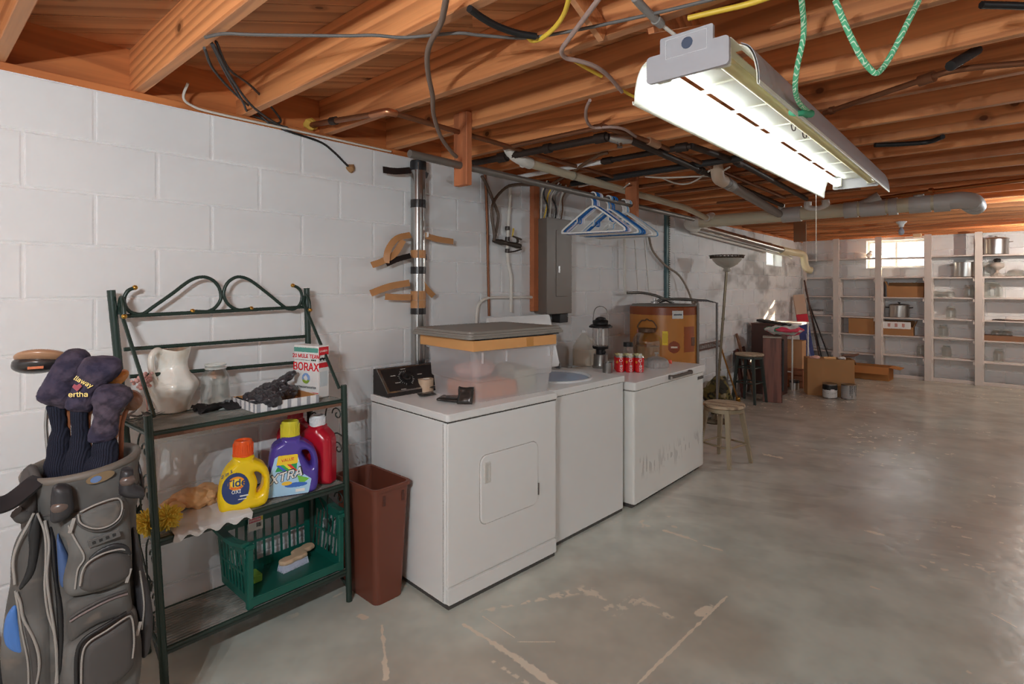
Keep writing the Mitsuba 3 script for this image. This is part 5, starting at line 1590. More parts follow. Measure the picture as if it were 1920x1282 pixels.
# slotted top strip on either side, channel with ribs between the tubes
yy = FY0 + .02
slots = []
L8 = (FY1 - FY0) / 8.3
for i in range(8):
    slots.append((FY0 + .10 + i * L8, FY0 + .10 + (i + (.86 if i != 3 else .35)) * L8))
for s in (-1, 1):
    p = sg.box(-.118, FY0, -.060, FY1)
    for a, b in slots:
        p = p.difference(sg.box(-.112, a, -.092, b))
    m = mv(prism(p, .0025), (0, 0, 2.071))
    V = np.array(m.vertices)
    V[:, 0] = FX + (V[:, 0] if s < 0 else -V[:, 0])
    part(k, 'slotted_panel', trimesh.Trimesh(V, m.faces if s < 0 else m.faces[:, ::-1], process=False), m_fwhite)
part(k, 'channel', box((FX - .062, FY0 + .005, 2.052), (FX + .062, FY1 - .005, 2.106), .006), m_fwhite)
for i in range(7):
    y = FY0 + .25 + i * .31
    part(k, 'rib', box((FX - .060, y, 2.046), (FX + .060, y + .012, 2.053), .001), m_fwhite)
ends = prism(sg.box(-.105, 2.005, .105, 2.066).buffer(.010).union(sg.box(-.072, 2.05, .072, 2.118).buffer(.004)), .012)
ends = lambda y: trimesh.Trimesh(np.column_stack([FX + _e.vertices[:, 0], y + _e.vertices[:, 2], _e.vertices[:, 1]]), _e.faces[:, ::-1], process=False)
_e = prism(sg.box(-.108, 2.008, .108, 2.062).buffer(.012).union(sg.box(-.072, 2.05, .072, 2.112).buffer(.005)), .012)
pk = part(k, 'end_plate', ends(FY0 - .022), m_fgrey)
part(pk, 'knockout', lathe([(0, 0), (.016, 0), (.0165, .002), (.0, .002)], 24, (FX + .004, FY0 - .0235, 2.084), (0, 1, 0)), M((74, 82, 100), .4))
part(pk, 'embossed_frame', trimesh.Trimesh(*(lambda m: (np.column_stack([FX + m.vertices[:, 0], FY0 - .0235 + m.vertices[:, 2], m.vertices[:, 1]]), m.faces[:, ::-1]))(prism(sg.box(-.060, 2.052, .062, 2.108).difference(sg.box(-.058, 2.054, .060, 2.106)), .002)), process=False), M((190, 188, 188), .4))
part(k, 'end_plate', ends(FY1 - .004), m_fgrey)
for s, lb in ((-1, 'lit tube'), (1, 'dark cream tube')):
    tx = FX + .086 * s
    tm = tube([(tx, FY0 + .03, 2.026), (tx, FY1 - .05, 2.026)], .0185, 16)
    if s < 0:
        d = mikit.ply(tm, M((235, 235, 230), .4), smooth=40)
        d['emitter'] = {'type': 'area', 'radiance': {'type': 'rgb', 'value': [8.2, 9.1, 9.4]}}
        part(k, 'tube', d, None, label=lb)
    else:
        part(k, 'tube', tm, M((214, 200, 142), .35), 40, label=lb)
    for y in (FY0 + .012, FY1 - .05):
        part(k, 'socket', box((tx - .022, y, 2.006), (tx + .022, y + .02, 2.060), .004), m_fwhite)
for x, y in ((.03, FY0 + .9), (.034, FY0 + 1.05), (-.02, FY0 + .06)):
    part(k, 'spring_clip', tube([(FX + x, y, 2.05), (FX + x + .004, y, 2.03), (FX + x + .014, y, 2.026), (FX + x + .016, y, 2.045)], .0022, 6, smooth_n=3), m_iron)
solo('pull_string', tube([(FX - .165, 3.66, 1.957), (FX - .165, 3.665, 1.55)], .0022, 5), m_cablew, 'thin white pull string hanging from the far end of the light fixture', 'string')
cd = [at(1274, 72, Z=2.125), at(1258, 60, Z=2.14), at(1240, 46, Z=2.15), at(1212, 20, Z=2.155), at(1190, -4, Z=2.158)]
k = thing('power_cord', 'grey power cord with a plug joint running from the light fixture to the joists', 'cord')
part(k, 'cord', tube([V3(FX - .02, FY0 + .02, 2.112)] + cd[:3], .0055, 8, smooth_n=5), m_cablew, 60)
part(k, 'plug', tube([cd[2], cd[2] * .6 + cd[3] * .4], [.012, .015], 10), m_cableg, 40)
part(k, 'cord', tube([cd[2], cd[3], cd[4]], .011, 8, smooth_n=5), m_cableg, 60)


def f_rope(p, n, uv):
    s = dr.sin(p.z * 6.283 / .014 + 3 * dr.sin((p.x + p.y) * 200))
    return mix(lin((92, 176, 128)), lin((204, 226, 196)), smoothstep(.45, .8, s))


m_rope = mat('green_rope', fn=f_rope, rough=.8)
r1 = [at(x, y, X=X_) for x, y, X_ in ((1502, -30, -.39), (1503, 0, -.395), (1507, 45, -.41), (1505, 78, -.42), (1495, 125, -.44), (1491, 165, -.455), (1498, 192, -.47), (1516, 210, -.482))]
r1[0][2] = min(r1[0][2], 2.16)
k = thing('green_rope', 'light green braided rope tying the fixture to a joist, hanging straight', 'rope')
part(k, 'rope', tube([p if p[2] < 2.165 else V3(p[0], p[1], 2.165) for p in r1], .0075, 8, smooth_n=6), m_rope, 60)
part(k, 'knot', crumple(tube([at(1484, 210, X=-.52), at(1500, 212, X=-.484), at(1520, 214, X=-.482)], [.012, .010, .012], 8, smooth_n=4), .006, 60, 3), M((60, 150, 110), .8), 50)
r2 = [at(x, y, X=X_) for x, y, X_ in ((1566, 0, -.325), (1590, 58, -.30), (1614, 106, -.275), (1632, 130, -.258), (1644, 137, -.245), (1658, 124, -.232), (1678, 90, -.21), (1705, 36, -.18), (1722, 2, -.164))]
solo('green_rope', tube(r2, .0075, 8, smooth_n=6), m_rope, 'light green braided rope hanging in a V from the joists right of the fixture', 'rope', 60)

# ---------------------------------------------------------------- pipes below the joists
def run(name, label, pts, r, m, cat_='pipe', fit=(), fm=None, sides=10, sm=0):
    k = thing(name, label, cat_)
    part(k, 'pipe', tube(pts, r, sides, smooth_n=sm), m, 40)
    for a, b, s in fit:
        part(k, 'fitting', tube([a, b], r * s, sides), fm or m, 40)
    return k


v = V3
k = run('drain_pipe', 'cream plastic drain pipe running below the joists above the clothes rod', [v(-2.005, 2.40, 2.10), v(-2.06, 4.6, 2.085), v(-2.16, 5.30, 2.07)], .025, m_pvc, sides=16)
part(k, 'elbow', tube([v(-2.03, 2.26, 2.17), v(-2.025, 2.29, 2.135), v(-2.005, 2.35, 2.108), v(-2.005, 2.42, 2.10)], .032, 14, smooth_n=4), m_pvcw, 50)
for y in (2.285, 2.33, 2.375):
    part(k, 'ring', tube([v(-2.018, y, 2.148 - (y - 2.26) * .35), v(-2.016, y + .010, 2.145 - (y - 2.26) * .35)], .036, 14), m_pvcw, 40)
part(k, 'strap', tube([v(-2.012, 2.84, 2.096), v(-2.0125, 2.858, 2.0955)], .028, 14), M((150, 140, 120), .5))
k = run('iron_pipe', 'black iron pipe across the joists ending in a bright valve', [v(-2.35, 2.275, 2.125), v(-1.46, 2.30, 2.125), v(-1.42, 2.31, 2.125)], .019, m_iron, fit=((v(-2.12, 2.282, 2.125), v(-2.06, 2.283, 2.125), 1.5), (v(-1.80, 2.291, 2.125), v(-1.76, 2.292, 2.125), 1.4), (v(-1.49, 2.30, 2.125), v(-1.43, 2.302, 2.125), 1.35)))
part(k, 'valve', tube([v(-1.42, 2.31, 2.122), v(-1.385, 2.35, 2.118), v(-1.35, 2.40, 2.115)], [.02, .028, .018], 12), m_chrome, 40)
part(k, 'valve_stem', tube([v(-1.385, 2.35, 2.115), v(-1.38, 2.345, 2.075)], [.010, .014], 8), m_chrome, 40)
run('iron_pipe', 'dark iron pipe running away below the joists from the valve to the far drain', [v(-1.36, 2.39, 2.118), v(-1.42, 4.2, 2.118), v(-1.44, 5.2, 2.11)], .017, m_iron, fit=((v(-1.39, 3.3, 2.118), v(-1.392, 3.36, 2.118), 1.4),))
run('copper_pipe', 'copper pipe across the joists just above the black iron pipe', [v(-2.0, 2.195, 2.146), v(-1.40, 2.205, 2.146)], .012, m_copper, fit=((v(-1.44, 2.204, 2.146), v(-1.385, 2.206, 2.146), 1.5),))
run('copper_pipe', 'copper pipe with pale soldered fittings running along the joists left of the fixture', [v(-1.385, 2.20, 2.146), v(-1.34, 2.62, 2.14), v(-1.34, 4.9, 2.135)], .013, m_copper, fit=((v(-1.345, 2.56, 2.142), v(-1.34, 2.66, 2.138), 1.6), (v(-1.34, 3.4, 2.138), v(-1.34, 3.46, 2.138), 1.4)), fm=M((190, 150, 120), .4, metal=.6))
run('white_pipe', 'white plastic pipe crossing above the cream drain pipe', [v(-2.45, 2.82, 2.14), v(-1.76, 2.80, 2.14)], .015, m_hw)
run('iron_pipe', 'dark iron pipe continuing from the white pipe across the joists', [v(-1.77, 2.80, 2.14), v(-1.30, 2.79, 2.14), v(-1.22, 2.80, 2.14)], .016, m_iron, fit=((v(-1.76, 2.80, 2.14), v(-1.70, 2.80, 2.14), 1.3), (v(-1.30, 2.79, 2.14), v(-1.24, 2.795, 2.14), 1.5)))
run('iron_pipe', 'thick black pipe across the joists before the second timber hanger', [v(-2.3, 3.24, 2.135), v(-1.1, 3.22, 2.135)], .020, M((38, 36, 36), .5))
run('iron_pipe', 'dark pipe running away below the joists under the light fixture', [v(-1.22, 2.80, 2.14), v(-1.16, 3.3, 2.135), v(-1.20, 5.0, 2.12)], .017, m_iron, fit=((v(-1.165, 3.30, 2.135), v(-1.17, 3.38, 2.134), 1.35),))
run('copper_pipe', 'thin brown pipe slanting up across the cream drain pipe', [at(1035, 345, Z=2.115), at(1085, 314, Z=2.13), at(1122, 291, Z=2.145), at(1140, 286, Z=2.15)], .010, m_cableb, sm=3)
for y, x0, x1, lb in ((3.70, -2.2, -.95, 'second'), (4.12, -2.1, -.9, 'third'), (4.9, -1.9, -.8, 'fourth')):
    run('copper_pipe', 'brown copper pipe across the joists, %s from the fixture towards the far wall' % lb, [v(x0, y, 2.145), v(x1, y - .01, 2.145)], .011, m_copper, fit=((v(x1 - .3, y, 2.145), v(x1 - .25, y, 2.145), 1.5),))
k = run('drain_pipe', 'grey waste pipe with pale elbow running away from the fixture to the big drain', [v(-1.335, 3.52, 2.08), v(-1.53, 5.42, 2.065)], .034, M((128, 120, 114), .5), sides=16)
part(k, 'elbow', tube([v(-1.325, 3.40, 2.16), v(-1.325, 3.42, 2.12), v(-1.335, 3.47, 2.085), v(-1.345, 3.58, 2.08)], .040, 14, smooth_n=4), M((196, 172, 150), .5), 50)
part(k, 'coupling', tube([v(-1.350, 3.66, 2.079), v(-1.36, 3.76, 2.078)], .039, 14), M((150, 140, 132), .5), 40)

# the big drain across the room and the two pipes along the far left wall
k = thing('drain_stack', 'big cream plastic drain pipe crossing below the joists with grey wye fittings', 'pipe')
dz, dy = 2.055, 5.50
part(k, 'pipe', tube([v(-2.42, dy, dz), v(-.30, dy, dz + .01)], .060, 24), m_pvc, 30)
m_pgr = M((176, 170, 164), .45)
for x0, x1, s in ((-1.52, -1.36, 1.16), (-1.02, -.92, 1.15), (-.90, -.72, 1.12), (-.70, -.64, 1.18), (-.56, -.42, 1.14), (-.40, -.30, 1.20)):
    part(k, 'coupling', tube([v(x0, dy, dz + .004), v(x1, dy, dz + .006)], .060 * s, 24), m_pgr, 30)
part(k, 'wye', tube([v(-.90, dy, dz + .02), v(-.82, dy, dz + .06), v(-.76, dy, 2.15)], .050, 18, smooth_n=3), m_pgr, 40)
part(k, 'bend', tube([v(-.33, dy, dz + .01), v(-.24, dy - .005, dz + .012), v(-.17, dy + .06, dz + .0), v(-.15, dy + .16, dz - .03)], .066, 20, smooth_n=4), m_pgr, 40)
for i in range(3):
    part(k, 'ring', tube([v(-.185 + .012 * i, dy + .05 + .035 * i, dz - .002 - .008 * i), v(-.18 + .012 * i, dy + .062 + .035 * i, dz - .004 - .008 * i)], .072, 20), m_pgr, 40)
part(k, 'trap', tube([v(-1.30, dy - .03, 2.16), v(-1.30, dy - .03, 2.11), v(-1.26, dy - .03, 2.085), v(-1.20, dy - .03, 2.085), v(-1.16, dy - .03, 2.11), v(-1.16, dy - .03, 2.16)], .032, 14, smooth_n=4), m_pvcw, 50)
part(k, 'stub', tube([v(-1.53, dy, 2.07), v(-1.53, dy, 2.16)], .030, 14), m_pvcw, 40)
part(k, 'stub', tube([v(-.50, dy, 2.08), v(-.50, dy, 2.16)], .036, 14), m_pgr, 40)
part(k, 'elbow', tube([v(-2.30, dy, dz), v(-2.40, dy, dz), v(-2.425, dy + .05, dz - .01), v(-2.42, dy + .16, dz - .025)], .066, 18, smooth_n=4), m_pvcw, 50)
part(k, 'tee', tube([v(-2.18, dy, dz), v(-2.175, dy - .02, 2.11), v(-2.165, 5.32, 2.07)], .034, 14, smooth_n=3), m_pvcw, 50)
k = run('vent_duct', 'shiny metal duct running under the ceiling along the far left wall to a cream elbow', [v(-2.41, dy + .14, 2.03), v(-2.38, 8.6, 1.925)], .046, m_galv, sides=20)
part(k, 'joint', tube([v(-2.395, 7.0, 1.985), v(-2.395, 7.02, 1.985)], .050, 20), m_galv, 40)
part(k, 'joint', tube([v(-2.385, 8.0, 1.948), v(-2.385, 8.02, 1.948)], .050, 20), m_galv, 40)
part(k, 'bend', tube([v(-2.38, 8.55, 1.925), v(-2.36, 9.0, 1.91), v(-2.30, 9.20, 1.90), v(-2.26, 9.26, 1.86), v(-2.25, 9.28, 1.74), v(-2.22, 9.30, 1.66), v(-2.17, 9.34, 1.64)], .052, 16, smooth_n=5), M((214, 198, 160), .5), 50)
run('white_pipe', 'thin white pipe beside the shiny duct along the far left wall', [v(-2.48, dy + .2, 1.985), v(-2.46, 8.4, 1.885), v(-2.45, 9.1, 1.86), v(-2.40, 9.2, 1.82)], .020, m_pvcw, sm=3)

run('copper_pipe', 'copper pipe with a soldered joint crossing the joists right of the fixture', [at(1545, 212, Z=2.148), at(1640, 180, Z=2.148), at(1735, 148, Z=2.148), at(1800, 130, Z=2.148), at(1925, 118, Z=2.148)], .011, m_copper, fit=((at(1724, 152, Z=2.148), at(1752, 143, Z=2.148), 1.8), (at(1556, 208, Z=2.148), at(1564, 206, Z=2.148), 1.5)), sm=4)
run('copper_pipe', 'bright copper pipe crossing the far joists above the big drain', [at(1560, 384, Z=2.14), at(1700, 364, Z=2.14), at(1930, 336, Z=2.14)], .014, M((176, 112, 66), .3, metal=.9), fit=((at(1742, 358, Z=2.14), at(1750, 357, Z=2.14), 1.6),))
run('iron_pipe', 'short black pipe stub at the joists right of the green rope loop', [at(1782, 124, Z=2.13), at(1832, 94, Z=2.20)], .017, M((40, 38, 38), .5))

# ---------------------------------------------------------------- cables below the joists
CB = [
    ('long grey cable strung under the first joists towards the top of the photo', ((385, 70), (420, 63), (480, 65), (640, 67), (700, 66), (760, 70), (855, 62), (900, 66), (985, 71), (1060, 60), (1150, 42), (1240, 22), (1330, 0), (1380, -14)), .0050, M((92, 86, 82), .6), 2.155),
    ('black cable hanging between two joists left of the yellow cable', ((880, 16), (905, 34), (935, 50), (970, 62), (1005, 68)), .010, m_black, 2.15),
    ('yellow cable bending down from the joists near the top of the photo', ((1068, -8), (1058, 25), (1040, 52), (1015, 72), (998, 76), (990, 70)), .007, m_cabley, 2.15),
    ('short yellow cable showing between joists above the pinkish cable', ((1078, 115), (1100, 128), (1128, 143)), .006, m_cabley, 2.16),
    ('short yellow cable end left of the light fixture', ((1168, 170), (1182, 178), (1200, 186)), .006, m_cabley, 2.16),
    ('yellow cable running along a joist above the light fixture', ((1290, 34), (1340, 22), (1400, 8), (1450, -8)), .008, m_cabley, 2.156),
    ('pinkish grey cable looping below the joists left of the light fixture', ((1126, -6), (1090, 42), (1066, 74), (1053, 94), (1060, 108), (1085, 114), (1115, 124), (1140, 142), (1166, 172)), .0075, M((156, 130, 120), .6), 2.145),
    ('pinkish grey cable hooking down beside the copper fittings', ((1106, 188), (1099, 205), (1100, 225), (1112, 239), (1145, 238), (1170, 242), (1192, 256)), .007, M((156, 130, 120), .6), 2.14),
    ('white cable sagging below the joists behind the hangers', ((1085, 350), (1115, 346), (1150, 356), (1165, 355), (1180, 344)), .0055, m_cablew, 2.10),
    ('white cable between the hanger timber and the waste pipe elbow', ((1210, 331), (1245, 333), (1300, 331), (1340, 328), (1368, 313)), .006, m_cablew, 2.12),
    ('white cable sagging below the straight white cable near the waste pipe elbow', ((1240, 333), (1265, 343), (1285, 345), (1305, 338), (1330, 320)), .006, m_cablew, 2.12),
    ('dark cable strung along the far joists right of the fixture', ((1640, 272), (1690, 270), (1740, 266), (1768, 256)), .012, m_black, 2.15),
    ('black cable end by the right edge of the photo under a joist', ((1840, 9), (1890, 10), (1935, 12)), .010, m_black, 2.15),
]
for lb, pts, r, m, z in CB:
    solo('cable', tube([at(x, y, Z=z) for x, y in pts], r, 7, smooth_n=6), m, lb, 'cable', 60)
hs = [(838, -12, 1.50), (834, 12, 1.55), (826, 45, 1.62), (808, 78, 1.72), (801, 105, 1.80), (803, 140, 1.90), (811, 180, 2.05), (813, 215, 2.20), (826, 255, 2.35), (845, 283, 2.48), (856, 294, 2.55)]
solo('hose', tube([V3(0, 0, EYE) + min(t, .738 * FOCAL / (HORIZON - y)) * ray(x, y) for x, y, t in hs], .0088, 8, smooth_n=5), M((112, 92, 80), .6), 'grey brown hose hanging from the second joist down to the timber hanger', 'hose', 60)
# cross bridging between joists
for i, (px, py) in enumerate(((1128, 64), (1200, 66))):
    xb = at(px, py, Z=2.17)[0]
    n = round((at(px, py, Z=2.17)[1] - .673) / .4064)
    y1 = .673 + .4064 * n
    part('ceiling', 'bridging', beam((xb, y1 - .038 - .37, 2.335) if i == 0 else (xb + .05, y1 + .001, 2.18), (xb, y1 - .040, 2.175) if i == 0 else (xb + .05, y1 + .366, 2.335), .060, .019, (1, 0, 0)), m_joist)
lb = at(1690, 416, Z=2.16)
k = thing('bulb_socket', 'porcelain ceiling lamp socket with an unlit bulb under the far joists', 'lamp')
part(k, 'socket', lathe([(0, 2.165), (.055, 2.165), (.055, 2.155), (.030, 2.13), (.024, 2.10), (0, 2.10)], 24, (lb[0], lb[1], 0)), m_hw, 40)
part(k, 'bulb', lathe([(.013, 2.10), (.016, 2.085), (.028, 2.06), (.031, 2.04), (.026, 2.018), (.012, 2.006), (0, 2.004)], 24, (lb[0], lb[1], 0)), M((150, 150, 158), .15, spec=.8), 60)
q = at(1495, 452, Y=7.4)
solo('timber_hanger', box((q[0] - .07, 7.504, q[2]), (q[0] + .07, 7.543, 2.29), .003), M((120, 78, 48), .6), 'brown board hanging below the far joists in front of the shiny duct', 'timber')
q = at(1720, 440, Z=2.15)
solo('junction_box', box((q[0] - .05, q[1] - .05, 2.11), (q[0] + .05, q[1] + .05, 2.166), .004), M((226, 190, 146), .5), 'small pale junction box under the far joists near the bright window', 'junction box')
# ---------------------------------------------------------------- floor lamp, stools, things along the far left wall
LB = V3(-2.215, 5.68, 0)
LT = V3(-2.13, 5.76, 1.60)
m_lamp = M((128, 118, 100), .3, metal=.9)
k = thing('floor_lamp', 'tall torchiere floor lamp with upturned bowl shade standing near the water heater', 'lamp')
part(k, 'base', lathe([(.13, 0), (.135, .01), (.12, .022), (.05, .032), (.035, .06), (.02, .08), (0, .08)], 28, LB), m_lamp, 40)
part(k, 'pole', tube([LB + (0, 0, .06), LT], .0135, 12), m_lamp, 40)
for t in (.33, .66):
    part(k, 'pole_joint', tube([LB + (LT - LB) * t, LB + (LT - LB) * (t + .012)], .018, 12), m_lamp, 40)
sh = part(k, 'shade', lathe([(.022, -.05), (.04, -.04), (.03, -.01), (.055, .0), (.10, .025), (.140, .07), (.152, .105), (.147, .105), (.135, .072), (.095, .03), (.03, .012), (0, .012)], 36, LT), M((170, 164, 152), .35), 40, label='pale bowl shade')
ro = []
for i in range(28):
    a = i * 2 * math.pi / 28
    c = LT + V3(.163 * math.cos(a), .163 * math.sin(a), .106)
    ro.append(tube([c + V3(.014 * math.cos(t) * -math.sin(a), .014 * math.cos(t) * math.cos(a), .013 * math.sin(t)) for t in np.linspace(0, 6.283, 11)[:-1]], .0042, 5, closed=True))
part(sh, 'rim', cat(*ro, tube([LT + V3(.155 * math.cos(a), .155 * math.sin(a), .096) for a in np.linspace(0, 6.283, 33)[:-1]], .005, 6, closed=True), tube([LT + V3(.172 * math.cos(a), .172 * math.sin(a), .118) for a in np.linspace(0, 6.283, 33)[:-1]], .005, 6, closed=True)), M((74, 62, 50), .4, metal=.7), kind='stuff', label='dark pierced metal rim')


def f_seat(p, n, uv):
    return mix(lin((188, 166, 138)), lin((134, 112, 90)), smoothstep(.35, .75, fbm(p.x * 6, p.y * 34, p.z * 20, 4)))


m_seat = mat('stool_seat', fn=f_seat, rough=.6)


def stool(label, cx, cy, sz, sr, spread, m, rot, rungs, seatm=m_seat):
    k = thing('stool', label, 'stool')
    part(k, 'seat', lathe([(0, sz - .03), (sr * .93, sz - .03), (sr * .99, sz - .022), (sr, sz - .012), (sr * .97, sz - .002), (sr * .8, sz), (0, sz)], 40, (cx, cy, 0)), seatm, 40)
    part(k, 'apron', lathe([(sr * .86, sz - .06), (sr * .90, sz - .06), (sr * .90, sz - .028), (sr * .86, sz - .028), (sr * .86, sz - .06)], 32, (cx, cy, 0)), m, 40)
    legs = []
    for i in range(4):
        a = rot + i * math.pi / 2
        t = V3(cx + sr * .80 * math.cos(a), cy + sr * .80 * math.sin(a), sz - .03)
        b = V3(cx + spread * math.cos(a), cy + spread * math.sin(a), 0)
        legs.append((t, b))
        part(k, 'leg', tube([b, b + (t - b) * .5, t], [.013, .015, .017], 8, prof=[(1, 1), (-1, 1), (-1, -1), (1, -1)]), m)
    for z in rungs:
        for i in range(4):
            q = [b + (t - b) * (z / (sz - .03)) for t, b in (legs[i], legs[(i + 1) % 4])]
            part(k, 'rung', tube(q, .008, 8), m, 40)
    return k


stool('low round stool with worn wooden seat and tan metal legs beside the chest freezer', -1.665, 4.44, .468, .160, .205, M((156, 142, 118), .45, metal=.4), .55, (.15,))
stool('taller round stool with wooden seat and dark green legs before the brown speaker', -2.29, 6.93, .590, .165, .200, M((50, 58, 54), .45), .62, (.24, .42))
q = V3(-2.475, 5.86, .70)
k = thing('wire_rack', 'narrow brown wire rack fixed to the wall behind the floor lamp', 'rack')
part(k, 'rail', cat(beam(q, q + (0, .62, 0), .012, .014), beam(q + (0, 0, .06), q + (0, .62, .06), .010, .010)), M((84, 58, 50), .6), kind='stuff')
part(k, 'wire', cat(*[tube([q + (0, .02 * i + .01, 0), q + (0, .02 * i + .01, .06)], .0025, 4) for i in range(30)], *[beam(q + (-.054, y, .03), q + (.0, y, .03), .012, .012) for y in (.05, .55)]), M((110, 88, 76), .6), kind='stuff')
a, b = V3(-2.35, 6.42, 0), V3(-2.50, 6.40, .76)
k = thing('wooden_stick', 'slim brass tipped wooden stick leaning behind the floor lamp', 'stick')
st0, st1 = at(1384, 752, Z=0), at(1352, 652, X=-2.47)
part(k, 'shaft', tube([st0 + (0, 0, .002), st1], .010, 8), M((150, 104, 48), .35), 40)
part(k, 'tip', cat(ball(st0 + (0, 0, .03), .028, 2), lathe([(.03, 0), (.03, .01), (0, .012)], 12, st0)), M((196, 150, 70), .3, metal=1.0), kind='stuff')


def f_floral(p, n, uv):
    c = mix(lin((50, 46, 36)), lin((110, 98, 52)), smoothstep(.45, .6, fbm(p.x * 14, p.y * 14, p.z * 14, 3)))
    return mix(c, lin((150, 140, 110)), smoothstep(.62, .7, fbm(p.x * 9 + 5, p.y * 9, p.z * 9, 3)))


m_flor = mat('floral_cloth', fn=f_floral, rough=.9)
b_ = blob((-2.34, 6.08, .20), (.13, .20, .21), .09, 7, 4)
V = np.array(b_.vertices)
V[:, 2] = np.maximum(V[:, 2], .0)
V[:, 0] = np.maximum(V[:, 0], WX + .01)
solo('cloth_heap', trimesh.Trimesh(V, b_.faces, process=False), m_flor, 'heap of dark olive floral cloth on the floor behind the chest freezer', 'cloth', 50)
# planks leaning against the wall
for (x0, y0), (x1, y1, z1), w, m, lb in (((-2.34, 7.26), (-2.505, 7.10, .80), .05, M((120, 84, 62), .6), 'narrow brown plank leaning highest against the wall behind the taller stool'),
                                        ((-2.44, 7.17), (-2.505, 7.10, .60), .11, M((88, 42, 34), .6), 'dark red plank leaning against the wall, nearest the floor lamp'),
                                        ((-2.36, 7.36), (-2.50, 7.30, .62), .10, M((72, 46, 38), .6), 'dark brown plank leaning against the wall beside the big brown cabinet')):
    solo('plank', beam((x0, y0, .012), (x1, y1, z1), w, .02, (1, 0, .2), .002), m, lb, 'plank')


def f_walnut(p, n, uv):
    t = smoothstep(.3, .75, fbm(p.x * 26, p.y * 26, p.z * 2.2, 4))
    return mix(lin((130, 82, 68)), lin((96, 58, 48)), t)


m_wal = mat('walnut_veneer', fn=f_walnut, rough=.45)
k = thing('cabinet', 'tall dark brown cabinet in the far left corner behind the speaker', 'cabinet')
part(k, 'body', box((-2.46, 7.52, 0), (-2.10, 7.82, .905), .004), M((74, 48, 42), .5))
part(k, 'top', box((-2.462, 7.515, .905), (-2.09, 7.825, .92), .003), M((96, 66, 56), .45))
solo('black_board', beam((-2.40, 7.62, .955), (-2.02, 7.60, .905), .16, .03, (0, 0, 1), .004), m_black, 'black board lying slanted on top of the tall brown cabinet', 'board')
SP = Frame((-2.17, 7.04, 0), .28)
k = thing('speaker', 'brown wood veneer speaker cabinet with black grille standing on the floor by the taller stool', 'speaker')
part(k, 'cabinet', SP(box((0, 0, .0), (.205, .205, .775), .004)), m_wal)
part(k, 'top', SP(box((-.002, -.002, .775), (.207, .207, .79), .003)), M((166, 154, 142), .5))
part(k, 'grille', SP(box((.206, .015, .14), (.232, .195, .755), .006)), m_black)
part(k, 'plinth', SP(box((.205, .02, .0), (.215, .19, .12), .002)), M((70, 46, 40), .5))


def f_bag(p, n, uv):
    u = p.x * .8 + p.y * .35
    c = lin((202, 202, 198))
    c = mix(c, lin((40, 140, 110)), smoothstep(.62, .64, fbm(p.x * 5 + 2.1, p.y * 5, p.z * 2, 2)))
    c = mix(c, lin((214, 64, 90)), smoothstep(.50, .54, fbm(p.x * 6 + 9.4, p.y * 6, p.z * 3 + 3, 2)))
    return c


m_bagc = mat('printed_bag', fn=f_bag, rough=.5)
b_ = blob((-1.99, 7.20, .865), (.22, .13, .062), .06, 7, 21)
V = np.array(b_.vertices)
V[:, 2] = np.maximum(V[:, 2], .792)
solo('printed_bag', trimesh.Trimesh(V, b_.faces, process=False), m_bagc, 'crumpled plastic bag printed white, green and pink lying on the speaker', 'bag', 50)
k = thing('utility_table', 'white metal table in the sunlight against the far left wall', 'table')
tx0, tx1, ty0, ty1, tz = -2.49, -2.09, 8.03, 8.86, .885
part(k, 'tabletop', box((tx0, ty0, tz - .03), (tx1, ty1, tz), .005), m_hw)
for x in (tx0 + .012, tx1 - .012):
    for y in (ty0 + .012, ty1 - .012):
        part(k, 'leg', tube([(x, y, 0), (x, y, tz - .028)], .011, 8), m_hw, 40)
part(k, 'stretcher', tube([(tx0 + .012, ty0 + .012, .25), (tx1 - .012, ty0 + .012, .25)], .008, 8), m_hw, 40)


def carton(name, label, o, a, w, d, h, m, flaps=(), inner=None):
    """An open cardboard box with flaps: (side, length, tilt)."""
    F = Frame(o, a)
    k = thing(name, label, 'box')
    t = .004
    part(k, 'wall', F(cat(box((0, 0, 0), (w, t, h)), box((0, d - t, 0), (w, d, h)), box((0, t, 0), (t, d - t, h)), box((w - t, t, 0), (w, d - t, h)), box((t, t, 0), (w - t, d - t, t)))), m)
    for s, L, ang in flaps:
        c, sn = math.cos(ang), math.sin(ang)
        if s == 'front':
            g = beam((w / 2 - w / 2, 0, h), (w, 0, h), .001, .001)
            q = [(0, 0, h), (w, 0, h), (w, -L * c, h + L * sn), (0, -L * c, h + L * sn)]
        elif s == 'back':
            q = [(0, d, h), (w, d, h), (w, d + L * c, h + L * sn), (0, d + L * c, h + L * sn)]
        elif s == 'left':
            q = [(0, 0, h), (0, d, h), (-L * c, d, h + L * sn), (-L * c, 0, h + L * sn)]
        else:
            q = [(w, 0, h), (w, d, h), (w + L * c, d, h + L * sn), (w + L * c, 0, h + L * sn)]
        q = np.array(q)
        part(k, 'flap', F(sheet([[q[0], q[1]], [q[3], q[2]]], .004)), m)
    return k, F


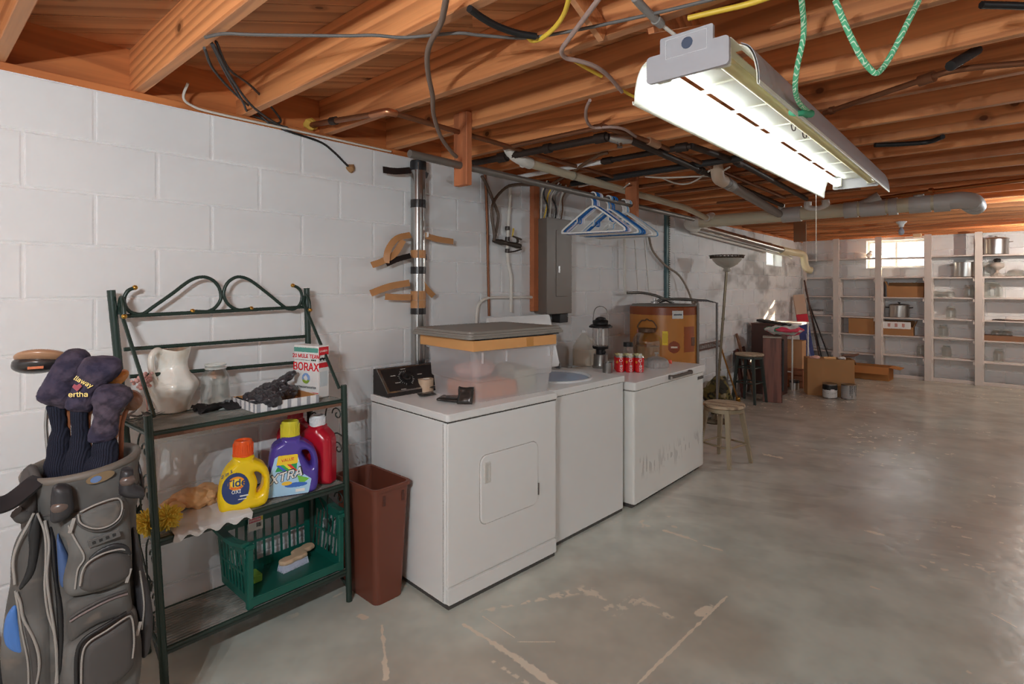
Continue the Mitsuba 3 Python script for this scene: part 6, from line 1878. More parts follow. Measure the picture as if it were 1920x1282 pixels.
m_cardg = M((168, 124, 82), .75, spec=.2)
carton('cardboard_box', 'tan cardboard box under the white table in the far left corner', (-2.42, 8.60, 0), 0, .30, .22, .62, M((186, 142, 104), .75, spec=.2))
k = thing('wooden_crate', 'small reddish wooden crate under the white table behind the speaker', 'crate')
m_crate = M((150, 96, 66), .65)
cx0, cy0 = -2.33, 8.28
for z in (.02, .10, .18):
    part(k, 'slat', box((cx0, cy0, z), (cx0 + .30, cy0 + .012, z + .065), .002), m_crate)
    part(k, 'slat', box((cx0, cy0 + .20, z), (cx0 + .30, cy0 + .212, z + .065), .002), m_crate)
for x in (cx0, cx0 + .284):
    part(k, 'end', box((x, cy0 + .013, .0), (x + .016, cy0 + .199, .25), .002), m_crate)
part(k, 'base', box((cx0 + .017, cy0 + .013, .0), (cx0 + .283, cy0 + .199, .014)), m_crate)
pp = V3(-2.105, 8.16, 0)
k = thing('metal_pot', 'small shiny metal pot on the floor between the speaker and the large cardboard box', 'pot')
part(k, 'body', lathe([(.055, 0), (.058, .004), (.058, .12), (.062, .124), (.057, .124), (.054, .008), (0, .006)], 28, pp), m_alu, 40)
part(k, 'band', lathe([(.0582, .095), (.060, .097), (.060, .118), (.0582, .12)], 28, pp), m_black, 40)

# leaning wrapped box and rods
k = thing('wrapped_box', 'long leaning box with tan top, red band and blue wrapped body in the far corner', 'box')
g0, g1 = V3(-2.17, 9.36, .03), V3(-2.425, 9.62, 1.255)
gp_ = lambda t: g0 + (g1 - g0) * t
part(k, 'lower', beam(gp_(0), gp_(.62), .155, .10, (.3, -.9, .2), .004), M((44, 58, 120), .4), label='blue wrapped lower part')
part(k, 'band', beam(gp_(.62), gp_(.75), .156, .101, (.3, -.9, .2), .004), M((206, 40, 58), .4), label='red band')
part(k, 'upper', beam(gp_(.75), gp_(1), .155, .10, (.3, -.9, .2), .004), M((200, 168, 144), .6), label='tan upper part')
part(k, 'stripe', beam(gp_(.10) + (.035, -.055, 0), gp_(.52) + (.035, -.055, 0), .012, .004, (.3, -.9, .2)), M((150, 160, 200), .4))
for i, (p0, p1, lb) in enumerate((((-2.03, 9.62, .005), (-2.44, 10.10, 1.36), 'thin black rod leaning in the far corner, nearer the wrapped box'), ((-1.90, 9.66, .005), (-2.42, 10.12, 1.20), 'thin black rod leaning in the far corner, farther right along the floor'), ((-2.08, 9.66, .005), (-2.46, 10.12, 1.50), 'brown rod leaning highest in the far corner behind the wrapped box'))):
    solo('rod', tube([p0, p1], .010 if i < 2 else .013, 8), (m_black, m_black, M((84, 60, 50), .5))[i], lb, 'rod', 40)

bk, BFm = carton('cardboard_box', 'large flat fronted brown cardboard box on the floor behind two paint cans', (-1.875, 7.868, 0), .40, .53, .26, .470, m_cardg, (('right', .07, -1.2),))
wp = lambda x, y, z: BFm.w((x, y, z))
solo('crumpled_paper', BFm(blob((.42, .12, .470), (.05, .05, .022), .02, 20, 4)), m_boxw, 'crumpled white paper at the right end of the large cardboard box', 'paper', 50)
solo('crumpled_paper', BFm(blob((.10, .10, .475), (.06, .05, .022), .02, 20, 8)), M((226, 176, 160), .7), 'crumpled pinkish paper at the left end of the large cardboard box', 'paper', 50)
solo('paper_roll', tube([wp(.20, .08, .470), wp(.34, .10, .472)], .020, 12), M((232, 180, 120), .6), 'cream paper roll in the middle of the large cardboard box', 'paper', 40)
solo('curved_tool', tube([wp(.40, .16, .478), wp(.47, .17, .505), wp(.55, .18, .505), wp(.62, .18, .53)], [.014, .018, .018, .010], 8, smooth_n=4), M((110, 78, 62), .6), 'curved brown tool lying across the top of the large cardboard box', 'tool', 50)


def paint_can(label, c, lab, drip=False):
    k = thing('paint_can', label, 'can')
    c = V3(*c)
    part(k, 'body', lathe([(.080, 0), (.083, .003), (.083, .008), (.081, .010), (.081, .170), (.083, .174), (.083, .180), (.080, .182), (.076, .178), (.072, .176), (0, .176)], 30, c), m_steel, 40)
    part(k, 'label', lathe([(.0815, .014), (.0818, .016), (.0818, .105 if not drip else .165), (.0815, .107 if not drip else .167)], 30, c), lab, 40)
    if not drip:
        part(k, 'label_top', lathe([(.0815, .108), (.0819, .109), (.0819, .166), (.0815, .167)], 30, c), m_black, 40)
        part(k, 'picture', mv(box((-.025, -.0835, .085), (.02, -.0815, .120), .0), c, rz=.6), m_hw)
    else:
        for a, h in ((-1.2, .12), (-.95, .15), (-.6, .08), (-.25, .13)):
            part(k, 'drip', tube([c + V3(.082 * math.cos(a), .082 * math.sin(a), .175), c + V3(.0825 * math.cos(a), .0825 * math.sin(a), .175 - h)], [.006, .0035], 6), M((90, 88, 86), .4))
    part(k, 'handle', tube([c + V3(.082, .0, .14), c + V3(.09, -.03, .10), c + V3(.075, -.065, .075), c + V3(.02, -.088, .065), c + V3(-.04, -.080, .075), c + V3(-.075, -.035, .10), c + V3(-.084, .0, .14)], .002, 5, smooth_n=4), m_steel, 50)


paint_can('paint can with black and white label in front of the large cardboard box', (-1.615, 7.845, 0), M((206, 204, 200), .5))
paint_can('grey dripped paint can at the right corner of the large cardboard box', (-1.425, 7.93, 0), M((160, 156, 152), .5), True)
carton('cardboard_box', 'low open brown cardboard box on the floor under the far shelves', (-1.76, 9.78, 0), -.05, .52, .32, .20, M((164, 112, 66), .75, spec=.2), (('right', .14, -.15), ('front', .13, -.9), ('left', .10, .3)))

# ---------------------------------------------------------------- shelving along the far wall
m_shelf = M((206, 196, 188), .55, spec=.3)
SY0, SY1 = 10.17, WY - .004
k = thing('shelving_unit', 'white painted wooden shelving along the whole far wall', 'shelves')
UPX = [-2.47, -2.008, -1.432, -.815, -.242, .36]
for i, x in enumerate(UPX):
    w = .085 if i else .05
    part(k, 'upright', box((x - w / 2, SY0, 0), (x + w / 2, SY0 + .036, 2.166), .003), m_shelf)
    if i and i < 5:
        part(k, 'upright', box((x + .02, SY0 + .037, 0), (x + .058, SY1, 1.53), .003), m_shelf)
SZ = [.343, .643, .926, 1.234, 1.537, 1.841]
jog = RNG.uniform(-.008, .008, (6, 6))
for j, z in enumerate(SZ):
    for i in range(5):
        x0, x1 = UPX[i] + (.0 if i == 0 else .0), UPX[i + 1]
        zz = z + jog[j, i]
        part(k, 'shelf', box((x0 + .001, SY0 + .038, zz - .02), (x1 - .001, SY1, zz), .002), m_shelf)
        for x, s in ((x0, 1), (x1, -1)):
            if abs(x) < 2.45 and j < 5:
                part(k, 'cleat', box((x + s * .043, SY0 + .002, zz - .062), (x + s * .062, SY0 + .25, zz - .0215), .002), m_shelf)
part(k, 'base_board', box((UPX[0], SY0 + .06, 0), (UPX[-1], SY0 + .09, .05), .003), m_shelf)
sz = lambda row, x: SZ[row] + jog[row, max(i for i in range(5) if UPX[i] <= x)] + .001


def onshelf(px, row, y=.13):
    """A spot on shelf row at that pixel column, y behind the shelf's front."""
    p = at(px, 600, Y=SY0 + .04 + y)
    return V3(p[0], p[1], sz(row, p[0]))


def stockpot(label, c, r, h, lid=False, ears=True, dark=False):
    k = thing('stockpot', label, 'pot')
    part(k, 'body', lathe([(r * .95, 0), (r, .01), (r, h - .006), (r * 1.03, h - .003), (r * 1.03, h), (r * .97, h), (r * .96, .012), (0, .008)], 40, c), m_alu, 40)
    if lid:
        part(k, 'lid', lathe([(r * 1.04, h), (r * 1.05, h + .004), (r * .9, h + .018), (r * .3, h + .026), (0, h + .027)], 40, c), m_alu, 40)
        part(k, 'lid_knob', lathe([(.008, h + .026), (.01, h + .036), (.018, h + .04), (.018, h + .048), (0, h + .05)], 16, c), m_black if dark else m_alu, 40)
    for s in (-1, 1):
        z = h * .80
        part(k, 'ear', tube([c + V3(s * r * .98, -.03, z), c + V3(s * (r + .035), -.025, z + .004), c + V3(s * (r + .035), .025, z + .004), c + V3(s * r * .98, .03, z)], .006, 8, smooth_n=4), m_black if dark else m_alu, 50)


stockpot('tall lidded aluminium pot on the highest far shelf, right end', onshelf(1868, 5, .12), .135, .215, lid=True)
stockpot('wide shiny aluminium pot without lid on the second far shelf beside the fourth upright', onshelf(1810, 4, .12), .135, .215)
stockpot('silver pot with black handles on the far shelf below the open cardboard box', onshelf(1686, 2, .12), .132, .185, lid=True, dark=True)

# oil lamp, domes, jars
c = onshelf(1870, 4)
k = thing('oil_lamp', 'glass oil lamp with black burner on the far shelf beside a glass dome', 'lamp')
m_lglass = M((176, 166, 156), .12, spec=.8)
part(k, 'base', lathe([(.075, 0), (.08, .006), (.06, .03), (.025, .055), (.018, .09), (.04, .11), (.075, .135), (.082, .16), (.07, .19), (.03, .205), (0, .206)], 28, c), m_lglass, 40)
part(k, 'burner', lathe([(.03, .205), (.034, .21), (.034, .225), (.045, .235), (.03, .255), (0, .26)], 20, c), m_black, 40)
part(k, 'wick_wheel', tube([c + V3(.03, 0, .218), c + V3(.06, 0, .218)], .004, 6), m_black)
glass_jar(onshelf(1848, 4, .10), .060, .205, .042, 'tall narrow glass jar left of the oil lamp on the far shelf', ncirc=20)
c = onshelf(1906, 4)
k = thing('glass_dome', 'clear glass cake dome at the right edge of the second far shelf', 'glass dome')
part(k, 'dome', lathe([(.105, .012), (.106, .05), (.09, .085), (.04, .105), (.012, .108), (.010, .118), (.020, .126), (.016, .14), (.001, .142), (.001, .104), (.038, .100), (.086, .081), (.102, .05), (.101, .012)], 32, c), 'mat_jar_glass', 40)
part(k, 'plate', lathe([(.11, .0), (.125, .008), (.125, .012), (0, .012)], 32, c), m_lglass, 40)
glass_jar(onshelf(1860, 3), .118, .215, .080, 'big wide mouthed glass jar on the third far shelf below the oil lamp', lid=None)
c = onshelf(1860, 3)
for px, row, r, h, nk, lb in ((1752, 3, .062, .095, .050, 'leftmost of three low glass jars on the third far shelf'), (1769, 3, .060, .085, .050, 'middle one of three low glass jars on the third far shelf'), (1782, 3, .052, .090, .040, 'rightmost of three low glass jars on the third far shelf'),
                              (1817, 3, .060, .180, .046, 'tall glass jar standing alone on the third far shelf beside the fourth upright'), (1783, 2, .062, .180, .048, 'glass jar alone on the fourth far shelf right of the silver pot'), (1769, 1, .060, .180, .046, 'glass jar alone on the fifth far shelf'),
                              (1726, 0, .050, .165, .042, 'glass jar half behind the third upright on the lowest far shelf'), (1775, 0, .060, .175, .046, 'glass jar on the lowest far shelf between third and fourth uprights'), (1873, 0, .062, .180, .046, 'glass jar on the lowest far shelf right of the fourth upright')):
    glass_jar(onshelf(px, row), r, h, nk, lb, ncirc=20)
c = onshelf(1888, 1)
carton('shallow_carton', 'shallow brown carton holding jars at the right end of the fifth far shelf', (c[0] - .26, SY0 + .06, c[2]), 0, .56, .22, .075, M((140, 104, 80), .75, spec=.2))
for px, lb in ((1869, 'left of the two glass jars standing in the shallow brown carton'), (1889, 'right of the two glass jars standing in the shallow brown carton')):
    p = onshelf(px, 1)
    glass_jar(p + (0, 0, .006), .060, .150, .046, lb, ncirc=20)
p = onshelf(1912, 1)
solo('white_dish', lathe([(.03, 0), (.075, .06), (.078, .075), (.07, .075), (.03, .01), (0, .008)], 24, p + (0, 0, .006)), m_hw, 'white dish in the shallow brown carton at the edge of the photo', 'dish', 40)
# cardboard boxes on the shelves
p = onshelf(1697, 3)
carton('cardboard_box', 'open cardboard box with raised flaps on the third far shelf below the window', (p[0] - .22, SY0 + .06, p[2]), 0, .46, .20, .165, m_card2, (('back', .09, 1.2), ('left', .08, 1.25), ('right', .11, 1.15)))
p = onshelf(1621, 1)
carton('cardboard_box', 'plain tan cardboard box on the fifth far shelf beside the second upright', (p[0] - .20, SY0 + .05, p[2]), 0, .40, .21, .245, m_cardg)
p = onshelf(1684, 1)
ck, CF = carton('cardboard_box', 'brown cardboard box with white printed label on the fifth far shelf', (p[0] - .20, SY0 + .06, p[2]), 0, .40, .20, .130, m_card2, (('left', .085, 1.2), ('right', .10, 1.2), ('back', .09, 1.4)))
part(ck, 'label', CF(box((.02, -.003, .10), (.37, -.001, .205))), m_boxw, label='white printed label')
for i, ch in enumerate('IBC'):
    part(ck, 'print', CF(box((.08 + .09 * i, -.0045, .125), (.115 + .09 * i, -.003, .18))), M((190, 140, 130), .6))
p = onshelf(1531, 2)
k = thing('dish_rack', 'white tray of small dishes on the fourth far shelf in the left bay', 'tray')
part(k, 'tray', box((p[0] - .12, p[1] - .07, p[2]), (p[0] + .12, p[1] + .07, p[2] + .055), .006), m_hw)
part(k, 'dishes', cat(*[lathe([(.02, 0), (.035, .03), (.03, .03), (0, .01)], 14, p + (-.07 + .07 * i, 0, .056)) for i in range(3)]), M((160, 152, 148), .3), kind='stuff')
p = onshelf(1873, 2)
solo('pan_lid', lathe([(.075, 0), (.08, .006), (.04, .016), (0, .018)], 24, p), m_iron, 'small dark lid lying on the fourth far shelf, right of the fourth upright', 'lid', 40)
p = onshelf(1903, 2)
solo('serving_tray', lathe([(.10, 0), (.13, .016), (.126, .018), (.09, .006), (0, .005)], 28, p), M((170, 150, 136), .4), 'flat pale dish on the fourth far shelf at the right edge of the photo', 'dish', 40)
p = onshelf(1630, 5)
solo('ceramic_bird', cat(blob((p[0], p[1], p[2] + .045), (.045, .03, .042), .004, 20, 3, sub_=3), ball(p + (.02, 0, .095), .022, 2), beam(p + (.035, 0, .095), p + (.06, 0, .092), .008, .008)), m_hw, 'small white ceramic bird on the highest far shelf before the window', 'ornament', 50)
# ---------------------------------------------------------------- golf bag with clubs, nearest on the left
GB = Frame((-1.868, .352, 0), 1.385)          # x to the right as seen from the camera, y away from it


def f_canvas(p, n, uv):
    w = fbm(p.x * 9, p.y * 9, p.z * 9, 3)
    c = mix(lin((100, 98, 95)), lin((78, 75, 72)), smoothstep(.35, .7, w))
    return mix(c, lin((112, 100, 90)), .5 * smoothstep(.6, .8, fbm(p.x * 20, p.y * 20, p.z * 30, 3)))


m_canvas = mat('bag_canvas', fn=f_canvas, rough=.75, spec=.25, bump=lambda p, n, uv: fbm(p.x * 260, p.y * 260, p.z * 260, 2), bump_scale=.0010)
m_canvd = M((66, 62, 60), .7)
m_pipe_ = M((136, 130, 124), .6)
m_rub = M((40, 38, 40), .45)
m_blue = M((62, 104, 166), .6)
m_blued = M((58, 80, 120), .65)
gk = thing('golf_bag', 'grey golf bag full of clubs with open side pocket, left of the green rack', 'golf bag')


def ering(rx, ry, z, tilt=0.0, n=40, y0=0.0):
    a = np.arange(n) * 2 * np.pi / n
    return np.column_stack([rx * np.cos(a), y0 + ry * np.sin(a), z + tilt * np.sin(a) + .012 * np.cos(a) * (z > .6)])


part(gk, 'body', GB(loft([ering(.118, .112, .01), ering(.124, .118, .03), ering(.126, .120, .45), ering(.118, .114, .80)])), m_canvas, 50)
part(gk, 'base', GB(loft([ering(.120, .116, .0), ering(.132, .126, .004), ering(.132, .126, .07), ering(.124, .119, .085)])), m_rub, 40)
ck = part(gk, 'cuff', GB(loft([ering(.120, .117, .775, .0), ering(.127, .124, .800, .0), ering(.126, .123, .900, .004), ering(.129, .126, .910, .004), ering(.129, .126, .926, .004), ering(.118, .115, .932, .004), ering(.104, .101, .920, .004), ering(.10, .098, .82, .0)], caps=False)), m_canvas, 50)
part(ck, 'rim', GB(tube(ering(.121, .118, .925, .004), .011, 10, closed=True)), M((98, 90, 82), .6), 60)
part(ck, 'opening', GB(loft([ering(.10, .098, .83, .0), ering(.099, .097, .82, .0)])), m_black)
part(ck, 'seam', GB(tube(ering(.1272, .1242, .842, .002), .0022, 6, closed=True)), m_canvd, 60)
lo = lambda px, py, y=-.13: GB.at(px, py, y=y)


def outl(pts, y, n=5):
    """Pixel outline on the local plane y, as a smooth polygon in x-z."""
    q = [lo(px, py, y) for px, py in pts]
    q = spline([(p[0], 0, p[2]) for p in q + q[:1]], n)[:-1]
    return sg.Polygon([(p[0], p[2]) for p in q]).buffer(0)


def pocket(name, pts, y, depth, r, m, label=None, bow=0.0, parent=None, h=.005):
    o = outl(pts, y)
    g = puff(o, depth, r, h)
    V = np.array(g.vertices)
    V[:, 1] += y + bow * (V[:, 0] ** 2)
    return part(parent or gk, name, GB(trimesh.Trimesh(V, g.faces, process=False)), m, True, label=label), o


def piping(pts, y, r=.0028, m=None, closed=False, parent=None, bow=0.0, name='piping'):
    q = spline(np.array([lo(px, py, y) for px, py in pts]), 6)
    q[:, 1] += bow * q[:, 0] ** 2
    return part(parent or gk, name, GB(tube(q, r, 6)), m or m_pipe_, 60)


# front: big panel with ball pocket flap, name plate, middle pocket, slit pocket, big lower pocket
fp_, _ = pocket('front_panel', ((112, 1000), (118, 975), (150, 955), (215, 935), (236, 940), (244, 975), (248, 1030), (246, 1075), (225, 1095), (170, 1108), (128, 1112), (118, 1085), (128, 1040), (124, 1010)), -.120, .035, .026, m_canvas, bow=2.6)
pk_, _ = pocket('ball_flap', ((145, 966), (170, 950), (215, 938), (229, 944), (231, 960), (222, 978), (202, 990), (178, 992), (155, 984)), -.150, .016, .014, m_canvas, bow=2.6, parent=fp_, h=.004)
piping(((143, 968), (150, 985), (176, 996), (204, 993), (226, 978), (233, 958)), -.164, .0026, m_canvd, parent=fp_, bow=2.6)
piping(((146, 964), (152, 981), (177, 991), (203, 988), (223, 975), (230, 956), (226, 940), (212, 937), (180, 946), (150, 960)), -.167, .0022, parent=fp_, bow=2.6)
npx = lo(196, 1011, -.165)
pl_ = part(fp_, 'name_plate', GB(mv(box((-.033, -.003, -.010), (.033, .0, .010), .001), (npx[0], -.158, npx[2]), ry=-.20)), M((74, 72, 70), .5))
for i, chx in enumerate((-.022, -.008, .006, .020)):
    part(pl_, 'stud', GB(mv(box((chx - .003, -.0045, -.003), (chx + .004, -.003, .004)), (npx[0], -.158, npx[2]), ry=-.20)), m_black)
part(fp_, 'gap', GB(trimesh.Trimesh(*(lambda g: (np.array(g.vertices) + [0, -.156, 0], g.faces))(puff(outl(((166, 1046), (185, 1030), (215, 1018), (238, 1022), (247, 1040), (225, 1036), (195, 1040), (172, 1056)), -.155), .004, .004, .003)), process=False)), m_black, True)
pocket('middle_pocket', ((148, 1100), (152, 1070), (165, 1050), (195, 1036), (230, 1031), (245, 1045), (249, 1070), (240, 1085), (210, 1096), (170, 1106)), -.150, .026, .020, m_canvd, bow=2.6)
piping(((150, 1098), (155, 1070), (168, 1052), (196, 1038), (230, 1034), (244, 1046)), -.177, .0024, bow=2.6)
piping(((141, 1104), (146, 1068), (158, 1044), (140, 1010), (128, 985)), -.158, .0024, m_pipe_, bow=2.6)
pocket('slit_pocket', ((124, 1130), (150, 1113), (200, 1098), (240, 1088), (246, 1120), (248, 1150), (225, 1156), (180, 1168), (140, 1195), (126, 1190)), -.116, .030, .022, m_canvas, bow=2.6)
piping(((131, 1160), (150, 1146), (185, 1128), (215, 1118), (238, 1114)), -.147, .0042, m_canvd, bow=2.6, name='zipper')
piping(((131, 1166), (152, 1152), (187, 1134), (216, 1124), (240, 1120)), -.148, .0030, M((112, 98, 96), .6), bow=2.6)
pocket('lower_panel', ((122, 1210), (150, 1180), (200, 1158), (250, 1146), (262, 1180), (268, 1230), (262, 1290), (240, 1330), (150, 1350), (118, 1330), (116, 1260)), -.116, .036, .026, m_canvas, bow=2.6)
lp1, _ = pocket('lower_pocket', ((146, 1300), (148, 1230), (160, 1200), (195, 1180), (240, 1158), (252, 1165), (258, 1210), (255, 1245), (240, 1265), (200, 1290), (165, 1305)), -.150, .030, .022, m_canvd, bow=2.6)
piping(((144, 1300), (144, 1232), (156, 1200), (190, 1178), (238, 1155)), -.172, .0048, m_black, bow=2.6, name='zipper')
piping(((152, 1298), (154, 1232), (166, 1204), (200, 1184), (238, 1164), (249, 1170), (253, 1210), (250, 1244)), -.181, .0024, bow=2.6)
for px, py in ((135, 985), (242, 1085), (157, 1078), (262, 1190)):
    c = lo(px, py, -.165)
    part(gk, 'zip_pull', GB(mv(box((-.004, -.003, -.018), (.004, .0, .018), .001), (c[0], -.166 + 2.6 * c[0] ** 2, c[2]), ry=.25)), m_pipe_)
# left: tall open apparel pocket
ap, _ = pocket('side_pocket', ((20, 1090), (22, 1040), (34, 1005), (60, 972), (72, 960), (86, 985), (95, 1030), (100, 1100), (108, 1180), (112, 1260), (104, 1330), (60, 1370), (20, 1330), (2, 1240), (8, 1160)), -.060, .050, .040, m_canvas)
pocket('side_pocket_mouth', ((52, 1000), (62, 968), (72, 958), (76, 990), (72, 1040), (64, 1075), (46, 1098), (34, 1105), (48, 1070), (54, 1030)), -.104, .010, .008, m_black, label='dark open zipper mouth', h=.004)
pocket('dark_fold', ((92, 985), (100, 990), (106, 1040), (110, 1090), (120, 1140), (122, 1200), (116, 1260), (108, 1260), (108, 1200), (104, 1120), (96, 1050)), -.104, .012, .010, m_black, h=.004)
for P_, r in ((((28, 1095), (25, 1050), (36, 1015), (52, 985), (63, 962)), .0034), (((84, 976), (92, 1020), (88, 1075), (92, 1120), (104, 1200), (108, 1280)), .0034), (((70, 962), (84, 1000), (86, 1050), (84, 1100), (90, 1150), (104, 1195), (107, 1240), (104, 1290)), .0028),
              (((30, 1110), (38, 1130), (44, 1160), (62, 1195), (72, 1225), (73, 1255), (66, 1290)), .0036), (((28, 1108), (34, 1140), (40, 1180), (52, 1240), (54, 1290)), .0024)):
    piping(P_, -.112, r)
pocket('blue_lining', ((6, 1190), (10, 1160), (24, 1136), (32, 1134), (36, 1160), (44, 1205), (45, 1222), (30, 1222), (12, 1210)), -.100, .012, .010, m_blue, label='blue lining of the open side pocket', h=.004)
pocket('blue_panel', ((106, 985), (114, 1010), (128, 1040), (132, 1070), (124, 1092), (114, 1096), (108, 1050)), -.108, .020, .014, m_blued, label='blue fabric panel', h=.004)
pocket('dark_side', ((62, 1300), (58, 1240), (46, 1180), (40, 1140), (48, 1150), (66, 1200), (74, 1250), (72, 1300)), -.106, .010, .008, m_canvd, h=.004)
# right: narrow black side pocket
pocket('side_pouch', ((246, 985), (258, 1000), (268, 1060), (281, 1110), (286, 1160), (278, 1215), (262, 1222), (258, 1160), (250, 1080), (246, 1020)), -.050, .045, .030, M((52, 50, 52), .55))
piping(((262, 1070), (268, 1110), (270, 1140), (266, 1180)), -.096, .0022)
# two black moulded handles at the cuff
for o_, y, nm in ((((94, 975), (95, 935), (100, 912), (115, 907), (132, 912), (137, 935), (138, 955), (124, 970), (104, 979)), -.150, 'grip'), (((222, 925), (224, 898), (228, 880), (240, 876), (250, 880), (252, 905), (268, 915), (270, 930), (240, 932)), -.128, 'grip')):
    hk_, _ = pocket(nm, o_, y, .026, .020, m_rub, h=.004)
    q = lo(o_[0][0] + 18, o_[0][1] - 22, y - .028)
    part(hk_, 'badge', GB(ball((q[0], y - .018, q[2]), (.018, .012, .014), 2)), M((84, 70, 64), .3), True)
q = lo(186, 897, -.126)
oval = sa.scale(lab, .031, .0125)
lg = part(ck, 'logo_badge', GB(mv(prism(oval, .005), (q[0] + .002, -.1195, q[2] + .002), rx=math.pi / 2, ry=-.14, rz=.30)), M((120, 100, 76), .35))
part(lg, 'logo_patch', GB(mv(prism(sa.scale(lab, .012, .008), .002), (q[0] - .007, -.1268, q[2] + .000), rx=math.pi / 2, ry=-.14, rz=.30)), M((96, 120, 160), .4))
q = lo(92, 914, -.118)
part(ck, 'rivet', GB(ball((q[0], -.100, q[2]), .006, 2)), m_chrome, True)
# shoulder strap leaving the picture on the left
st = [lo(76, 898, -.07), lo(64, 905, -.09), lo(40, 925, -.12), lo(12, 943, -.15), lo(-40, 958, -.18), lo(-90, 990, -.16), lo(-100, 1100, -.10), lo(-40, 1230, -.05), lo(40, 1290, -.02)]
part(gk, 'strap', GB(strip(spline(np.array(st), 6), .040, .010, V3(-.2, -.8, .55))), m_rub, 50)
part(gk, 'strap_loop', GB(tube([lo(70, 900, -.06), lo(58, 880, -.03), lo(52, 905, -.05), lo(56, 930, -.08), lo(46, 965, -.10), lo(30, 960, -.11)], [.010, .014, .016, .014, .02, .014], 8, smooth_n=5)), m_canvd, 60)
part(gk, 'towel_cord', GB(tube([lo(252, 852, -.02), lo(262, 880, -.03), lo(268, 915, -.05), lo(266, 935, -.09)], .004, 6, smooth_n=5)), m_rub, 60)


def f_fur(p, n, uv):
    t = fbm(p.x * 60, p.y * 60, p.z * 60, 4)
    c = mix(lin((50, 44, 52)), lin((76, 66, 76)), smoothstep(.3, .7, t))
    return mix(c, lin((44, 44, 68)), .5 * smoothstep(.3, .7, fbm(p.x * 16, p.y * 16, p.z * 16, 2)))


def f_knit(p, n, uv):
    s = .5 + .5 * dr.sin(p.x * 900 + p.y * 900 + 6 * fbm(p.x * 20, p.y * 20, p.z * 20, 2))
    return mix(lin((24, 24, 32)), lin((40, 42, 54)), s)


m_fur = mat('navy_fur', fn=f_fur, rough=.95, spec=.1, sheen=1.0, bump=lambda p, n, uv: fbm(p.x * 160, p.y * 160, p.z * 160, 3), bump_scale=.004)
m_knit = mat('navy_knit', fn=f_knit, rough=.95, spec=.1)
m_shaft = M((150, 92, 60), .35)


def cover(y, poly, depth, r, sock, shaft, label, h=.005):
    """A club standing in the bag under a furry cover: cover outline and sock centre line (with radii) in the photo's pixels."""
    k = thing('golf_club', label, 'golf club')
    o = outl([(x / 5.8, 640 + yy / 5.8) for x, yy in poly], y, 4)
    g = puff(o, depth, r, h)
    g = crumple(g, .0035, 70, int(abs(poly[0][0])), 3)
    V = np.array(g.vertices)
    V[:, 1] += y
    hk = part(k, 'head_cover', GB(trimesh.Trimesh(V, g.faces, process=False)), m_fur, True)
    pts = [lo(x / 5.8, 640 + yy / 5.8, y) for x, yy, _ in sock]
    rr = [w for _, _, w in sock]
    b = pts[-1].copy()
    end = V3(b[0] * .6, y * .4, .70)
    sm = tube(np.array(pts), rr, 14, smooth_n=5)
    part(k, 'sock', GB(crumple(sm, .003, 60, 5)), m_knit, True)
    sp0 = lo(shaft[0] / 5.8, 640 + shaft[1] / 5.8, y + .012)
    part(k, 'shaft', GB(tube([sp0, end], .006, 8)), m_shaft, 40)
    return k, hk


cover(.012, ((380, 610), (420, 520), (500, 390), (590, 230), (690, 120), (790, 78), (890, 85), (985, 150), (960, 260), (880, 420), (800, 600), (730, 720), (560, 690), (440, 660)), .046, .036,
      ((610, 690, .020), (620, 800, .018), (645, 930, .017), (650, 1050, .024), (640, 1200, .025), (650, 1330, .034), (660, 1480, .034)), (735, 700), 'golf club under a tall leaning dark navy fur cover, behind the embroidered one')
ck2, hk2 = cover(-.030, ((700, 690), (755, 570), (825, 400), (850, 280), (905, 195), (1010, 165), (1190, 160), (1300, 190), (1335, 265), (1300, 345), (1180, 450), (1060, 540), (1005, 740), (860, 755), (725, 735)), .048, .036,
              ((860, 730, .019), (865, 850, .019), (870, 1000, .019), (870, 1150, .024), (870, 1330, .036), (870, 1480, .036)), (965, 760), 'golf club under a navy fur cover with gold lettering')
cover(-.072, ((985, 620), (1060, 500), (1190, 465), (1370, 480), (1440, 545), (1440, 620), (1330, 740), (1290, 850), (1280, 1000), (1160, 1075), (1010, 1095), (950, 1045), (1000, 900), (1015, 750)), .044, .034,
      ((1130, 1040, .024), (1140, 1150, .030), (1140, 1250, .030), (1110, 1340, .036), (1090, 1480, .034)), (1300, 800), 'golf club under a drooping navy fur cover, in front of the others')
m_gold = M((226, 196, 120), .6)
tp_ = lambda px, py: GB.w((*(lambda q: (q[0], -.030 - .0488, q[2]))(lo(px / 5.8, 640 + py / 5.8, -.078)),))
part(hk2, 'lettering', text('ertha', .0125, tp_(850, 600), GB.v((1, 0, -.10)), W_, .0016), m_gold, label='gold lettering ending in ertha')
part(hk2, 'lettering', text('llaway', .0110, tp_(893, 460), GB.v((1, 0, -.75)), GB.v((.6, 0, .8)), .0016), m_gold, label='gold lettering ending in llaway')
part(hk2, 'emblem', GB(mv(prism(sg.Polygon([(0, -.010), (.010, .002), (.006, .010), (0, .006), (-.006, .010), (-.010, .002)]), .0016), (*(lambda q: (q[0], -.0785, q[2]))(lo(838 / 5.8, 640 + 500 / 5.8, -.078)),), rx=math.pi / 2)), M((150, 70, 80), .7), label='red emblem')
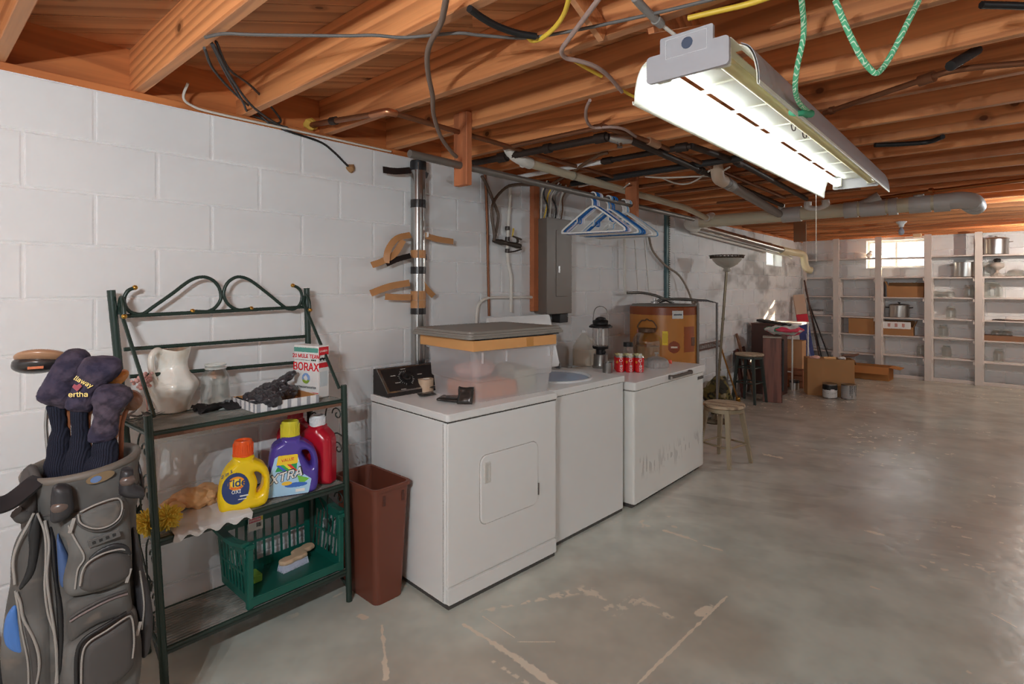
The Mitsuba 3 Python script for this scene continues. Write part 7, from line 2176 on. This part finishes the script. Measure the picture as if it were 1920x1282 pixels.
# bare driver head, wooden one peeking out, shafts
k = thing('golf_club', 'bare golf club with brown topped black head at the back left of the bag', 'golf club')
hc = lo(78, 683, .055)
hd = mv(ball((0, 0, 0), 1, 4), s=(.062, .050, .028))
V = np.array(hd.vertices)
V[:, 2] += .25 * (V[:, 0] + .03) * (V[:, 2] < 0) * .6
part(k, 'head', GB(mv(trimesh.Trimesh(V, hd.faces, process=False), hc, ry=.10, rx=-.22)), M((40, 36, 36), .25, spec=.7), True)
part(k, 'crown', GB(mv(mv(ball((0, 0, 0), 1, 4), s=(.060, .050, .018)), hc + (0.003, -.009, .0185), ry=.10, rx=-.42)), M((150, 112, 84), .3, spec=.6), True)
part(k, 'marking', GB(mv(box((-.018, -.0012, -.004), (.014, .0, .003)), hc + (-.008, -.0500, -.002), rx=-.5)), M((176, 96, 60), .5))
part(k, 'shaft', GB(tube([hc + (.045, 0, -.005), lo(88, 770, .06), (lo(92, 860, .06) * (1, .8, 1)), (-.05, .02, .70)], .0045, 8, smooth_n=3)), m_steel, 50)
k = thing('golf_club', 'golf club with orange wooden head peeking out behind the embroidered cover', 'golf club')
wc = lo(214, 712, .03)
part(k, 'head', GB(mv(mv(ball((0, 0, 0), 1, 3), s=(.040, .034, .020)), wc, ry=-.6)), M((208, 138, 72), .35), True)
part(k, 'shaft', GB(tube([wc, lo(165, 780, .03), lo(170, 850, .03), (.03, .02, .70)], .006, 8, smooth_n=3)), m_shaft, 50)
k = thing('golf_club', 'golf club with small brown head at the right of the drooping cover', 'golf club')
wc = lo(247, 750, .0)
part(k, 'head', GB(mv(mv(ball((0, 0, 0), 1, 3), s=(.026, .030, .030)), wc, ry=-.3)), M((128, 92, 72), .35), True)
part(k, 'shaft', GB(tube([wc, lo(229, 790, .0), lo(226, 860, .0), (.07, .01, .70)], .0065, 8, smooth_n=3)), m_shaft, 50)
carton('cardboard_box', 'tan cardboard box on the floor behind the golf bag at the left edge', (-2.46, -.20, 0), 0, .36, .42, .30, m_cardg)
